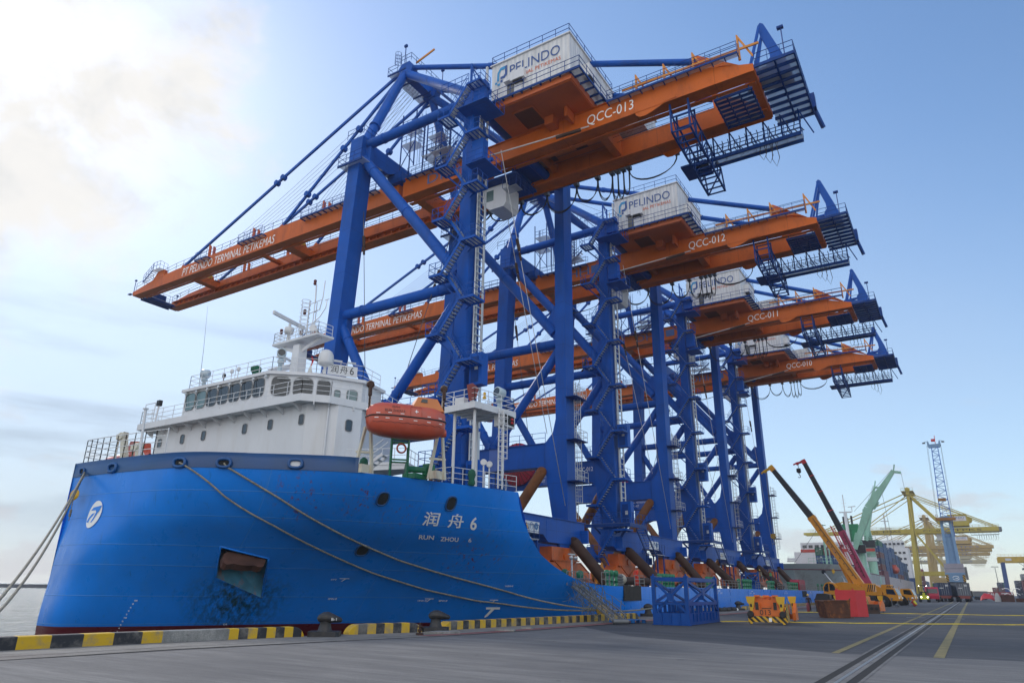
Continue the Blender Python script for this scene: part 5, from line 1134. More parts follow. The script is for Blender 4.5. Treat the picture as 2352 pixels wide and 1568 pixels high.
for x, y in ((-35.3,29.3),(-34.8,29.3),(-35.05,29.7)): b.tube((x,y,17.0),(x+.0,y,19.3),.035,5)
for i in range(9): 
    z = 17.2+.26*i; b.path([(-35.45+.33*math.cos(a),29.1+.33*math.sin(a),z) for a in [k*math.pi/4 for k in range(8)]],.018,4,closed=True)
for a in range(4): b.tube((-35.45+.33*math.cos(a*1.57),29.1+.33*math.sin(a*1.57),17.2),(-35.45+.33*math.cos(a*1.57),29.1+.33*math.sin(a*1.57),19.3),.015,4)
b.tube((-35.0,29.5,19.2),(-35.1,29.5,20.4),.05,6); b.path([(-35.0,29.5,18.6),(-34.5,29.5,18.7),(-34.3,29.5,19.4),(-34.25,29.5,20.5)],.035,5); b.path([(-34.9,29.5,18.0),(-34.4,29.5,18.2),(-33.9,29.5,18.7),(-33.85,29.5,19.2)],.03,5); b.tube((-34.05,29.5,19.2),(-33.65,29.5,19.2),.025,4)
for z in (17.8,18.5,19.1): b.tube((-35.3,29.3,z),(-34.4,29.5,z+.2),.025,4)
b.v = [(x+.15,y,z+(z-14.5)*.16) for x,y,z in b.v]; b.build('signal_mast', WHITE, ship)
b = MB()
for x, z in ((-35.1,20.4),(-35.8,18.6),(-35.9,17.3),(-38.0,17.7)): b.lathe([(.07,0),(.11,.04),(.11,.14),(.07,.17),(.11,.2),(.11,.3),(.05,.34)],(x,29.4,z),10)
b.v = [(x+.1,y,z+(z-14.5)*.155) for x,y,z in b.v]; b.build('navigation_lights', paint('dark red lamp', (.09,.012,.012), .4), ship)
b = MB(); b.path([(-33.9,29.2,16.9),(-33.7,28.9,17.2)],.1,8); b.lathe([(.05,0),(.12,.25),(.26,.4)],(-34.3,29.2,17.35),12,(.6,-.8,.1)); b.v = [(x,y,z+.38) for x,y,z in b.v]; b.build('loudhailer', WHITE, ship)
b = MB(); b.lathe([(.12,.0),(.10,.45),(.16,.5),(.46,.62),(.50,.75),(.50,1.05),(.46,1.3),(.35,1.5),(.18,1.62),(.04,1.65)],(-32.95,29.3,14.5),20); b.bar((-33.3,29.3,14.5),(-32.95,29.3,15.0),.04,.04); b.build('satellite_dome', WHITE, ship)
fl = MB(); fl.grid(lambda u,v: (-35.2+.05*math.sin(7*u)+.42*u*(.4+.6*v)-.1*v, 30.0+.1*math.sin(5*v+2*u), 16.3-1.2*v-.25*u), 8, 8)
FLAGM, nt_, p_, N_, L_ = newmat('red and white cloth')
g_ = N_('ShaderNodeTexCoord'); s_ = N_('ShaderNodeSeparateXYZ'); L_(g_.outputs['Generated'], s_.inputs[0]); r_ = N_('ShaderNodeValToRGB'); r_.color_ramp.interpolation = 'CONSTANT'; r_.color_ramp.elements[0].color = (.7,.7,.68,1); r_.color_ramp.elements[1].position = .52; r_.color_ramp.elements[1].color = (.5,.01,.015,1); L_(s_.outputs[2], r_.inputs[0]); L_(r_.outputs[0], p_.inputs['Base Color']); p_.inputs['Roughness'].default_value = .8
fo = fl.build('flag', FLAGM, org=(-35.2,30,15.5)); tag(fo, 'small red and white flag hanging below the radar mast', 'flag')
# bow rails, pole, rescue boat davits
b = MB(); P = [hullp(.26+.15*i,7.29,-.04) for i in range(11)]
b.rail(P,1.15,.022,1.2,mids=3); b.tube(P[-1],P[-1]+Vector((0,0,1.2)),.03,5); b.rail([P[0],P[0]+Vector((-.1,1.6,0))],1.15,.022,1.0,mids=3); b.build('railing', WHITE, ship)
b = MB(); b.tube((-35.8,20.0,6.6),(-36.2,20.0,10.5),.07,7); b.box((-36.32,19.9,10.5),(-36.08,20.1,10.58)); b.tube((-35.8,20,8.2),(-35.4,20.6,7.3),.04,5); b.build('ensign_staff', WHITE, ship)
CREAM = paint('rust streaked cream paint', (.60,.57,.46), .5, var=.1, dirt=(.25,.10,.03), dirt_amt=.7, dirt_scale=2.5, dirt_z=4)
for (x0,x1,z1,y) in ((-40.4,-41.6,10.0,22.0),(-37.6,-38.3,8.9,21.2)):
    b = MB(); b.bar((x0,y,6.6),(x1,y,z1),.42,.3,w2=.3); b.bar((x1+.2,y,z1+.05),(x1-.6,y,z1-.05),.3,.3); b.lathe([(.22,-.2),(.26,0),(.22,.2)],(x1,y-.05,z1-.05),14,(0,1,0)); b.path([(x1-.5,y,z1-.1),(x1-.55,y,z1-.9),(x1-.5,y,z1-1.6)],.05,5); b.build('rescue_boat_davit', CREAM, ship)
b = MB(); secs = [(-44.6,.05,8.9),(-44.2,.55,8.75),(-43.2,.8,8.6),(-41.8,.85,8.6),(-40.6,.6,8.7),(-40.2,.1,8.9)]; n = 12; vs = []
for x, r, z in secs: vs += [(x,23+r*math.cos(2*math.pi*i/n),z+.65*r*math.sin(2*math.pi*i/n)) for i in range(n)]
b.add(vs,[(j*n+i,j*n+(i+1)%n,(j+1)*n+(i+1)%n,(j+1)*n+i) for j in range(5) for i in range(n)],0,True); b.prism([(-42.2,9.0),(-40.8,9.0),(-41.0,9.7),(-41.9,9.8)],'y',22.6,23.4)
o = b.build('rescue_boat', LIFEBOAT, org=(-42.4,23,8.6)); tag(o, 'small red rescue boat under the davits behind the bow rail', 'boat')
# lifeboat: a thing of its own hanging from its davits
LBd = Vector((2.2,3.1,0)).normalized(); LBn = Vector((LBd.y,-LBd.x,0)); LBc = Vector((-21.3,24.25,9.02)); ang = math.atan2(LBd.y,LBd.x)
lb = thing('lifeboat', 'faded orange enclosed lifeboat lettered RUN ZHOU 6 hanging between two davits', 'lifeboat', LBc, rot=ang, local=True)
Lh = 1.92
def sect(u):   # half beam, keel depth, top height along the boat, u from -1 to 1
    a = max(0.0, 1-abs(u)**3.2); hb = .78*(a**.42 if a > 0 else 0)+.03; kd = -.74*(a**.34 if a > 0 else 0)-.12; tp = .36+.40*(max(0,1-abs(u)**6))**.8
    return hb, kd, tp
b = MB(); nu = 36; prof = 16
def lbp(u, k):
    hb, kd, tp = sect(u); x = u*Lh
    t = k/prof*math.pi*2; c, s = math.cos(t), math.sin(t)
    y = hb*(abs(c)**.75)*(1 if c >= 0 else -1)
    z = (tp*(abs(s)**.8)) if s >= 0 else kd*(abs(s)**.75)
    return (x,y,z)
vs = [lbp(-1+2*i/nu,k) for i in range(nu+1) for k in range(prof)]; fs = []; 
for i in range(nu):
    for k in range(prof): fs.append((i*prof+k,(i+1)*prof+k,(i+1)*prof+(k+1)%prof,i*prof+(k+1)%prof))
fs += [tuple(range(prof-1,-1,-1)), tuple(nu*prof+k for k in range(prof))]
b.add(vs,fs,0,True); b.prism([(-1.2,-.66),(1.5,-.70),(1.6,-.5),(-1.3,-.5)],'y',-.06,.06); lbh = b.build('boat_hull', LIFEBOAT, lb, org=(0,0,0))
b = MB(); b.hexa([(.15,-.55,.62),(1.72,-.48,.50),(1.72,.48,.50),(.15,.55,.62)],[(.42,-.40,1.14),(1.36,-.38,1.12),(1.36,.38,1.12),(.42,.40,1.14)]); cup = b.build('steering_cupola', LIFEBOAT_T, lb, org=(0,0,0))
b = MB(); b.add([(.52,-.49,.86),(.86,-.485,.86),(.86,-.445,1.04),(.60,-.45,1.04)],[(0,1,2,3)]); b.v=[(x,y-.012,z) for x,y,z in b.v]; b.build('window', GLASS_D, cup, org=(0,0,0))
b = MB(); pts = [lbp(-1+2*i/40,0) for i in range(41)]; b.path([(x,-y-.02,z+.02) for x,y,z in pts],.035,5); b.path([(x,y+.02,z+.02) for x,y,z in pts],.035,5); b.build('rubbing_strake', BLACK, lb, org=(0,0,0))
def lbs(u, v, off=.015):    # near side above the gunwale
    hb, kd, tp = sect(u); s = min(.98,(v/tp) if v >= 0 else 0)**(1/.8) if v >= 0 else 0
    if v < 0: s = (v/kd)**(1/.75)
    c = math.sqrt(max(0,1-s*s)); return (u*Lh, -hb*c**.75-off, v)
b = MB()
for k, (u0, v0) in enumerate([(-.82,.10),(-.55,.13),(-.25,.12),(.42,.10),(.72,.10),(-.85,-.12),(-.6,-.13),(-.28,-.14),(.08,-.15),(.42,-.16),(.74,-.16)]):
    b.add([lbs(u0,v0),lbs(u0+.09,v0),lbs(u0+.09,v0+.03),lbs(u0,v0+.03)],[(0,1,2,3)])
b.build('reflective_strips', LETTER, lb, org=(0,0,0))
letters('RUN ZHOU 6', lb, BLACK, .13, None, width=.92, fn=lambda u,v: lbs(-.62+u/Lh,.20+v,.02), sub=1); letters('润舟6', lb, BLACK, .12, None, width=.38, fn=lambda u,v: lbs(-.46+u/Lh,.40+v,.025), sub=1)
b = MB(); b.path([lbs(.0+.28*u,.06+.5*v,.02) for u,v in ((0,0),(.5,0),(1,0),(1,.5),(1,1),(.5,1),(0,1),(0,.5))],.018,4,closed=True); b.build('hatch_rim', LIFEBOAT, lb, org=(0,0,0))
b = MB(); b.add([lbs(.10,.29,.025),lbs(.19,.29,.025),lbs(.19,.32,.025),lbs(.10,.32,.025)],[(0,1,2,3)]); b.add([lbs(.133,.23,.03),lbs(.152,.23,.03),lbs(.152,.38,.03),lbs(.133,.38,.03)],[(0,1,2,3)]); b.build('white_cross', LETTER, lb, org=(0,0,0))
b = MB(); b.path([lbs(-.88+.1*i,-.26-.05*(i%2),.02) for i in range(18)],.01,3); b.build('grab_line', CABLE, lb, org=(0,0,0))
b = MB(); b.tube((1.72,0,-.45),(1.95,0,-.42),.2,10); b.tube((1.85,0,-.62),(1.85,0,-.2),.04,5); b.build('propeller_guard', LIFEBOAT, lb, org=(0,0,0))
# davits
for (bx,by,tx,ty,tz) in ((-23.2,23.6,-22.35,22.75,10.65),(-21.3,26.75,-20.5,26.0,10.95)):
    b = MB(); B = Vector((bx,by,6.6)); T = Vector((tx,ty,tz))
    for k in (-1,1): b.bar(B+LBd*.42*k,B+LBd*.12*k+Vector((.1,0,2.2)),.10,.14)
    b.bar(B+Vector((.1,0,2.1)),T,.13,.18,w2=.10); b.box((bx-.18,by-.32,6.6),(bx+.2,by+.32,7.0)); b.bar(B+LBd*-.42+Vector((0,0,1.0)),B+LBd*.42+Vector((0,0,1.0)),.1,.1)
    dv = b.build('davit', CREAM, ship)
    b = MB(); b.lathe([(.14,-.1),(.2,0),(.14,.1)],T+Vector((0,0,-.05)),12,LBn); b.tube(T+LBn*.05+Vector((0,0,-.15)),T+LBn*.1+Vector((0,0,-.62)),.09,8); b.build('pulley_block', RUST, dv)
    b = MB()
    for i in range(9): b.tube(T+LBn*.1+Vector((.03*(i%2),0,-.62-.1*i)),T+LBn*.1+Vector((-.03*(i%2),0,-.72-.1*i)),.045,5)
    b.build('chain', RUST, dv)
# aft lookout platform
PF = [(-23.2,29.45),(-20.9,29.2),(-20.35,32.3),(-23.0,32.6)]
b = MB(); footprint(b, PF, 10.86, 11.0); footprint(b, [(-23.3,29.4),(-20.82,29.12),(-20.25,32.38),(-20.33,32.40),(-20.92,29.22),(-23.28,29.5)], 10.72, 11.08)
for i in range(5): y = 29.7+.6*i; b.bar((-23.1,y+.1,10.8),(-20.7,y-.1,10.8),.05,.12)
pf = b.build('lookout_platform', WHITE, ship)
for x, y in ((-22.6,29.75),(-21.15,29.6),(-20.8,31.9),(-22.8,32.2)): MB().tube((x,y,6.6),(x,y,10.86),.085,9).build('support_post', WHITE, pf)
MB().rail([(x,y,11.0) for x,y in (PF[3],PF[0],PF[1],PF[2],PF[3])],.85,.022,.9,mids=2).build('railing', WHITE, pf)
b = MB(); b.box((-20.95,31.2,10.1),(-20.3,32.35,10.85)); lbx = b.build('lamp_box', WHITE, pf)
b = MB(); b.box((-20.295,31.3,10.2),(-20.28,32.25,10.75)); b.build('lamp_window', VOID, lbx); b = MB()
for z in (10.3,10.5): b.lathe([(.08,0),(.12,.05),(.08,.12)],(-20.27,32.0,z),8)
b.build('red_lamp', RED, lbx)
b = MB()
for k in (-.2,.2): b.tube((-20.35,31.0+k,6.6),(-20.35,31.0+k,11.0),.045,6)
for i in range(16): b.tube((-20.35,30.8,6.8+.26*i),(-20.35,31.2,6.8+.26*i),.022,4)
for i in range(9): b.path([(-20.35+.42*math.sin(a),31.0+.28*math.cos(a),8.2+.32*i) for a in [j*math.pi/6 for j in range(7)]],.02,4)
for a in (.8,1.57,2.3): b.tube((-20.35+.42*math.sin(a),31+.28*math.cos(a),8.2),(-20.35+.42*math.sin(a),31+.28*math.cos(a),10.8),.018,4)
b.build('caged_ladder', WHITE, ship)
b = MB(); b.prism([(29.1,11.1),(29.65,11.35),(29.9,12.0),(29.3,12.15),(28.85,11.95)],'x',-21.2,-21.12); o = b.build('lifebuoy_locker_sign', paint('faded maroon board', (.26,.055,.04), .6), pf)
b = MB(); b.lathe([(.1,0),(.12,.08),(.07,.1),(.09,.32),(.04,.38)],(-20.95,30.2,11.45),10); b.build('yellow_beacon', YELLOW, pf)
b = MB(); b.box((-22.3,29.3,11.0),(-21.7,29.7,11.45)); b.build('white_locker', WHITE, pf)
# fittings on the forecastle side deck
railing([(-22.75,28.3),(-21.5,28.2),(-20.65,31.0),(-20.25,32.5)],6.6,.85,.8)
b = MB()
for x, y in ((-23.0,25.2),(-22.4,25.8),(-23.5,25.8),(-22.9,26.4)): b.bar((x,y,6.6),(x,y,8.6),.07,.07)
for z in (7.5,8.5): b.bar((-23.0,25.2,z),(-22.4,25.8,z),.08,.08); b.bar((-23.5,25.8,z),(-22.9,26.4,z),.08,.08); b.bar((-23.0,25.2,z),(-23.5,25.8,z),.08,.08); b.bar((-22.4,25.8,z),(-22.9,26.4,z),.08,.08)
b.build('green_frame', GREEN, ship)
b = MB(); c = Vector((-22.6,25.5,8.05)); b.path([c+LBd*.22*math.cos(a)+Vector((0,0,.22*math.sin(a))) for a in [i*math.pi/7 for i in range(14)]],.05,6,closed=True)
o = b.build('lifebuoy', LIFEBOAT, org=c); tag(o, 'round orange lifebuoy on the green frame aft of the bridge', 'lifebuoy')
b = MB(); b.lathe([(.3,-.5),(.16,-.45),(.16,.45),(.3,.5)],(-22.3,26.3,7.1),12,LBd); b.box((-22.7,25.8,6.6),(-21.9,26.8,6.85)); b.box((-22.1,26.6,6.8),(-21.7,27.1,7.4)); b.build('green_winch', GREEN, ship)
b = MB(); footprint(b,[(-29.8,28.4),(-26.0,29.9),(-27.0,32.2),(-31,33)],8.2,8.36); b.bar((-29.8,28.5,8.0),(-26.1,29.95,8.1),.1,.3); b.rail([(-29.6,28.6,8.36),(-26.1,29.95,8.36),(-27,32.1,8.36)],.8,.022,.8); b.build('side_deck', WHITE, ship)
b = MB()
for i in range(9): P = Vector((-27.9+.28*i,26.6+.1*i,6.7+.2*i)); b.bar(P,P+Vector((-.3,.7,0)),.22,.04)
for k in (0,1): o_ = Vector((-.3*k,.7*k,0)); b.bar(Vector((-28.0,26.6,6.65))+o_,Vector((-25.6,27.4,8.35))+o_,.05,.16); b.tube(Vector((-28.0,26.6,7.4))+o_,Vector((-25.6,27.4,9.15))+o_,.025,4)
b.build('inclined_ladder', WHITE, ship)
for x, y in ((-23.6,24.0),(-21.0,29.3)):
    b = MB(); b.lathe([(.14,0),(.2,.1),(.15,.35),(.22,.55),(.18,.75),(.06,.85)],(x,y,6.6),9); b.build('covered_fitting', GCOV, ship)
b = MB(); b.path([hullp(5.85,6.6,-.25)+Vector((0,.28*math.cos(a),.32+.26*math.sin(a))) for a in [i*math.pi/8 for i in range(16)]],.09,7,closed=True); b.build('panama_lead', RINGM, ship)
for x, y in ((-21.1,30.5),(-21.2,31.2)):
    b = MB(); b.tube((x,y,6.6),(x,y,7.9),.04,6); b.lathe([(.1,-.1),(.18,0),(.17,.1)],(x,y,8.0),12,(.5,-.85,0)); b.build('deck_light', WHITE, ship)
# rat guard discs and ropes
def ropeobj(name, pts, r, m, label, cat, grp=None):
    b = MB(); b.path(pts, r, 6, 0); o = b.build(name, m, org=pts[0]); tag(o, label, cat, grp); return o
A1, A2 = hullp(1.997,6.80,.05), hullp(2.561,6.79,.05); END = Vector((-18.0,38.4,.50))
RP1 = [(2.0,6.79),(2.044,6.727),(2.764,5.419),(3.508,4.291),(4.093,3.249),(4.59,2.34),(5.123,1.544),(5.599,.998),(5.957,.777)]
RP2 = [(2.565,6.78),(2.6,6.644),(3.42,5.371),(4.045,4.34),(4.38,3.758),(4.818,2.992),(5.348,2.245),(5.651,1.838),(6.022,1.333)]
def rope2(RP, label):
    pts = []
    for (t0,z0),(t1,z1) in zip(RP,RP[1:]): pts += [hullp(t0+(t1-t0)*k/5, z0+(z1-z0)*k/5, .09) for k in range(5)]
    L_ = hullp(*RP[-1],.12); pts += catenary(L_, END, .12, 8)
    pts += [Vector((-18.0,41,.40)),Vector((-17.95,43.5,.42)),Vector((-17.75,45.3,.50)),Vector((-18.15,45.8,.50)),Vector((-18.5,45.3,.48))]
    return ropeobj('mooring_rope', pts, .045, ROPE, label, 'rope', 'ropes mooring the blue ship')
rope2(RP1,'lower grey mooring rope crossing the bow below the anchor-side fairlead'); rope2(RP2,'upper grey mooring rope crossing the bow towards the gangway')
A0 = hullp(.47,6.75,.1)
ropeobj('mooring_rope', catenary(A0,(-21.0,8.3,.35),.65,30), .045, ROPE, 'upper of two mooring ropes running left from the stem', 'rope', 'ropes mooring the blue ship')
ropeobj('mooring_rope', catenary(A0,(-21.25,8.5,.30),1.1,30), .045, ROPE, 'lower of two mooring ropes running left from the stem', 'rope', 'ropes mooring the blue ship')
def ratdisc(c, nrm, r, label):
    b = MB(); b.lathe([(.03,-.02),(r,-.012),(r,.012),(.03,.02)],c,20,nrm); o = b.build('rat_guard', YELLOW, org=c); tag(o,label,'rat guard','round yellow rat guards')
cD = hullp(.52,5.6,.45); ratdisc(cD,(.3,-1,.1),.27,'yellow rat guard disc hanging below the bow rail beside the emblem')
ratdisc(END+Vector((.0,-.1,.0)),(-.55,.75,.2),.36,'yellow rat guard disc where two ropes meet beside the gangway')
b = MB(); b.path([hullp(.52,6.6,.12),cD+Vector((0,0,.25)),cD+Vector((-.02,0,-.4)),cD+Vector((-.1,.05,-.75)),cD+Vector((-.2,.1,-1.2))],.02,4); b.tube(cD+Vector((-.1,.05,-.7)),cD+Vector((-.22,.1,-1.0)),.06,6)
o = b.build('hanging_line', ROPE, org=cD); tag(o,'thin line with a small yellow float below the bow rat guard','line')
# gangway
gt = thing('gangway', 'grey aluminium gangway with tangled netting from deck to quay', 'gangway', (-17.5,36.2,1))
P, Q = Vector((-20.4,39.4,1.95)), Vector((-14.65,33.2,.14)); d = (Q-P).normalized(); sdv = d.cross(Vector((0,0,1))).normalized()*.30
b = MB()
for k in (-1,1):
    b.bar(P+sdv*k,Q+sdv*k,.05,.10); b.bar(P+sdv*k+Vector((0,0,.28)),Q+sdv*k+Vector((0,0,.28)),.04,.06)
    for i in range(24): u, v = i/24, (i+1)/24; b.tube(P.lerp(Q,u)+sdv*k+Vector((0,0,.28*(i%2))),P.lerp(Q,v)+sdv*k+Vector((0,0,.28*(1-i%2))),.018,4)
for i in range(30): x = P.lerp(Q,i/30); b.bar(x-sdv,x+sdv,.045,.03)
b.build('gangway_walkway', paint('dull gangway aluminium', (.20,.21,.21), .55, var=.3, scale=3), gt)
b = MB()
for k in (-1,1):
    for i in range(8): x = P.lerp(Q,.06+i/8.5)+sdv*k; b.tube(x,x+Vector((.10*math.sin(i*2.1),.12*math.cos(i*1.7),.75)),.022,4)
    for hh in (.4,.72): b.path([P.lerp(Q,.06+i/8.5)+sdv*k*1.05+Vector((.08*math.sin(i*2.1),0,hh-.06*(i%2))) for i in range(9)],.016,4)
b.build('handrail', STEEL_D, gt)
random.seed(11); b = MB(); NETM = paint('grey green netting', (.16,.17,.14), .9)
for i in range(150):
    u = random.uniform(.02,.72); x = P.lerp(Q,u)+sdv*random.uniform(-1.4,2.0)+Vector((0,0,random.uniform(-.6,.5)))
    b.path([x,x+Vector((random.uniform(-.3,.3),random.uniform(-.3,.3),random.uniform(-.5,.2))),x+Vector((random.uniform(-.6,.6),random.uniform(-.6,.6),random.uniform(-.6,.3)))],.010,3)
b.build('safety_net', NETM, gt)
b = MB(); b.tube(Q-sdv*1.3+Vector((0,0,.02)),Q+sdv*1.3+Vector((0,0,.02)),.12,10); b.build('roller', STEEL_D, gt)
b = MB(); PAL = paint('blue pallet plastic', (.01,.13,.40), .5)
c = Vector((-15.2,35.3,0)); px = Vector((.55,.84,0)); py = Vector((-.84,.55,0))
for i in range(6): b.bar(c+px*-.72+py*(-.5+.2*i)+Vector((0,0,.17)),c+px*.72+py*(-.5+.2*i)+Vector((0,0,.17)),.15,.03)
for i in range(3):
    for j in range(3): q_ = c+px*(-.66+.66*i)+py*(-.5+.5*j); b.bar(q_+Vector((0,0,.03)),q_+Vector((0,0,.155)),.16,.16)
o = b.build('pallet', PAL, org=c); tag(o,'flat blue pallet on the quay under the gangway foot','pallet')
# dark boarding recess in the ship side
b = MB(); b.box((-18.95,43.6,.95),(-18.88,46.4,1.86)); b.build('side_recess', paint('dark rusty recess', (.035,.03,.025), .9, var=.4, scale=3), ship)
# vent heads, rails and gear along the deck edge
def vent(x, y, s=1.0):
    b = MB(); b.lathe([(.15,0),(.15,.05),(.11,.06),(.11,.30),(.15,.31),(.15,.35),(.11,.36),(.11,.62)],(0,0,0),10); b.lathe([(.11,.60),(.18,.66),(.19,.88),(.13,.96),(.03,.98)],(0,0,0),8)
    b.v = [(x+a*s,y+c*s,1.83+z*s) for a,c,z in b.v]; return b.build('vent_pipe', GREEN, ship)
v0 = vent(-19.5,42.3)
for y in (43.0,43.7,51.6,52.4,53.1,53.8,54.5,63.2,64.0,64.9,73.5,75.4,76.4,77.3,78.1,85.8,86.7,87.6,88.5,96.8,98,99.3,100.7,102.2,118,121.5,124):
    c = v0.copy(); COL.objects.link(c); c.parent = ship; c.location = (0,y-42.3,0); ORG[c.name] = SHIP_L
b = MB()
for y0, y1 in ((46.0,47.7),(49,51.2),(54.8,62.6),(65.5,73),(78.8,85.2),(89.2,96.2),(103,130),(130,160)): b.rail([(-19.15,y0,1.83),(-19.15,y1,1.83)],.72,.025,1.1,mids=2)
b.rail([(-20.2,38.2,1.83),(-20.0,40.8,1.83)],.8,.025,.8); b.rail([(-19.2,40.9,1.83),(-19.2,42.1,1.83)],.8,.025,.6)
b.build('deck_railing', paint('worn grey rail paint', (.22,.21,.20), .6, var=.3, scale=2), ship)
for x, y, z, c in ((-20.6,38.7,2.35,GCOV),(-20.2,39.9,2.3,GREEN)):
    b = MB(); b.lathe([(.1,-.5),(.1,-.1),(.22,0),(.25,.25),(.15,.38),(.03,.42)],(x,y,z),10); b.build('covered_vent', c, ship)
b = MB(); b.tube((-21.0,40.4,1.83),(-21.0,40.4,3.7),.06,6); b.box((-21.05,40.0,3.65),(-20.95,40.8,3.72)); 
for y in (40.1,40.7): b.lathe([(.1,0),(.14,.1),(.05,.14)],(-20.9,y,3.5),8,(.6,-.5,-.5))
b.build('floodlight_pole', STEEL, ship)
b = MB(); b.lathe([(.05,-.62),(.3,-.58),(.36,-.4),(.36,.4),(.3,.58),(.05,.62)],(-20.4,46.2,2.3),14,(.1,1,0)); o = b.build('storage_tank', paint('cream tank paint', (.50,.44,.34), .6, var=.15), org=(-20.4,46.2,1.83)); tag(o,'short cream tank lying on the deck behind the red-suited man','tank')
b = MB(); b.tube((-21.5,46.9,2.25),(-21.2,53.5,2.25),.28,14); o = b.build('spare_pipe', RUST, org=(-21.5,47,1.83)); tag(o,'rusty pipe lying along the deck edge beside the red-suited man','pipe')
b = MB(); b.box((-20.3,44.3,1.83),(-19.7,45.2,2.6)); 
for i in range(5):
    for j in range(4): b.tube((-19.69,44.4+.18*i,1.95+.17*j),(-19.6,44.4+.18*i,1.95+.17*j),.07,7)
o = b.build('pipe_bundle', STEEL_D, org=(-20,44.7,1.83)); tag(o,'bundle of short dark pipe ends stacked by the first green vents','pipe bundle')
b = MB(); b.prism([(103.4,1.83),(107.6,1.83),(107.6,3.0),(107.2,3.2),(103.9,3.2),(103.4,2.9)],'x',-20.6,-19.4); o = b.build('deck_tank', paint('maroon paint', (.28,.015,.04), .5), org=(-20,105,1.83)); tag(o,'maroon tank standing on the deck near its far end','tank')
b = MB(); b.box((-18.9,102.0,1.0),(-18.86,105.0,1.75)); b.build('side_opening', VOID, ship)
def deck_reel(x, y, label):
    b = MB(); b.lathe([(.85,-.5),(.95,-.45),(.35,-.42),(.35,.42),(.95,.45),(.85,.5)],(x,y,3.3),20,(1,.25,0)); b.bar((x,y-.6,1.83),(x,y,3.2),.2,.2); b.bar((x,y+.6,1.83),(x,y,3.2),.2,.2)
    o = b.build('cable_drum', YEL_RAIL if True else ORANGE, org=(x,y,1.83)); tag(o,label,'drum','orange drums on the ship deck')
for i, n in enumerate(('crane QCC-013 and crane QCC-012','crane QCC-012 and crane QCC-011','crane QCC-011 and crane QCC-010')): deck_reel(-31.5,66.2+28.5*i,'orange cable drum on deck between '+n)
# slender lifting slings hanging inside the cranes
def sling(pts, label, m=SLING, r=.035):
    b = MB(); b.path(pts, r, 5); k = Vector(pts[-2]).lerp(Vector(pts[-1]),.25)
    dd = (Vector(pts[-1])-Vector(pts[-2])).normalized(); b.tube(k,k+dd*1.2,.16,7,1); b.tube(k+dd*1.3,k+dd*2.1,.12,7,1)
    o = b.build('tie_down_wire', [m, RUST], org=pts[0]); tag(o,label,'wire','tie-down wires with turnbuckles on the cranes')
for i in range(4):
    dy = 28.5*i; n = 'crane QCC-%03d' % (13-i)
    sling([(-30.4,45.5,40.5),(-31.0,58.5,9.0)],'pale tie-down wire from the cabin level to the far sill of '+n)
    sling([(-36.0,55.2,40.5),(-33.2,59.0,16.2)],'pale tie-down wire from the far girder to the tie of '+n)
    sling([(-45.8,43.2,40.3),(-42.2,42.6,16.0)],'dark tie-down wire beside the waterside leg of '+n,CABLE)
    sling([(-33.0,42.2,31.5),(-38.6,42.4,16.0)],'dark tie-down wire crossing the near frame of '+n,CABLE)
for c in [o for o in bpy.data.objects if o.name.startswith('tie_down_wire')]:
    i = int(c['label'].split('QCC-0')[1][:2]); c.location.y += 28.5*(13-i)
b = MB()
for i in range(4):
    dy = 28.5*i; b = MB(); b.tube((-30.6,43.8+dy,38.9),(-22.2,47.6+dy,41.3),.07,6); b.tube((-25.0,46.4+dy,40.4),(-22.9,47.3+dy,41.0),.17,8,1)
    o = b.build('tie_rod', [SLING, RUST], org=(-30.6,43.8+dy,38.9)); tag(o,'white tie rod from the lift tower to the girder of crane QCC-%03d' % (13-i),'rod','tie rods between tower and girder')
# ------------------------------------------------------------------ people
def skin_fig(name, J, E_, parent, m, sub=1):
    me = bpy.data.meshes.new(name); o = bpy.data.objects.new(name, me); COL.objects.link(o); o.parent = parent
    ks = list(J); ix = {k: i for i, k in enumerate(ks)}
    me.from_pydata([J[k][:3] for k in ks], [(ix[a], ix[b]) for a, b in E_], []); me.materials.append(m)
    sk = o.modifiers.new('skin', 'SKIN'); 
    for i, k in enumerate(ks):
        r = J[k][3]; me.skin_vertices[0].data[i].radius = (r, J[k][4] if len(J[k]) > 4 else r)
    me.skin_vertices[0].data[ix['pelvis']].use_root = True
    s = o.modifiers.new('sub', 'SUBSURF'); s.levels = sub; s.render_levels = sub
    dg = bpy.context.evaluated_depsgraph_get(); dg.update()
    m2 = bpy.data.meshes.new_from_object(o.evaluated_get(dg)); o.modifiers.clear(); o.data = m2; m2.name = name
    for p in m2.polygons: p.use_smooth = True
    ORG[o.name] = (0,0,0); return o
def zone_mat(name, bands):
    """cloth and skin in bands by height, bands = [(z, rgb)] from below"""
    m, nt, p, N, L = newmat(name); tc = N('ShaderNodeTexCoord'); s = N('ShaderNodeSeparateXYZ'); L(tc.outputs['Object'], s.inputs[0])
    d = N('ShaderNodeMath'); d.operation = 'DIVIDE'; L(s.outputs[2], d.inputs[0]); d.inputs[1].default_value = 2.0
    r = N('ShaderNodeValToRGB'); r.color_ramp.interpolation = 'CONSTANT'; e = r.color_ramp.elements
    e[0].position = 0; e[0].color = (*bands[0][1],1); e[1].position = bands[1][0]/2; e[1].color = (*bands[1][1],1)
    for z, c in bands[2:]: k = e.new(z/2); k.color = (*c,1)
    L(d.outputs[0], r.inputs[0]); L(r.outputs[0], p.inputs['Base Color']); p.inputs['Roughness'].default_value = .8; return m
SKIN = (.22,.11,.06)
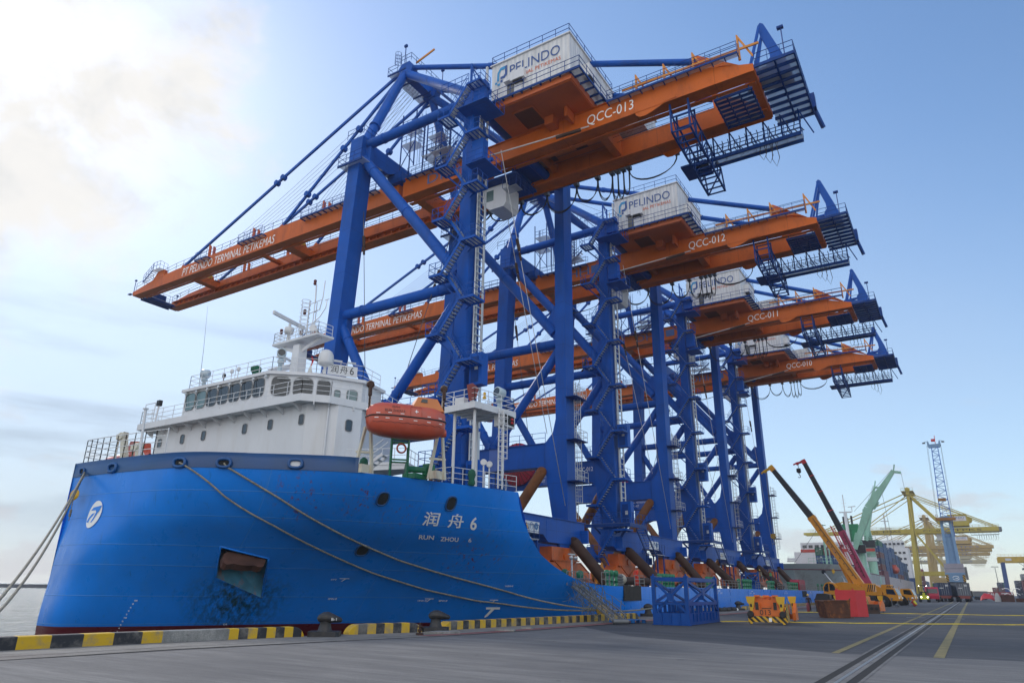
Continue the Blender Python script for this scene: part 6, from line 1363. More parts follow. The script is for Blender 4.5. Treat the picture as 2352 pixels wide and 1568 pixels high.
def person(loc, rot, s, pose, bands, hat, label, group=None, vest=None):
    t = thing('person', label, 'person', loc, group, rot, local=True); t.scale = (s,s,s)
    J = {}; E_ = []
    def add(k, x, y, z, r, r2=None, to=None):
        J[k] = (x,y,z,r,r2 or r)
        if to: E_.append((to,k))
    if pose in ('stand','behind','bend'):
        P = .92; lean = .0 if pose != 'bend' else .28
        add('pelvis',0,0,P,.15,.11); add('waist',0,.02*lean,P+.14,.14,.10,'pelvis'); add('chest',0,.5*lean,P+.36,.17,.11,'waist'); add('neck',0,.75*lean,P+.56,.055,None,'chest'); add('head',0,.85*lean+.02,P+.66,.085,.095,'neck'); add('crown',0,.85*lean+.02,P+.78,.07,.08,'head'); add('nose',0,.85*lean+.12,P+.68,.014,None,'head')
        for sg, n in ((-1,'l'),(1,'r')):
            add('hip'+n,.09*sg,0,P-.06,.10,None,'pelvis'); add('knee'+n,.11*sg,.03,.48,.065,None,'hip'+n); add('ank'+n,.12*sg,-.02,.09,.045,None,'knee'+n); add('toe'+n,.13*sg,.15,.04,.04,None,'ank'+n)
            add('sh'+n,.19*sg,.5*lean,P+.50,.065,None,'chest')
            if pose == 'behind': add('el'+n,.27*sg,-.10,P+.22,.05,None,'sh'+n); add('wr'+n,.06*sg,-.19,P+.05,.035,None,'el'+n); hd = (-sg*.5,-.1,-.6)
            elif pose == 'bend': add('el'+n,.25*sg,.22,P+.20,.05,None,'sh'+n); add('wr'+n,.14*sg,.42,P+.12,.035,None,'el'+n); hd = (-sg*.2,.8,-.2)
            else: add('el'+n,.26*sg,.0,P+.22,.05,None,'sh'+n); add('wr'+n,.25*sg,.10,P-.04,.035,None,'el'+n); hd = (0,.15,-.9)
            w = J['wr'+n]; add('palm'+n,w[0]+hd[0]*.07,w[1]+hd[1]*.07,w[2]+hd[2]*.07,.034,.016,'wr'+n); pl = J['palm'+n]
            for f in range(5): add('f%d'%f+n,pl[0]+hd[0]*.09+(f-2)*.02,pl[1]+hd[1]*.09+(.02 if f == 0 else 0),pl[2]+hd[2]*.09+(.05 if f == 0 else .008*abs(f-2)),.009,None,'palm'+n)
        hz = (0,.85*lean+.02,P+.76)
    elif pose == 'squat':
        add('pelvis',0,-.08,.27,.15,.13); add('waist',0,.02,.42,.14,.11,'pelvis'); add('chest',0,.17,.62,.16,.12,'waist'); add('neck',0,.25,.82,.055,None,'chest'); add('head',0,.30,.92,.085,.095,'neck'); add('crown',0,.30,1.03,.07,.08,'head'); add('nose',0,.40,.92,.014,None,'head')
        for sg, n in ((-1,'l'),(1,'r')):
            add('hip'+n,.10*sg,-.05,.25,.10,None,'pelvis'); add('knee'+n,.17*sg,.36,.45,.07,None,'hip'+n); add('ank'+n,.13*sg,.10,.10,.05,None,'knee'+n); add('toe'+n,.14*sg,.26,.05,.04,None,'ank'+n)
            add('sh'+n,.19*sg,.20,.76,.065,None,'chest'); add('el'+n,.25*sg,.38,.55,.05,None,'sh'+n); add('wr'+n,.12*sg,.58,.45,.035,None,'el'+n); add('palm'+n,.10*sg,.65,.44,.034,.016,'wr'+n)
            for f in range(5): add('f%d'%f+n,.10*sg+(f-2)*.02,.73,.43+(.04 if f == 0 else 0),.009,None,'palm'+n)
        hz = (0,.30,1.01)
    else:   # sit
        add('pelvis',0,0,.5,.15,.13); add('waist',0,.0,.64,.14,.11,'pelvis'); add('chest',0,.03,.86,.16,.11,'waist'); add('neck',0,.05,1.06,.055,None,'chest'); add('head',0,.07,1.16,.085,.095,'neck'); add('crown',0,.07,1.28,.07,.08,'head'); add('nose',0,.17,1.17,.014,None,'head')
        for sg, n in ((-1,'l'),(1,'r')):
            add('hip'+n,.10*sg,.05,.5,.10,None,'pelvis'); add('knee'+n,.13*sg,.45,.52,.07,None,'hip'+n); add('ank'+n,.13*sg,.5,.1,.05,None,'knee'+n); add('toe'+n,.13*sg,.65,.05,.04,None,'ank'+n)
            add('sh'+n,.19*sg,.03,1.0,.065,None,'chest'); add('el'+n,.25*sg,.15,.76,.05,None,'sh'+n); add('wr'+n,.15*sg,.4,.8,.035,None,'el'+n); add('palm'+n,.13*sg,.47,.8,.034,.016,'wr'+n)
            for f in range(5): add('f%d'%f+n,.13*sg+(f-2)*.02,.55,.79+(.04 if f == 0 else 0),.009,None,'palm'+n)
        hz = (0,.07,1.26)
    skin_fig('body', J, E_, t, zone_mat('clothes '+label[:24], bands))
    b = MB(); b.lathe([(.125,0),(.12,.05),(.095,.10),(.05,.135),(.01,.145)],(hz[0],hz[1],hz[2]+.005),14); b.lathe([(.155,-.005),(.15,.012)],(hz[0],hz[1]+.02,hz[2]+.005),14); b.build('hard_hat', hat, t, org=(0,0,0))
    if vest:
        ch = J['chest']; wa = J['waist']; b = MB(); n = 14
        rings = [(wa,.19,.155,-.12),(wa,.185,.15,0),(ch,.215,.155,0),(ch,.20,.14,.13)]
        vs = [(k[0]+rx*math.cos(2*math.pi*i/n),k[1]+ry*math.sin(2*math.pi*i/n),k[2]+dz) for k,rx,ry,dz in rings for i in range(n)]
        b.add(vs,[(j*n+i,j*n+(i+1)%n,(j+1)*n+(i+1)%n,(j+1)*n+i) for j in range(3) for i in range(n)],0,True); b.build('safety_vest', vest, t, org=(0,0,0))
    return t
WHAT = paint('white helmet', (.72,.72,.72), .35); YHAT = paint('yellow helmet', (.6,.4,.05), .35); RHAT = paint('red helmet', (.5,.03,.03), .35)
HIVIS = paint('fluorescent yellow vest', (.60,.55,.04), .7, var=.1, scale=6)
HIVISG = paint('fluorescent green vest', (.18,.55,.10), .7, var=.1, scale=6)
person((-19.9,48.2,1.83), R(-20), .76, 'behind', [(0,(.03,.02,.02)),(.12,(.62,.045,.025)),(1.46,SKIN)], WHAT, 'person in orange-red coveralls and white helmet standing on deck, hands behind back')
person((-6.2,106.5,.004), R(70), 1.0, 'squat', [(0,(.03,.02,.02)),(.08,(.42,.03,.02)),(.84,SKIN)], WHAT, 'person in red overalls and yellow vest squatting by the crane rail', vest=HIVIS)
person((-12.3,68.8,.004), R(200), .80, 'stand', [(0,(.02,.02,.02)),(.85,(.035,.022,.022)),(1.46,SKIN)], YHAT, 'person in dark clothes with yellow helmet standing behind the gas cylinder')
person((-22.0,93.8,2.75), R(150), .82, 'bend', [(0,(.05,.06,.09)),(.85,(.30,.26,.18)),(1.42,SKIN)], YHAT, 'person in pale shirt leaning over inside the blue frame on deck')
person((-21.6,97.2,2.75), R(120), .82, 'stand', [(0,(.02,.03,.08)),(.85,(.02,.04,.16)),(1.46,SKIN)], RHAT, 'person in blue with green vest and red helmet on the deck frame', vest=HIVISG)
person((8.0,240,.004), R(170), 1.05, 'stand', [(0,(.05,.06,.05)),(.4,(.35,.42,.06)),(1.46,SKIN)], WHAT, 'person in lime green work clothes standing by the scrap heap', vest=HIVIS)
# ------------------------------------------------------------------ blue steel frame
FBLUE = paint('bright blue frame paint', (.003,.058,.27), .45, spec=.2, var=.12, scale=1.5, bump=.03)
def steel_frame(loc, rot, sx, sy, sz, label):
    t = thing('steel_cage', label, 'steel cage', loc, 'blue steel cages', rot, local=True); w = .17
    b = MB()
    for z0, z1, dd in ((.02,.14,0),(.14,.56,0)):
        b.box((0,0,z0),(sx,.10,z1)); b.box((0,sy-.10,z0),(sx,sy,z1)); b.box((0,.101,z0),(.10,sy-.101,z1)); b.box((sx-.10,.101,z0),(sx,sy-.101,z1))
    for f in (.25,.5,.75): b.box((sx*f-.02,-.05,.03),(sx*f+.02,0,.55)); 
    for i in range(1,9): b.box((sx,sy*i/9-.02,.16),(sx+.05,sy*i/9+.02,.54))
    b.box((-.04,-.06,.005),(sx+.06,.12,.03)); b.box((-.04,sy-.12,.005),(sx+.06,sy+.06,.03))
    b.build('base', FBLUE, t)
    for x in (0,sx-w):
        for y in (0,sy-w): 
            b = MB(); b.box((x,y,.56),(x+w,y+w,sz-.12)); b.box((x-.02,y-.02,sz-.12),(x+w+.02,y+w+.02,sz)); b.tube((x+w/2,y+w/2,sz),(x+w/2,y+w/2,sz+.09),.05,8); b.build('corner_post', FBLUE, t)
    b = MB(); h = .17; z = sz-.06-h/2
    b.bar((w,w/2,z),(sx-w,w/2,z),.12,h); b.bar((w,sy-w/2,z),(sx-w,sy-w/2,z),.12,h); b.bar((sx-w/2,w,z),(sx-w/2,sy-w,z),.12,h); b.bar((w/2,w,z),(w/2,sy-w,z),.12,h)
    for y in (w/2,sy-w/2): b.bar((w,y,.98),(sx-w,y,.98),.10,.10)
    for x in (w/2,sx-w/2): b.bar((x,w,.98),(x,sy-w,.98),.12,.16)
    b.build('top_rail', FBLUE, t)
    b = MB()
    for y in (w/2,sy-w/2):
        b.bar((w,y,.6),(sx-w,y,sz-.3),.10,.11); b.bar((w,y+.004,sz-.3),(sx-w,y+.004,.6),.10,.11); cx_, cz_ = sx/2, (sz+.3)/2; b.box((cx_-.16,y-.075,cz_-.17),(cx_+.16,y+.075,cz_+.17))
    for x in (w/2,sx-w/2):
        b.bar((x,w,1.02),(x,sy-w,sz-.25),.10,.11); b.bar((x+.004,w,sz-.25),(x+.004,sy-w,1.02),.10,.11); b.box((x-.075,sy/2-.2,(sz+.8)/2-.17),(x+.075,sy/2+.2,(sz+.8)/2+.17))
    b.build('cross_brace', FBLUE, t)
    b = MB()
    for i in range(1,7):
        y = w+(sy-2*w)*i/7; b.box((sx-.14,y-.07,.56),(sx-.02,y+.07,.93)); b.box((.02,y-.07,.56),(.14,y+.07,.93))
    for f in (.28,.5,.72): b.box((sx*f-.10,sy*.3,.56),(sx*f+.10,sy*.34,.96)); b.box((sx*f-.08,sy*.62,.56),(sx*f+.08,sy*.66,.92))
    b.bar((sx-.08,w,.6),(sx-.08,w+.5,.95),.08,.08); b.bar((sx-.08,sy-w,.6),(sx-.08,sy-w-.5,.95),.08,.08)
    b.build('cell_guides', FBLUE, t); return t
steel_frame((-13.56,34.69,.008), R(2), 1.84, 5.6, 2.28, 'large blue cross-braced steel frame standing on the quay asphalt')
st2 = steel_frame((-22.9,89.5,1.83), R(20), 1.6, 5.6, 2.0, 'smaller blue steel frame on the ship deck under the farthest crane')
# ------------------------------------------------------------------ container spreaders
SPO = paint('spreader orange paint', (.62,.14,.015), .42, var=.1, scale=2, dirt=(.25,.07,.02), dirt_amt=.4, dirt_scale=3)
def spreader(loc, rot, s, label, num=None, flippers=True):
    t = thing('container_spreader', label, 'spreader', loc, 'orange container spreaders', rot, local=True); t.scale = (s,s,s); Wd = 1.86; Ln = 5.6
    b = MB(); b.prism([(.05,.42),(Wd-.05,.42),(Wd-.32,.78),(Wd-.42,.98),(Wd-.62,.98),(Wd-.62,.76),(.62,.76),(.62,.98),(.42,.98),(.32,.78)],'y',.06,.24); b.box((.3,.24,.46),(Wd-.3,.9,.9)); b.prism([(.30,.98),(.32,1.25),(.40,1.38),(.62,1.38),(.72,1.2),(Wd-.72,1.2),(Wd-.62,1.38),(Wd-.40,1.38),(Wd-.32,1.25),(Wd-.30,.78),(.30,.78)],'y',.5,.85)
    b.box((.35,.3,1.35),(.62,.8,1.43)); b.box((Wd-.62,.3,1.35),(Wd-.35,.8,1.43)); b.build('end_frame', SPO, t)
    b = MB(); b.box((.55,.9,.5),(Wd-.55,Ln-.4,.95)); b.box((.35,1.5,.95),(Wd-.35,3.2,1.30)); b.box((.7,1.0,1.2),(1.0,1.4,1.42)); b.box((1.15,.9,1.15),(1.4,1.3,1.38)); b.tube((.75,.9,1.32),(1.35,1.2,1.36),.03,6); b.box((.3,Ln-.5,.42),(Wd-.3,Ln-.1,.9)); b.build('main_beam', SPO, t)
    b = MB(); b.box((0,0,.12),(Wd,.05,.40)); b.prism([(0,.12),(.22,.12),(.17,.03),(.06,.03)],'y',.0,.05); b.prism([(Wd-.22,.12),(Wd,.12),(Wd-.06,.03),(Wd-.17,.03)],'y',.0,.05); b.build('striped_bumper', HAZARD, t)
    b = MB(); b.box((Wd-.02,.052,.12),(Wd+.03,1.2,.95)); b.prism([(.06,.12),(1.2,.12),(1.2,.95),(.9,1.2),(.3,.95)],'x',Wd+.031,Wd+.05); b.build('striped_side', HAZARD_Y, t)
    b = MB(); b.box((0,Ln-.06,.12),(Wd,Ln,.40)); b.prism([(Ln-1.6,.12),(Ln-.2,.12),(Ln-.2,.7),(Ln-.6,1.0),(Ln-1.6,.5)],'x',Wd-.05,Wd+.12); b.build('far_end_frame', SPO, t)
    b = MB()
    for x in (.14,Wd-.14): 
        b.lathe([(.14,-.06),(.17,-.04),(.17,.04),(.14,.06)],(x,-.02,.50),12,(0,1,0)); 
    for x in (.48,Wd-.48): b.box((x-.08,.02,.72),(x+.08,.06,1.08))
    for x in (.1,Wd-.1):
        for y in (.1,Ln-.1): b.tube((x,y,0),(x,y,.14),.035,6)
    b.box((.7,.2,.76),(Wd-.7,.5,.80)); b.build('rollers', BLACK, t)
    for x, y in ((.08,.1),(Wd-.30,.1),(.08,Ln-.5),(Wd-.2,Ln-.5)):
        b = MB(); b.prism([(x-.12,1.36),(x+.34,1.36),(x+.30,1.18),(x+.26,.95),(x+.16,.62),(x+.18,.50),(x+.10,.42),(x+.02,.46),(x+.04,.6),(x+.02,.95),(x-.08,1.1)],'y',y-.02,y+.12); b.box((x+.06,y-.03,.85),(x+.16,y-.015,1.0),1); b.build('corner_guide', [YELLOW, BLACK], t)
    if num: letters(num, t, BLACK, .25, (.60,.055,.47), width=.54); MB().box((1.02,-.012,.15),(1.16,-.002,.33)).build('paper_notice', LETTER, t)
    return t
spreader((-10.03,39.0,.004), R(6), 1.0, 'orange container spreader numbered 013 with black and yellow bumper', '013')
spreader((-10.6,71.5,.004), R(-4), 1.0, 'second orange container spreader half hidden behind the red panel')
spreader((-9.55,67.5,.004), R(-10), 1.0, 'third orange container spreader seen at the right of the red panel')
# ------------------------------------------------------------------ red panel, rusty tub and odds and ends
b = MB(); P0, P1, P2 = Vector((-8.25,56.4,0)), Vector((-6.98,56.75,0)), Vector((-6.40,57.5,0))
b.prism([(P0.x,P0.y),(P1.x,P1.y),(P2.x,P2.y),(P2.x-1.3,P2.y-.2)],'z',.02,1.78)
for k in (.1,.9): q_ = P0.lerp(P1,k); b.box((q_.x-.06,q_.y+.1,1.78),(q_.x+.06,q_.y+.16,1.84)); b.path([(q_.x+.05*math.cos(i*.6),q_.y+.13,1.86+.05*math.sin(i*.6)) for i in range(11)],.015,4)
o = b.build('steel_box', RED, org=P0); tag(o,'tall plain bright red steel box standing behind the rusty tub','steel box')
RT = paint('flaking rusty tub', (.10,.038,.020), .85, var=.4, scale=1.3, dirt=(.42,.15,.03), dirt_amt=1.0, dirt_scale=2.6, dirt_z=1.3, bump=.25)
b = MB(); q0, q1 = Vector((-8.35,52.45,0)), Vector((-7.0,53.6,0)); u = (q1-q0).normalized(); v = Vector((-u.y,u.x,0))
def tq(a, c, z): p = q0+u*a+v*c; return (p.x,p.y,z)
Lt = (q1-q0).length
b.hexa([tq(.08,.05,.01),tq(Lt-.05,.05,.01),tq(Lt-.05,1.0,.01),tq(.08,1.0,.01)],[tq(-.1,-.05,1.04),tq(Lt,-.05,1.10),tq(Lt,1.1,1.14),tq(-.1,1.1,1.08)])
b.bar(tq(.1,.02,.32),tq(Lt-.05,.02,.32),.05,.05); b.bar(tq(-.12,-.06,1.06),tq(Lt,-.06,1.12),.08,.07); b.bar(tq(Lt-.1,-.03,1.1),tq(Lt+.06,-.03,1.24),.06,.06)
b.bar(tq(.0,.3,.03),tq(Lt+.25,.2,.03),.06,.05)
o = b.build('rusty_tub', RT, org=q0); tag(o,'rusty orange-flaked steel tub in front of the red box','tub')
b = MB(); b.lathe([(.13,0),(.14,.05),(.14,.60),(.10,.68),(.05,.70),(.05,.74)],(-12.33,68.4,.0),14); o = b.build('gas_cylinder', paint('maroon cylinder paint', (.22,.04,.05), .5), org=(-12.33,68.4,0)); tag(o,'maroon gas cylinder standing in front of the man in dark clothes','gas cylinder')
for i, (x, y, w_, h_, l) in enumerate(((-11.5,67.3,.55,.95,'lower dark ribbed steel cradle stacked left of the second spreader'),(-10.9,67.4,.55,.62,'dark square steel block beside the ribbed cradle'))):
    b = MB(); b.box((x,y,.005),(x+w_,y+1.2,h_))
    for k in range(4): b.box((x+.05+k*w_/4,y-.08,.05),(x+.11+k*w_/4,y,h_-.05))
    o = b.build('steel_cradle', paint('dark cradle steel %d' % i, (.03,.026,.024), .8, var=.4, scale=2), org=(x,y,0)); tag(o,l,'cradle')
b = MB(); b.box((-11.55,67.2,.96),(-10.5,68.6,1.05)); b.prism([(-11.5,1.05),(-11.3,1.5),(-10.7,1.52),(-10.3,1.45),(-10.3,1.05)],'y',67.25,68.4); o = b.build('spreader_part', BLACK, org=(-11,67.8,.96)); tag(o,'black steel spreader part resting on top of the ribbed cradle','spreader part')
b = MB(); b.prism([(-8.6,66.0),(-6.55,66.6),(-6.65,68.0),(-8.7,67.4)],'z',.005,.72)
for x, y in ((-7.1,66.40),(-6.75,66.51)): b.lathe([(.12,0),(.12,.02)],(x,y,.4),10,(.28,-.96,0),1)
o = b.build('counterweight_block', [paint('brown steel block', (.05,.034,.028), .8, var=.4, scale=2), VOID], org=(-7.6,67,0)); tag(o,'low dark brown steel block right of the red box','steel block')
TAPE = stripes('yellow barrier tape', (.55,.42,.02), (.5,.36,.02), (1,0,0), .6)
for P, l in (([(-15.6,41.6),(-12.6,40.4),(-10.0,42.2),(-7.12,43.76),(-3,46.4),(2.18,50.1),(6,52.6)],'nearer yellow barrier tape crossing the quay behind the numbered spreader'),([(-12.6,64.6),(-7,67.9),(-2.5,69.6),(3.26,71.9),(8,74)],'farther yellow barrier tape crossing the rail beyond the rusty tub')):
    b = MB(); pts = []
    for (x,y),(u_,v_) in zip(P,P[1:]): pts += [(x+(u_-x)*k/8,y+(v_-y)*k/8) for k in range(8)]
    vs = [(x,y,.015+.008*math.sin(i*1.1)) for i,(x,y) in enumerate(pts)]+[(x,y+.05,.060+.012*math.sin(i*1.1+.6)) for i,(x,y) in enumerate(pts)]; n = len(pts)
    b.add(vs,[(i,i+1,n+i+1,n+i) for i in range(n-1)]); o = b.build('barrier_tape', TAPE); tag(o,l,'tape','yellow barrier tapes')
random.seed(5)
for x, y, w_, c, l in ((-7.0,61.0,.16,LETTER,'small white litter on the asphalt beside the farther tape'),(-18.0,65.5,.4,LETTER,'white sack lying beside the farthest bollard')):
    b = MB(); b.lathe([(w_*.9,0),(w_,w_*.3),(w_*.6,w_*.6),(w_*.1,w_*.7)],(x,y,.01),8); o = b.build('litter', c, org=(x,y,0)); tag(o,l,'litter')
b = MB()
for i in range(14):
    x, y = -18.1+random.uniform(-.35,.35), 61.5+i*.35+random.uniform(-.1,.1); b.lathe([(.18,0),(.24,.1),(.2,.26),(.05,.3)],(x,y,0),7)
o = b.build('rope_heap', BOLL, org=(-18.1,63,0)); tag(o,'heap of dark fender chains and rope on the quay edge before the farthest bollard','rope heap')
for x, y, r, l in ((-16.2,27.0,.25,'pale wooden plank scrap lying before the long kerb'),(-16.0,25.0,.4,'round pale manhole slab by the long kerb')):
    b = MB(); b.prism([(x-r,y-.2),(x+r,y-.05),(x+r*.9,y+.15),(x-r*.8,y+.1)],'z',.014,.07); o = b.build('quay_scrap', BARE, org=(x,y,0)); tag(o,l,'scrap')
# ------------------------------------------------------------------ telescopic cranes on the quay
def wheel(b, x, y, z, r, w, axis=(0,1,0)):
    b.lathe([(r*.55,-w/2),(r*.93,-w/2),(r,-w*.3),(r,w*.3),(r*.93,w/2),(r*.55,w/2)],(x,y,z),18,axis); b.lathe([(r*.15,-w*.52),(r*.5,-w*.45),(r*.56,-w*.5),(r*.56,w*.5),(r*.5,w*.45),(r*.15,w*.52)],(x,y,z),14,axis,1)
def mobile_crane(loc, rot, label, paintm, boom, foot, joint, tip, rope_z, s=1.0, word=None, lattice=False):
    t = thing('mobile_crane', label, 'mobile crane', loc, 'telescopic cranes on the quay', rot, local=True)
    b = MB(); b.box((-9.2,-.9,.75),(-.3,.9,1.05)); b.box((-9.2,-1.15,1.05),(-2.6,1.15,1.30)); b.build('chassis', BLACK, t)
    b = MB(); b.prism([(-1.75,.72),(-.12,.72),(-.05,.95),(-.10,1.35),(-.38,2.12),(-.6,2.22),(-1.65,2.22),(-1.75,2.0)],'y',-1.0,1.0); cab = b.build('driver_cab', paintm, t)
    b = MB(); b.prism([(-1.35,1.5),(-.3,1.4),(-.5,2.05),(-1.35,2.08)],'y',-1.015,-1.0); b.prism([(-1.35,1.5),(-.3,1.4),(-.5,2.05),(-1.35,2.08)],'y',1.0,1.015); b.hexa([(-.12,-.92,1.38),(-.08,-.92,1.38),(-.08,.92,1.38),(-.12,.92,1.38)],[(-.40,-.88,2.1),(-.36,-.88,2.1),(-.36,.88,2.1),(-.40,.88,2.1)]); b.build('window', GLASS_D, cab)
    b = MB()
    for y in (-.9,.9): b.box((-.05,y-.18,.95),(.0,y+.18,1.15))
    b.build('headlight', LETTER, cab)
    b = MB(); b.box((-5.2,-1.05,1.32),(-1.85,1.05,1.72)); b.box((-8.9,-1.1,1.32),(-6.0,1.1,1.6)); b.bar((-1.95,-1.0,1.72),(-1.8,-1.0,2.5),.06,.06); b.build('deck_boxes', paintm, t)
    for x in (-1.75,-3.35,-6.2,-7.8):
        for y in (-1.0,1.0): b = MB(); wheel(b,x,y,.68,.68,.42); b.build('wheel', [RUBBER, STEEL_D], t)
    for x in (-.8,-5.0,-8.9):
        b = MB(); b.box((x-.08,-1.5,.9),(x+.08,1.5,1.05)); 
        for y in (-1.5,1.5): b.tube((x,y,.1),(x,y,1.0),.06,6); b.lathe([(.2,0),(.2,.06)],(x,y,.02),10)
        b.build('outrigger', STEEL_D, t)
    b = MB(); b.lathe([(.9,1.30),(.9,1.6)],(-6.6,0,0),20); b.prism([(-8.3,1.6),(-4.2,1.6),(-4.0,2.2),(-4.8,2.7),(-6.5,2.9),(-8.1,2.6)],'y',-.95,.95); b.box((-5.4,-1.2,1.6),(-3.6,-.96,2.3)); b.box((-4.1,-.9,1.62),(-2.9,.9,2.75)); sp = b.build('turntable', paintm, t)
    b = MB(); 
    for k in range(4): b.prism([(-3.6+.25*k,1.75),(-3.48+.25*k,1.75),(-3.23+.25*k,2.6),(-3.35+.25*k,2.6)],'y',-.92,-.905)
    b.build('hazard_stripes', BLACK, sp)
    b = MB(); b.prism([(-8.6,1.35),(-7.0,1.35),(-7.0,2.3),(-7.25,2.75),(-7.8,2.92),(-8.3,2.75),(-8.6,2.2)],'y',-1.95,-1.0); oc = b.build('operator_cab', paintm, t)
    b = MB(); b.prism([(-8.5,1.75),(-7.95,1.7),(-7.9,2.7),(-8.2,2.65),(-8.48,2.2)],'y',-1.965,-1.95); b.prism([(-7.8,1.85),(-7.1,1.85),(-7.12,2.3),(-7.35,2.62),(-7.78,2.7)],'y',-1.965,-1.95); b.build('window', GLASS_D, oc)
    F, Jn, T = Vector(foot), Vector(joint), Vector(tip); d = (Jn-F).normalized()
    b = MB(); b.bar(F-d*.6, Jn, .95, 1.05, up=(0,0,1), w2=.9, h2=.95); b.bar(Jn-d*.5, Jn, 1.0, 1.05); bo = b.build('boom_base', boom, t)
    L_ = (T-Jn).length; b = MB(); d2 = (T-Jn).normalized(); n = 4; up2 = Vector((0,-1,0)).cross(d2)
    b.bar(Jn-d2*.2, Jn+d2*L_*.98, .74, .86, w2=.56, h2=.62)
    b.build('boom_sections', CRANE_BK, t)
    b = MB()
    for u in ((.94,.955,.97,.985) if not lattice else (.28,.55,.78,.97)): x = Jn+d2*L_*u; b.bar(x-d2*.07,x+d2*.07,.82-.2*u,.92-.24*u)
    b.build('boom_collars', paintm if not lattice else RED, t)
    b = MB(); sd = Vector((0,1,0)); nrm = d2.cross(sd); 
    hd = -nrm if (-nrm).x < 0 else nrm
    b.bar(T-d2*.4,T+d2*.25,.6,.66); b.bar(T,T+hd*1.0+d2*.15,.4,.38,w2=.3,h2=.24); b.lathe([(.22,-.12),(.26,0),(.22,.12)],T+hd*1.05+d2*.1,12,(0,1,0)); b.bar(T+hd*.9+d2*.25,T+hd*1.7+d2*.2,.2,.2); b.build('boom_head', YELLOW if not lattice else RED, t)
    hx = T+hd*1.0; b = MB()
    for k in (-.12,0,.12): b.tube((hx.x,hx.y+k,hx.z),(hx.x,hx.y+k,rope_z+.8),.018,3)
    b.build('hoist_ropes', CABLE, t)
    b = MB(); b.prism([(hx.x-.28,rope_z+.75),(hx.x+.28,rope_z+.75),(hx.x+.32,rope_z+.2),(hx.x+.12,rope_z),(hx.x-.12,rope_z),(hx.x-.32,rope_z+.2)],'y',hx.y-.2,hx.y+.2); hb = b.build('hook_block', HAZARD if not lattice else BLACK, t)
    MB().path([(hx.x,hx.y,rope_z),(hx.x,hx.y,rope_z-.25),(hx.x+.18,hx.y,rope_z-.4),(hx.x+.15,hx.y,rope_z-.65),(hx.x-.08,hx.y,rope_z-.72),(hx.x-.2,hx.y,rope_z-.55)],.06,6).build('hook', STEEL_D, hb)
    c0 = F+Vector((-.9,-.0,-.2)); c1 = F.lerp(Jn,.58)-Vector((0,0,.35)); m = c0.lerp(c1,.55)
    b = MB(); b.tube(c0,m,.24,10); b.build('lift_cylinder', boom, t); MB().tube(m,c1,.15,10).build('cylinder_rod', STEEL, t)
    b = MB(); b.tube(F+Vector((0,-.5,.4)),Jn+Vector((.3,-.46,-.2)),.05,5); 
    for k in range(10): x = F.lerp(Jn,.1+.085*k); b.box((x.x-.06,x.y-.52,x.z-.06),(x.x+.06,x.y-.47,x.z+.06))
    b.build('boom_hoses', BLACK, t)
    if lattice:
        b = MB(); A = F.lerp(Jn,.25)+Vector((-.9,-.5,.4)); Z = Jn+Vector((-.9,-.5,.6)); 
        for o_ in ((0,0,0),(-.5,0,.25),(-.25,-.5,.1)): b.tube(A+Vector(o_),Z+Vector(o_),.05,5)
        for k in range(12): u, v = k/12, (k+1)/12; b.tube(A.lerp(Z,u),A.lerp(Z,v)+Vector((-.5,0,.25)),.03,4); b.tube(A.lerp(Z,u)+Vector((-.5,0,.25)),A.lerp(Z,v)+Vector((-.25,-.5,.1)),.03,4)
        b.build('lattice_jib', RED, t)
    if word:
        txt, a, h, w_, m_ = word; x = F.lerp(Jn,a); letters(txt, t, m_, h, (x.x,x.y-.485,x.z), right=tuple(d*-1) if d.x < 0 else tuple(d), up=tuple(Vector((0,-1,0)).cross(d*-1 if d.x < 0 else d)*-1) , width=w_)
    return t
OL = (-7.5,103,.004)
mobile_crane(OL, R(-8), 'yellow telescopic crane with black upper boom parked behind the red steel box', CRANE_Y, CRANE_Y, (-4.85,.55,2.9),(-9.55,.1,11.4),(-14.15,-.2,18.6),8.6, word=('XCT100Y',.62,.42,2.2,L_BLUE))
mobile_crane((-6.6,117,.004), R(-6), 'crane with magenta boom base standing behind the yellow telescopic crane', CRANE_Y, MAGENTA, (-6.2,.4,3.3),(-8.6,.2,10.4),(-12.7,0,21.4),19.6, word=('SANY',.72,.45,1.5,LETTER), lattice=True)
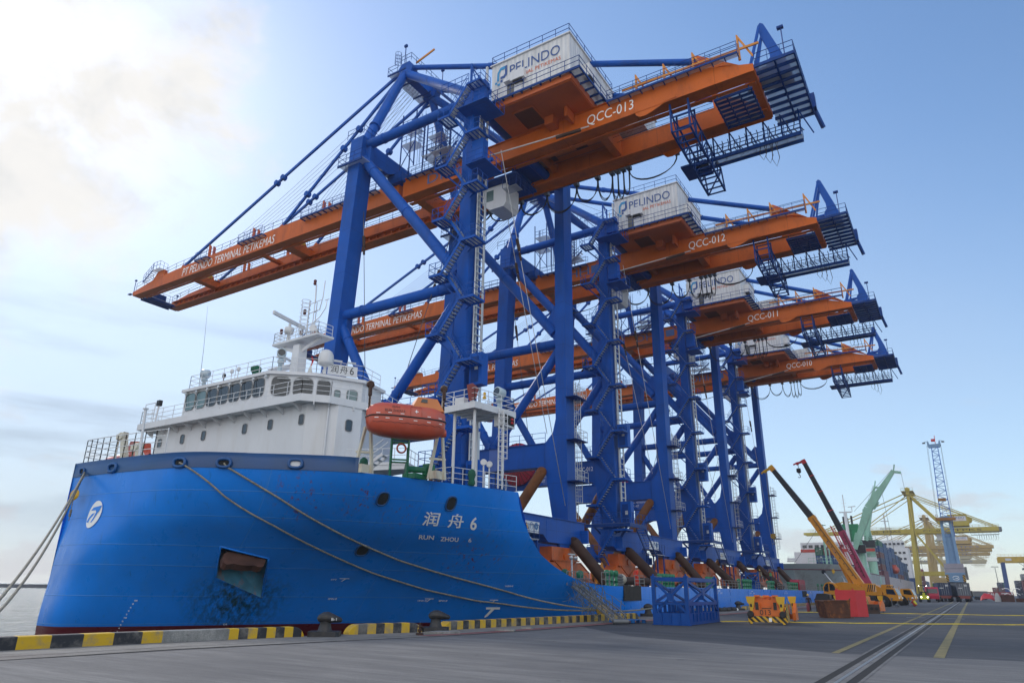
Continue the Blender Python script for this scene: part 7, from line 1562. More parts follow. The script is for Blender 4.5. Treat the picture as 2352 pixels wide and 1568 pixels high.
# ------------------------------------------------------------------ containers
CCOL = {'blue':(.015,.075,.22),'maroon':(.14,.035,.035),'green':(.015,.13,.07),'grey':(.22,.24,.25),'navy':(.02,.04,.10),'orange':(.36,.10,.03),'red':(.30,.03,.04),'teal':(.03,.22,.30),'rust':(.22,.08,.05),'slate':(.12,.14,.17)}
CMAT = {k: corrugated('%s container paint' % k, c, scale=9, strength=.9, rough=.55) for k, c in CCOL.items()}
CMESH = {}
def container(x, y, z, col, label, L_=6.06, Wd=2.44, H=2.55, rot=0.0, group='shipping containers', long_y=True):
    key = (col, L_, Wd, H)
    if key not in CMESH:
        b = MB(); g = .03; b.box((g,g,.1),(Wd-g,L_-g,H-.05)); 
        for xx in (0,Wd-.12):
            for yy in (0,L_-.12): b.box((xx,yy,0),(xx+.12,yy+.12,H),1)
        for zz in (0,H-.12):
            for yy in (0.005,L_-.115): b.box((.12,yy,zz),(Wd-.12,yy+.11,zz+.12),1)
            for xx in (0.005,Wd-.115): b.box((xx,.12,zz),(xx+.11,L_-.12,zz+.12),1)
        for k in (.25,.42,.58,.75): b.tube((Wd*k,-.01,.15),(Wd*k,-.01,H-.15),.025,4,2)
        b.box((Wd*.56,-.006,H*.72),(Wd*.8,.02,H*.86),2); b.box((Wd*.10,-.006,H*.55),(Wd*.4,.02,H*.62),2)
        o = b.build('shipping_container', [CMAT[col], paint(col+' container frame', tuple(c*.8 for c in CCOL[col]), .55), STEEL], org=(0,0,0)); CMESH[key] = o
    else:
        o = CMESH[key].copy(); COL.objects.link(o)
    o.location = (x,y,z); o.rotation_euler = (0,0,rot); tag(o, label, 'container', group); return o
TN = ['bottom','second','third','fourth','fifth','sixth']
# ------------------------------------------------------------------ the container ship at the next berth
cs = thing('cargo_ship', 'grey cargo ship with white bridge, green funnel and pale green cranes, loaded with containers', 'ship', (-32,250,0))
b = MB()
LV = [(-1.3,[(-33,177),(-29.8,181),(-26.2,190),(-23,205),(-21.8,225),(-21.6,380)]),(2.5,[(-33,173.5),(-28.8,177),(-25.2,184.5),(-22.6,196),(-21.7,211),(-21.6,380)]),(6.6,[(-33,171),(-28,173),(-24.5,179),(-22.3,190),(-21.6,205),(-21.6,380)]),(7.6,[(-33,170),(-27.8,172),(-24.3,178),(-22.2,189),(-21.6,205),(-21.6,380)])]
def csl(t, j): return cr(LV[j][1], t*4.999)
for j in range(3):
    nu = 40; P = [csl(i/nu,j)+(LV[j][0],) for i in range(nu+1)]; Q = [csl(i/nu,j+1)+(LV[j+1][0],) for i in range(nu+1)]
    if j == 2: Q = [(x,y,z if y < 200 else 6.6+.01) for x,y,z in Q]
    b.add(P+Q,[(i,i+1,nu+2+i,nu+1+i) for i in range(nu)],0,True)
    P2 = [(-66-x,y,z) for x,y,z in P]; Q2 = [(-66-x,y,z) for x,y,z in Q]; b.add(P2+Q2,[(i+1,i,nu+1+i,nu+2+i) for i in range(nu)],0,True)
b.add([(-21.6,380,-1.3),(-44.4,380,-1.3),(-44.4,380,6.6),(-21.6,380,6.6)],[(0,1,2,3)]); b.build('hull', GREYHULL, cs)
b = MB(); P = [csl(i/40,2) for i in range(41)]; b.prism(P+[(-66-x,y) for x,y in P[::-1]],'z',6.3,6.5); b.build('deck', paint('maroon deck paint', (.12,.03,.04), .8, var=.2), cs)
b = MB(); b.box((-23.5,248,2.4),(-21.5,262,8.2)); b.build('side_house', paint('dark maroon plate', (.13,.02,.035), .6, var=.15), cs)
b = MB(); b.prism([(-21.55,262),(-21.5,262),(-21.5,380),(-21.55,380)],'z',1.0,6.5); b.build('pale_side_plating', paint('pinkish grey plating', (.40,.35,.36), .6, var=.12, scale=.2), cs)
b = MB(); b.rail([(-30,174,7.6),(-27.8,173.5,7.6),(-25.5,176.5,7.6)],1.3,.05,1.2); b.tube((-26.8,178,6.6),(-26.8,178,16.5),.22,8); b.tube((-26.0,178,6.6),(-26.0,178,13),.12,6); b.box((-27.6,177.9,16.2),(-26.0,178.1,16.4)); b.build('foremast', JADE, cs)
b = MB(); b.tube((-32.6,171,7.7),(-27.5,178,16.0),.05,4); b.build('forestay', CABLE, cs)
b = MB(); b.path([(-27.0,172.1+.9*0,5.9),(-26.8,172.4,5.9)],.45,10); b.build('hawse_hole', VOID, cs)
b = MB(); b.prism([(-25.6,6.2),(-25.2,6.6),(-24.9,5.9),(-25.4,5.5)],'y',174.9,175.2); b.build('yellow_mark', YELLOW, cs)
b = MB()
for A in ((-26.9,172.3,5.8),(-24.2,178.2,5.2)): b.path(catenary(A,(-18.4,150 if A[0] < -26 else 160,.4),.7,12),.07,5); b.path(catenary((A[0]+.15,A[1],A[2]),(-18.4,151,.4),.9,12),.07,5)
o = b.build('bow_ropes', SLING, org=(-24,165,2)); tag(o,'pale mooring ropes leading down from the grey ship bow','rope')
wb = MB(); wb.box((-42,222,6.5),(-24,234,12.6)); wb.box((-40,222,12.6),(-26,232,15.2)); wb.box((-44.5,223,10.0),(-20.5,226,10.3)); wb.rail([(-44,223,10.3),(-20.6,223,10.3)],1.1,.05,1.6); wb.box((-44.3,222.9,10.35),(-20.6,223.0,11.0))
w = wb.build('bridge', WHITE, cs)
b = MB(); b.box((-40.1,221.9,12.5),(-20.6,222.0,13.3)); b.build('red_band', paint('signal red band', (.50,.06,.04), .5), w)
for i in range(9): MB().box((-40.5+i*1.9,221.93,8.2),(-39.6+i*1.9,221.97,9.0)).build('window', GLASS_D, w)
for i in range(8): MB().box((-39.4+i*1.65,221.9,13.7),(-38.3+i*1.65,221.96,14.5)).build('window', GLASS_D, w)
b = MB(); b.prism([(236,15.2),(241,15.2),(241,20.5),(236,21.2)],'x',-30.2,-25.4); fn = b.build('funnel', paint('green funnel paint', (.01,.20,.075), .5), cs)
b = MB()
for i in range(8): b.box((-30.0,235.93,16.4+i*.42),(-27.4,235.99,16.65+i*.42))
b.build('louvres', paint('dark green louvre', (.006,.10,.04), .6), fn)
b = MB()
for x, h in ((-29.3,23.6),(-28.4,23.2),(-27.2,23.8)): b.tube((x,238,20.5),(x,238.2,h),.45 if x < -29 else .3,10)
b.build('exhaust_pipe', BLACK, fn)
b = MB(); b.tube((-28.0,232,15.2),(-28.0,232,24.5),.45,8); b.tube((-28.0,232,24.5),(-28.0,232,29.5),.14,6); b.box((-29.6,231.6,24.2),(-26.2,232.4,24.5)); b.bar((-27.0,231.8,25.8),(-24.9,231.8,25.9),.15,.25); b.tube((-26.0,232,24.4),(-26,232,25.8),.12,6)
for z in (26,27,28): b.bar((-28.7,232,z),(-27.3,232,z),.08,.08)
b.build('radar_mast', WHITE, cs)
def deck_crane(x, y, z0, z1, r, foot, elbow, tip, th, wj):
    b = MB(); b.lathe([(r*1.25,z0),(r*1.25,z0+2),(r,z0+2.4),(r,z1-1),(r*1.15,z1-.9),(r*1.15,z1-.5),(r,z1-.4)],(x,y,0),20); b.prism([(x-r*.8,z1-.4),(x+r*.8,z1-.4),(x+r*.5,z1+th*.6),(x+r*.15,z1+th),(x-r*.2,z1+th),(x-r*.6,z1+th*.4)],'y',y-r*.6,y+r*.6); b.lathe([(r*1.07,z0+(z1-z0)*.55),(r*1.07,z0+(z1-z0)*.55+.25)],(x,y,0),20)
    p = b.build('crane_pedestal', JADE, cs)
    F, E2, T = Vector(foot), Vector(elbow), Vector(tip); b = MB(); b.bar(F,E2,wj*.55,1.5,up=(0,1,0),w2=wj,h2=1.5); b.bar(E2,T,wj,1.5,up=(0,1,0),w2=wj*.42,h2=.8); b.bar(T-(T-E2).normalized()*.3,T+Vector((1.6,0,-.6)),.5,.6); b.bar(T,T+Vector((.4,0,1.6)),.2,.3); b.bar(E2+Vector((1.0,0,-.2)),E2+Vector((2.2,0,1.2)),.5,.9)
    j = b.build('jib', JADE, p)
    b = MB()
    for k in (-.3,0,.3): b.tube((T.x+1.6,T.y+k,T.z-.7),(T.x+2.6,T.y+k,4.5),.03,3)
    b.tube(T+Vector((-.3,0,.4)),(x+.2,y,z1+8),.05,4); b.build('hoist_wire', CABLE, p)
    b = MB(); b.box((x-r*1.2,y-r*1.6,z1-2.6),(x+r*1.3,y-r*.9,z1-.6)); b.rail([(x-r*1.6,y-r*1.6,z1-.6),(x+r*1.6,y-r*1.6,z1-.6)],1.1,.05,.8); b.build('machinery', BLACK, p)
deck_crane(-22.7,205,5.5,13.8,1.35,(-23.4,203.2,12.2),(-18.8,203.2,22.3),(-11.6,203.2,31.4),2.6,2.0)
deck_crane(-23.1,235,4,16.8,1.35,(-23.3,233.4,16),(-21.0,233.4,26),(-19.0,233.4,31.6),8.5,1.2)
random.seed(21)
for c in range(3):
    for r in range(3): container(-32.0+c*1.95,196,6.55+r*1.95,['green','blue','maroon','maroon','blue','green','maroon','blue','blue'][c*3+2-r] ,'%s container by the foremast, %s tier, %s column' % (['green','blue','maroon','maroon','blue','green','maroon','blue','blue'][c*3+2-r],TN[r],['left','middle','right'][c]),L_=6.06,Wd=1.92,H=1.93,group='containers on the grey ship')
CL = ['blue','blue','navy','blue','maroon','blue','blue','green']
for bay, (y, cols, tiers) in enumerate(((248,4,6),(262,2,6),(276,2,5),(290,2,6),(304,2,5),(318,2,5),(332,2,4),(346,2,4))):
    for c in range(cols):
        for r in range(tiers):
            col = 'maroon' if (bay == 0 and c == 0 and r in (1,3)) else ('green' if bay == 0 and c == 0 and r == 5 else ('maroon' if (bay == 0 and c == 1 and r in (2,3)) else random.choice(['blue','blue','blue','navy','blue','maroon' if bay > 2 else 'blue'])))
            container(-24.2-c*2.5,y,6.6+r*1.75 if bay else 6.6+r*1.78,col,'%s container on the grey ship, bay %s, %s tier, %s row from the quay' % (col,['one','two','three','four','five','six','seven','eight'][bay],TN[r],TN[c] if c else 'first'),L_=12.2,H=1.74,group='containers on the grey ship')
b = MB(); b.lathe([(.2,-2.2),(1.2,-1.6),(1.4,0),(1.2,1.6),(.2,2.2)],(-21.2,286,9.3),12,(0,1,0)); b.box((-21.8,285,10),(-20.6,287,11)); o = b.build('ship_lifeboat', LIFEBOAT, org=(-21.2,286,9.3)); tag(o,'small orange lifeboat on the side of the grey container ship','lifeboat')
# white ship beyond
b = MB(); ws = thing('white_ship', 'white ship with tall superstructure half hidden behind the container stacks', 'ship', (-28,430,0))
b.box((-44,420,-1.2),(-22.5,560,9)); b.build('hull', paint('deep blue ship paint', (.015,.05,.16), .5), ws)
b = MB(); b.box((-42,425,9),(-24,440,24)); b.box((-40,426,24),(-26,436,28)); b.build('superstructure', WHITE, ws)
b = MB()
for z in (12,15,18,21,25.5): 
    for i in range(8): b.box((-40.6+i*2,424.9,z),(-39.4+i*2,424.97,z+1.1))
b.build('window', GLASS_D, ws)
b = MB(); b.tube((-33,430,28),(-33,430,42),.4,6); b.box((-36,429.6,34),(-30,430.4,34.6)); b.box((-35,429.6,38),(-31,430.4,38.4)); b.build('mast', STEEL, ws)
for r in range(5): container(-20.6,402,.01+r*2.56,['maroon','navy','maroon','maroon','red'][r],'%s container stacked on the quay under the tan crane, %s tier' % (['maroon','navy','maroon','maroon','red'][r],TN[r]),L_=12.2,H=2.55,group='containers stacked on the far quay')
# ------------------------------------------------------------------ yellow quay cranes in the distance
def sts(Y, m, label, words, hgroup='yellow quay cranes in the distance'):
    t = thing('quay_crane', label, 'crane', (-11,Y+8,0), hgroup)
    for y in (Y,Y+16):
        b = MB(); b.prism([(-19.0,0),(-17.5,0),(-16.9,8.6),(-15.9,27.4),(-15.1,41.5),(-16.1,41.5),(-17.1,27),(-18.4,8.6)],'y',y-.6,y+.6); b.build('waterside_leg', m, t)
        b = MB(); b.prism([(-6.2,0),(-4.9,0),(-4.9,29),(-6.0,29)],'y',y-.6,y+.6); b.build('landside_leg', m, t)
        b = MB(); b.bar((-17.6,y,9.4),(-5.5,y,9.4),1.0,1.4); b.bar((-16.2,y,26.4),(-7.2,y,11.5),.6,.7); b.bar((-15.4,y,41.4),(-5.4,y,28.6),.7,.8); b.build('bracing', m, t)
        b = MB(); b.bar((-15.6,y,42),(13.4,Y+5 if y == Y else Y+11,27.5),.28,.34); b.bar((-15.6,y,41.2),(13.0,Y+5 if y == Y else Y+11,27.2),.2,.24); b.bar((-15.8,y,42),(-52,Y+5 if y == Y else Y+11,27.5),.3,.36); b.bar((-15.8,y,41),(-36,Y+5 if y == Y else Y+11,27.4),.26,.3); b.build('stays', m, t)
    b = MB(); b.bar((-15.7,Y-1.5,41.6),(-15.7,Y+17.5,41.6),1.4,1.4); b.box((-18,Y-2,42.3),(-13.4,Y+18,42.5)); b.rail([(-18,Y-2,42.5),(-13.4,Y-2,42.5)],1.2,.06,1.2); b.lathe([(.9,-.4),(1,0),(.9,.4)],(-15.6,Y-1,43.1),12,(0,1,0)); b.build('mast_head', m, t)
    b = MB(); b.box((-18.7,Y-5,0.02),(-17.2,Y+21,1.6)); b.box((-6.3,Y-5,.02),(-4.8,Y+21,1.6)); b.build('bogies', STEEL_D, t)
    for yy, nm in ((Y+4.2,0),(Y+10.2,1)):
        b = MB(); b.prism([(-60,26.0),(-16.5,25.4),(14,25.6),(14,27.3),(-16.5,27.3),(-60,27.0)],'y',yy,yy+1.3); b.rail([(-58,yy,27.3),(-17,yy,27.3)],1.1,.05,2.2); b.rail([(-15,yy,27.3),(14,yy,27.3)],1.1,.05,2.2); g = b.build('girder', m, t)
    b = MB(); b.box((13.8,Y+4,25.7),(14.8,Y+11.6,27.2)); b.box((4.0,Y+3.9,24.2),(13.5,Y+5.2,24.4)); b.rail([(4,Y+3.9,24.4),(13.5,Y+3.9,24.4)],1.2,.06,1.4)
    for i in range(9): b.path([(6+i*.8,Y+4.1,24.3),(5.9+i*.8,Y+4.1,22.6),(6.3+i*.8,Y+4.1,22.0),(6.7+i*.8,Y+4.1,22.8),(6.6+i*.8,Y+4.1,24.3)],.05,3)
    b.build('festoon_gallery', STEEL_D if m == STS_Y else m, t)
    b = MB(); b.prism([(-3.0,28.0),(4.2,28.0),(4.2,30.6),(3.7,32.6),(-3.0,32.6)],'y',Y+3.5,Y+12.5); b.tube((4.4,Y+6,30.4),(4.4,Y+10,30.4),1.1,12); h_ = b.build('machinery_house', m, t)
    b = MB(); b.box((-2.8,Y+3.4,29.9),(3.4,Y+3.48,31.8)); sg = b.build('sign_panel', WHITE, h_); letters('PELINDO', sg, L_BLUE, .9, (-1.9,Y+3.38,30.75), width=4.6); letters('TERMINAL PETIKEMAS', sg, L_ORANGE, .35, (-1.9,Y+3.38,30.2), width=4.6)
    b = MB(); b.box((-8.2,Y+6.5,22.6),(-5.6,Y+9.5,25.2)); b.box((-8.24,Y+6.6,23.3),(-8.2,Y+9.4,24.7),1); b.build('operator_cabin', [WHITE, GLASS_D], t)
    for txt, x, wd in words: letters(txt, t, L_DKBLUE if m != STS_Y else BLACK, .85, (x,Y+4.17,25.95), width=wd)
    return t
WD = [('T.G. EMAS',-34,13.0),('CC-0',-12.6,6.0),('TPKS',-1.5,9.5)]
sts(340, STS_Y, 'nearest bright yellow quay crane, lettered MAS CC-0 TPKS, beside the lattice harbour crane', WD)
sts(467, STS_T, 'tan yellow quay crane directly behind the bright yellow one', WD)
sts(505, STS_T, 'tan quay crane third in the distant row, its girder just below the second', WD)
sts(556, STS_T, 'tan quay crane fourth in the distant row', WD)
sts(671, STS_W, 'pale quay crane fifth in the distant row, lettered CC-08', [('T.G.EMAS',-34,13),('CC-08',-2,7)])
sts(705, STS_W, 'pale quay crane farthest in the row, lettered CC-09', [('CC-09',-2,7)])
# ------------------------------------------------------------------ harbour mobile crane with lattice boom
mh = thing('harbour_crane', 'light blue and lavender harbour crane with tall raised lattice boom', 'harbour crane', (-2.6,216,0))
b = MB(); b.box((-5.2,212,.9),(.3,224,2.4)); b.lathe([(2.0,2.4),(2.0,4.4)],(-2.6,217,0),18)
for x in (-4.6,-.4):
    for y in (212.5,214.5,221,223): b.lathe([(.5,-.4),(.75,-.4),(.75,.4),(.5,.4)],(x,y,.76),12,(1,0,0))
b.build('undercarriage', BLACK, mh)
b = MB(); b.prism([(-4.65,4.4),(-.55,4.4),(-.42,6.2),(-4.75,6.2)],'y',212,219); b.build('lower_body', SKYBLUE, mh)
b = MB(); b.prism([(-4.76,6.6),(-.43,6.6),(-.5,8.8),(-4.7,8.8)],'y',211.9,219); b.prism([(-4.76,7.55),(-.43,7.55),(-.43,7.65),(-4.76,7.65)],'y',211.85,211.9,1); b.prism([(-4.76,6.2),(-.43,6.2),(-.43,6.6),(-4.76,6.6)],'y',211.9,219,2); b.box((-.43,213,5.0),(.1,217,8.0),3); b.build('counterweight', [LILAC, STEEL_D, SKYBLUE, STEEL_D], mh)
HZB = stripes('hazard stripes on crane body', (.012,.012,.012), (.55,.32,.02), (.7,0,.7), .22)
b = MB(); b.box((-4.68,211.8,4.45),(-4.1,211.99,6.1)); b.box((-1.1,211.8,4.45),(-.52,211.99,6.1)); b.build('hazard_panel', HZB, mh)
b = MB(); c = (-2.55,5.35); y = 211.97
for r0, a0, a1 in ((.62,.4,3.0),(.62,3.5,6.1)): b.path([(c[0]+1.15*r0*math.cos(a0+(a1-a0)*i/10),y,c[1]+.75*r0*math.sin(a0+(a1-a0)*i/10)) for i in range(11)],.08,4)
b.bar((-2.7,y,5.2),(-1.95,y,5.45),.05,.12); b.build('emblem', LETTER, mh)
b = MB()
for x in (-3.75,-1.35): b.hexa([(x-.35,213.5,8.8),(x+.35,213.5,8.8),(x+.35,216.5,8.8),(x-.35,216.5,8.8)],[(x-.3+(.35 if x < -2 else -.2),214,20.4),(x+.3+(.35 if x < -2 else -.2),214,20.4),(x+.3+(.35 if x < -2 else -.2),216,20.4),(x-.3+(.35 if x < -2 else -.2),216,20.4)])
b.hexa([(-3.45,214.2,8.8),(-1.7,214.2,8.8),(-1.7,216,8.8),(-3.45,216,8.8)],[(-3.35,214.3,16.2),(-1.75,214.3,16.2),(-1.75,216,16.2),(-3.35,216,16.2)]); b.box((-3.4,214.0,19.2),(-1.5,216,20.6)); b.build('tower', SKYBLUE, mh)
MB().rail([(-4.4,213.2,18.6),(-.9,213.2,18.6),(-.9,216.5,18.6)],1.1,.06,.9).build('tower_railing', STEEL_D, mh)
b = MB()
def mhp(u, sx, sy): w0, w1 = 1.3, .72; w_ = w0+(w1-w0)*u; return Vector((-2.35+.7*u+sx*w_,215.0+2.5*u+sy*.8*(1-.4*u),15.5+23.6*u))
BL_ = paint('pale blue lattice paint', (.06,.16,.50), .5)
for sx in (-1,1):
    for sy in (-1,1): b.tube(mhp(0,sx,sy),mhp(1,sx,sy),.10,6)
N_seg = 20
for i in range(N_seg):
    u, v = i/N_seg, (i+1)/N_seg
    for sy in (-1,1): b.tube(mhp(u,-1 if i%2 else 1,sy),mhp(v,1 if i%2 else -1,sy),.05,4); b.tube(mhp(u,-1,sy),mhp(u,1,sy),.045,4)
    for sx in (-1,1): b.tube(mhp(u,sx,-1 if i%2 else 1),mhp(v,sx,1 if i%2 else -1),.05,4)
b.build('lattice_boom', BL_, mh)
b = MB(); b.prism([(-2.95,38.9),(-.4,38.9),(-.1,39.4),(-.1,40.6),(-.5,40.6),(-.6,39.9),(-2.75,39.9),(-2.85,40.6),(-3.25,40.6),(-3.25,39.4)],'y',217.2,217.8); b.build('boom_head', SKYBLUE, mh)
b = MB(); b.box((-2.2,217.3,40.6),(-1.3,217.7,41.3)); b.tube((-1.3,217.5,40),(-1.2,217.5,42.2),.08,5); b.build('red_beacon', RED, mh)
b = MB()
for x in (-4.0,.5): b.box((x-.35,217.3,40.2),(x+.35,217.7,40.5)); b.bar((x,217.5,40.6),(-2.9 if x < 0 else -.4,217.5,40.8),.08,.08)
b.build('flood_lamps', BLACK, mh)
b = MB()
for x0, x1 in ((-3.4,-4.3),(-3.2,-4.1),(-.2,-.9),(-.1,-.6)): b.tube((x0,217,39.6),(x1,214,19),.035,3)
b.build('boom_ropes', CABLE, mh)
b = MB(); b.box((-4.6,213.0,19.4),(-.1,213.8,20.1)); b.box((-3.2,213.0,24.3),(-1.4,213.8,25.0))
for x in (-4.3,-3.9,-.8,-.4): b.bar((x,213.4,20.1),(x-.15,213.4,21.0),.12,.16)
for x in (-3,-1.6): b.tube((x,213.4,20.1),(-2.3,213.4,24.4),.04,4)
b.build('lifting_beam', paint('rusty amber lifting beam', (.30,.14,.03), .6), mh)
# ------------------------------------------------------------------ trucks and trailers
def trailer(x, y, rot, label, col, clabel, L_=12.2):
    t = thing('container_trailer', label, 'trailer', (x,y,0), 'container trailers seen from behind', rot, local=True)
    b = MB(); b.box((.1,0,1.05),(2.3,L_,1.25)); b.box((.3,-.05,.7),(2.1,.05,1.05)); b.build('chassis', paint('red trailer %s' % col, (.22,.04,.03), .6), t)
    for yy in (1.2,2.6,4.0,L_+1.8):
        for xx in (.35,2.05): b = MB(); wheel(b,xx,yy,.52,.52,.5,(1,0,0)); b.build('wheel', [RUBBER, STEEL_D], t)
    b = MB(); b.box((.15,L_+.6,.9),(2.25,L_+2.8,3.0)); b.build('tractor_cab', paint('cab %s' % col, (.35,.02,.03), .4), t)
    c, s_ = math.cos(rot), math.sin(rot)
    container(x,y,1.27,col,clabel,L_=L_,H=2.62,rot=rot,group='containers on trailers')
trailer(-2.45,184,R(9),'right trailer carrying a dark container, under the harbour crane','slate','dark grey container with doors facing, on the right trailer')
trailer(-5.95,185,R(6),'left trailer carrying a dark blue container, under the harbour crane','navy','dark blue container on the left trailer beside the dark grey one')
container(-7.9,196,1.1,'teal','teal container on a truck with a worker on its roof',L_=12.2,H=1.9,group='containers on trailers')
person((-7.2,198,3.02), R(180), 1.0, 'squat', [(0,(.03,.03,.03)),(.2,(.10,.30,.08)),(.84,SKIN)], WHAT, 'person in green vest working on the roof of the teal container', vest=HIVISG)
tr = thing('terminal_tractor', 'lime yellow terminal tractor with open black cab and bright lamps', 'tractor', (-8.0,166,0), None, R(184), local=True)
b = MB(); b.prism([(-.75,.55),(.75,.55),(.75,1.05),(.6,1.3),(-.6,1.3),(-.75,1.05)],'y',0,1.4); b.box((-.9,-3.4,.6),(.9,0,1.1)); b.build('body', paint('lime yellow paint', (.52,.56,.02), .4), tr)
b = MB()
for x in (-.75,.75):
    for y in (-1.6,.0): b.bar((x,y,1.2),(x,y,3.1),.12,.12)
b.box((-.85,-1.8,3.1),(.85,.3,3.2)); b.box((-.6,-1.5,1.1),(.6,-.9,2.0)); b.build('cab_frame', BLACK, tr)
LAMP = bpy.data.materials.new('lit lamp'); LAMP.use_nodes = True; p_ = LAMP.node_tree.nodes['Principled BSDF']; p_.inputs['Emission Color'].default_value = (1,.95,.85,1); p_.inputs['Emission Strength'].default_value = 4
for x in (-.55,.55): b = MB(); b.lathe([(.13,0),(.13,.06)],(x,1.4,.95),10,(0,1,0)); b.build('headlight', LAMP, tr); b = MB(); b.lathe([(.1,0),(.1,.08)],(x*1.2,.3,3.02),8,(0,1,0)); b.build('work_lamp', LAMP, tr)
for x in (-.75,.75):
    for y in (.3,-2.6): b = MB(); wheel(b,x,y,.55,.55,.45,(1,0,0)); b.build('wheel', [RUBBER, STEEL_D], tr)
person((-8.0,165.6,.75), R(184), 1.0, 'sit', [(0,(.03,.03,.03)),(.55,(.25,.32,.05)),(1.05,SKIN)], YHAT, 'person in yellow vest driving the lime yellow terminal tractor', vest=HIVIS)
tk = thing('red_truck', 'red truck cab behind the lime yellow tractor', 'truck', (-7.0,176,0), None, R(185), local=True)
b = MB(); b.prism([(0,.6),(2.0,.6),(2.1,1.2),(1.9,2.6),(1.6,2.9),(0,2.9)],'x',-1.15,1.15); cb = b.build('cab', paint('red truck paint', (.42,.015,.05), .4), tk); MB().hexa([(-1.0,2.09,1.7),(1.0,2.09,1.7),(1.0,2.04,1.72),(-1.0,2.04,1.72)],[(-1.0,1.93,2.55),(1.0,1.93,2.55),(1.0,1.88,2.55),(-1.0,1.88,2.55)]).build('windscreen', GLASS_D, cb)
for x in (-.95,.95): b = MB(); wheel(b,x,1.0,.5,.5,.35,(1,0,0)); b.build('wheel', [RUBBER, STEEL_D], tk)
b = MB(); b.box((-1.1,-9,.8),(1.1,0,1.1)); b.build('flatbed', STEEL_D, tk)
# ------------------------------------------------------------------ right hand yard
hp = MB(); random.seed(9)
hp.grid(lambda u,v: (1.6+3.0*u, 208.5+2.6*v, max(.0,1.9*(math.sin(math.pi*min(1,max(0,u*.96+.02)))**.45)*(math.sin(math.pi*(v*.9+.05))**.5)+.25*math.sin(9*u+3*v)*math.sin(7*v)-.1)), 24, 14)
o = hp.build('tarpaulin_heap', RED, org=(3,209,0)); tag(o,'crumpled red tarpaulin heap at the edge of the right yard','tarpaulin')
BROWN = paint('dark brown yard steel', (.07,.03,.022), .85, var=.4, scale=1)
b = MB(); b.prism([(4.4,0),(5.6,0),(5.8,.6),(5.3,1.9),(4.9,2.0),(4.6,1.2)],'y',207,208.5); o = b.build('machine_block', STEEL, org=(5,207.5,0)); tag(o,'pale grey machine part beside the red tarpaulin heap','machine part')
for i, (x, w_, h_) in enumerate(((5.7,2.6,1.55),(8.6,2.8,.8),(11.6,3.5,.75),(15.4,4.5,.8))):
    b = MB(); b.box((x,206,.005),(x+w_,208.6,h_)); 
    for k in range(5): b.box((x+.1+k*w_/5,205.9,.1),(x+.22+k*w_/5,206,h_-.1))
    o = b.build('steel_box', BROWN, org=(x,207,0)); tag(o,'dark brown steel box, %s from the red tarpaulin heap' % ['first','second','third','fourth'][i],'steel box','brown steel boxes in the right yard')
CAI = container(4.9,345,.05,'red','long red container lettered CAI behind the tarpaulin heap',L_=6.1,Wd=9.0,H=2.5,group='containers in the right yard')
letters('CAI', CAI, LETTER, .9, (.6,-.05,1.25), width=1.9)
random.seed(4)
cols = {}
for (x0,y0,nx,tiers,pal) in ((10.2,470,3,3,['green','maroon','rust','navy','grey','maroon']),(18.0,405,2,3,['navy','rust','maroon','slate','teal','navy']),(20.2,392,1,4,['navy','maroon','maroon','grey']),(22.6,392,3,4,['navy','navy','maroon','rust','orange','grey','teal'])):
    for c in range(nx):
        for r in range(tiers - (1 if (c+nx) % 3 == 0 and nx > 1 else 0)):
            col = random.choice(pal) if not (x0 == 20.2) else pal[r]
            container(x0+c*2.55 if x0 < 22 else x0+c*6.2,y0,.02+r*2.58,col,'%s container in the right yard, %s tier, stack %s' % (col,TN[r],{10.2:'behind the lamp pole',18.0:'beside the blue gantry leg',20.2:'topped by a grey container',22.6:'at the right edge'}[x0]+(', column %s' % TN[c] if c else '')),L_=12.2,Wd=2.44 if x0 < 22 else 6.06,H=2.55,group='containers in the right yard')
rg = thing('gantry_crane', 'yellow beamed yard gantry crane on a blue leg at the right edge', 'gantry crane', (16,430,0))
GL = paint('dark blue gantry leg', (.02,.06,.20), .5)
for y in (430,442):
    b = MB(); b.prism([(14.6,1.2),(16.2,1.2),(16.6,17),(15.2,17)],'y',y-.8,y+.8); b.prism([(33,1.2),(34.6,1.2),(34.2,17),(32.8,17)],'y',y-.8,y+.8); b.build('leg', GL, rg)
b = MB(); b.box((14.6,428,.02),(16.4,444,2.2)); b.box((33,428,.02),(34.8,444,2.2)); b.build('wheel_beam', GL, rg)
b = MB(); b.box((14.0,429,16.6),(36,430.6,19.2)); b.box((14.0,441,16.6),(36,442.6,19.2)); b.rail([(14,428.9,19.2),(36,428.9,19.2)],1.2,.06,1.6); b.build('main_beam', paint('amber gantry beam', (.50,.33,.03), .5), rg)
b = MB(); b.box((17,428.9,17.3),(19.5,428.97,18.4)); b.box((25,428.9,17.1),(36,428.97,18.8)); b.build('sign_panel', WHITE, rg)
b = MB(); b.box((23.5,429.5,13.2),(26,441,14.0)); 
for x in (24.0,25.4):
    b.bar((x,430,17),(x,430,2),.14,.14)
for i in range(14): b.bar((24.0 if i%2 else 25.4,430,2+i),(25.4 if i%2 else 24.0,430,3+i),.1,.1)
b.bar((22,430,16.6),(24.7,430,14),.2,.2); b.bar((27.4,430,16.6),(24.7,430,14),.2,.2); b.build('trolley_ladder', STEEL_D, rg)
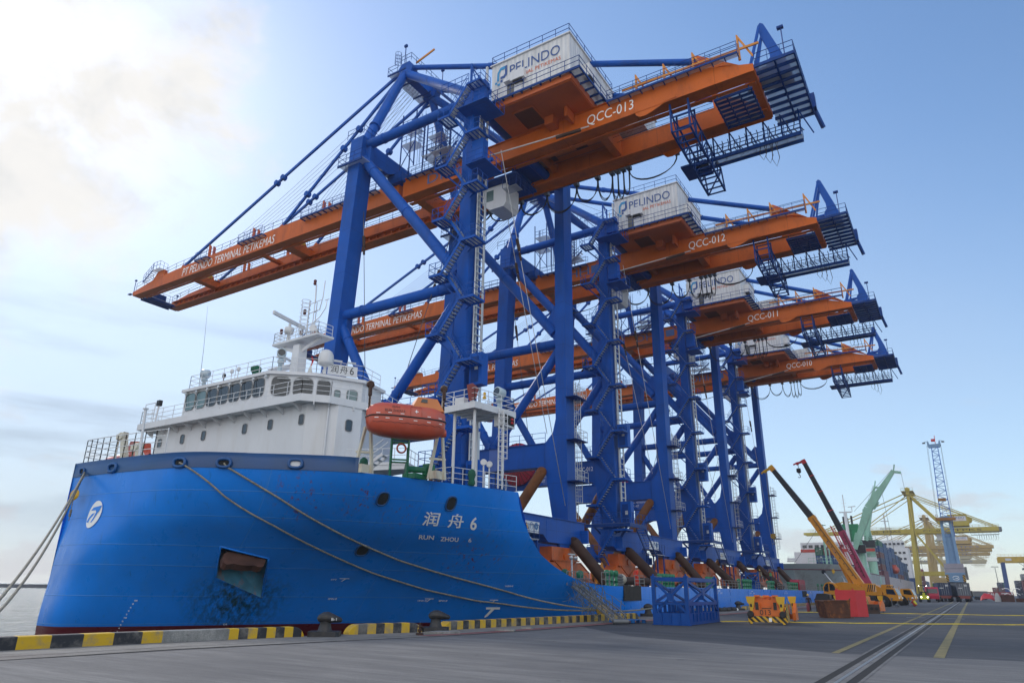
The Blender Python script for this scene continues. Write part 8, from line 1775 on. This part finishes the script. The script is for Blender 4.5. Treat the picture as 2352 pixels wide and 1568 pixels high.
lp = MB(); lp.tube((11.8,420,0),(11.8,420,14.3),.22,8,r2=.12); lp.bar((10.6,420,14.3),(13.0,420,14.3),.12,.12); lp.bar((11.8,418.8,14.3),(11.8,421.2,14.3),.12,.12)
for dx in (-1.2,-.6,.6,1.2): lp.box((11.8+dx-.25,419.8,14.0),(11.8+dx+.25,420.2,14.3))
o = lp.build('light_mast', STEEL_D, org=(11.8,420,0)); tag(o,'tall thin yard light mast left of the blue gantry leg','light mast')
b = MB()
for s_ in (-1,1): b.path([(10.2,262,1.0),(10.2+.1*s_,262,2.2),(10.2+.6*s_,262,3.2),(10.2+1.5*s_,262,3.4),(10.2+2.2*s_,262,3.0)],.10,5); b.path([(10.2,262,.8),(10.2+.6*s_,262,1.8),(10.2+1.3*s_,262,2.0),(10.2+1.9*s_,262,1.6)],.08,5)
b.tube((10.2,262,0),(10.2,262,2.2),.12,6); o = b.build('curved_lamp_frame', LETTER, org=(10.2,262,0)); tag(o,'white curved lamp arms lying in the yard behind the lime-clad person','lamp frame')
b = MB(); b.box((.4,262,1.0),(4.2,263.5,2.5)); b.box((.2,262,.6),(4.6,263.5,1.0),1); 
for x in (1,1.6,3.4): b.lathe([(.4,-.2),(.5,0),(.4,.2)],(x,262,.5),10,(0,1,0),2)
o = b.build('flatbed_trailer', [STEEL_D, paint('blue chassis', (.02,.14,.28), .6), RUBBER], org=(2,262,0)); tag(o,'grey and blue flatbed trailer parked right of the dark grey container','trailer')
# ------------------------------------------------------------------ thin harbour haze
hz = MB(); hz.box((-900,-40,-4.5),(260,1000,64)); ho = hz.build('haze', None, kind='stuff')
HM = bpy.data.materials.new('haze'); HM.use_nodes = True; nt = HM.node_tree; nt.nodes.clear()
vo = nt.nodes.new('ShaderNodeOutputMaterial'); pv = nt.nodes.new('ShaderNodeVolumePrincipled'); pv.inputs['Color'].default_value = (.86,.91,1,1); pv.inputs['Density'].default_value = .00028; pv.inputs['Anisotropy'].default_value = .2
nt.links.new(pv.outputs[0], vo.inputs['Volume']); ho.data.materials.clear(); ho.data.materials.append(HM)
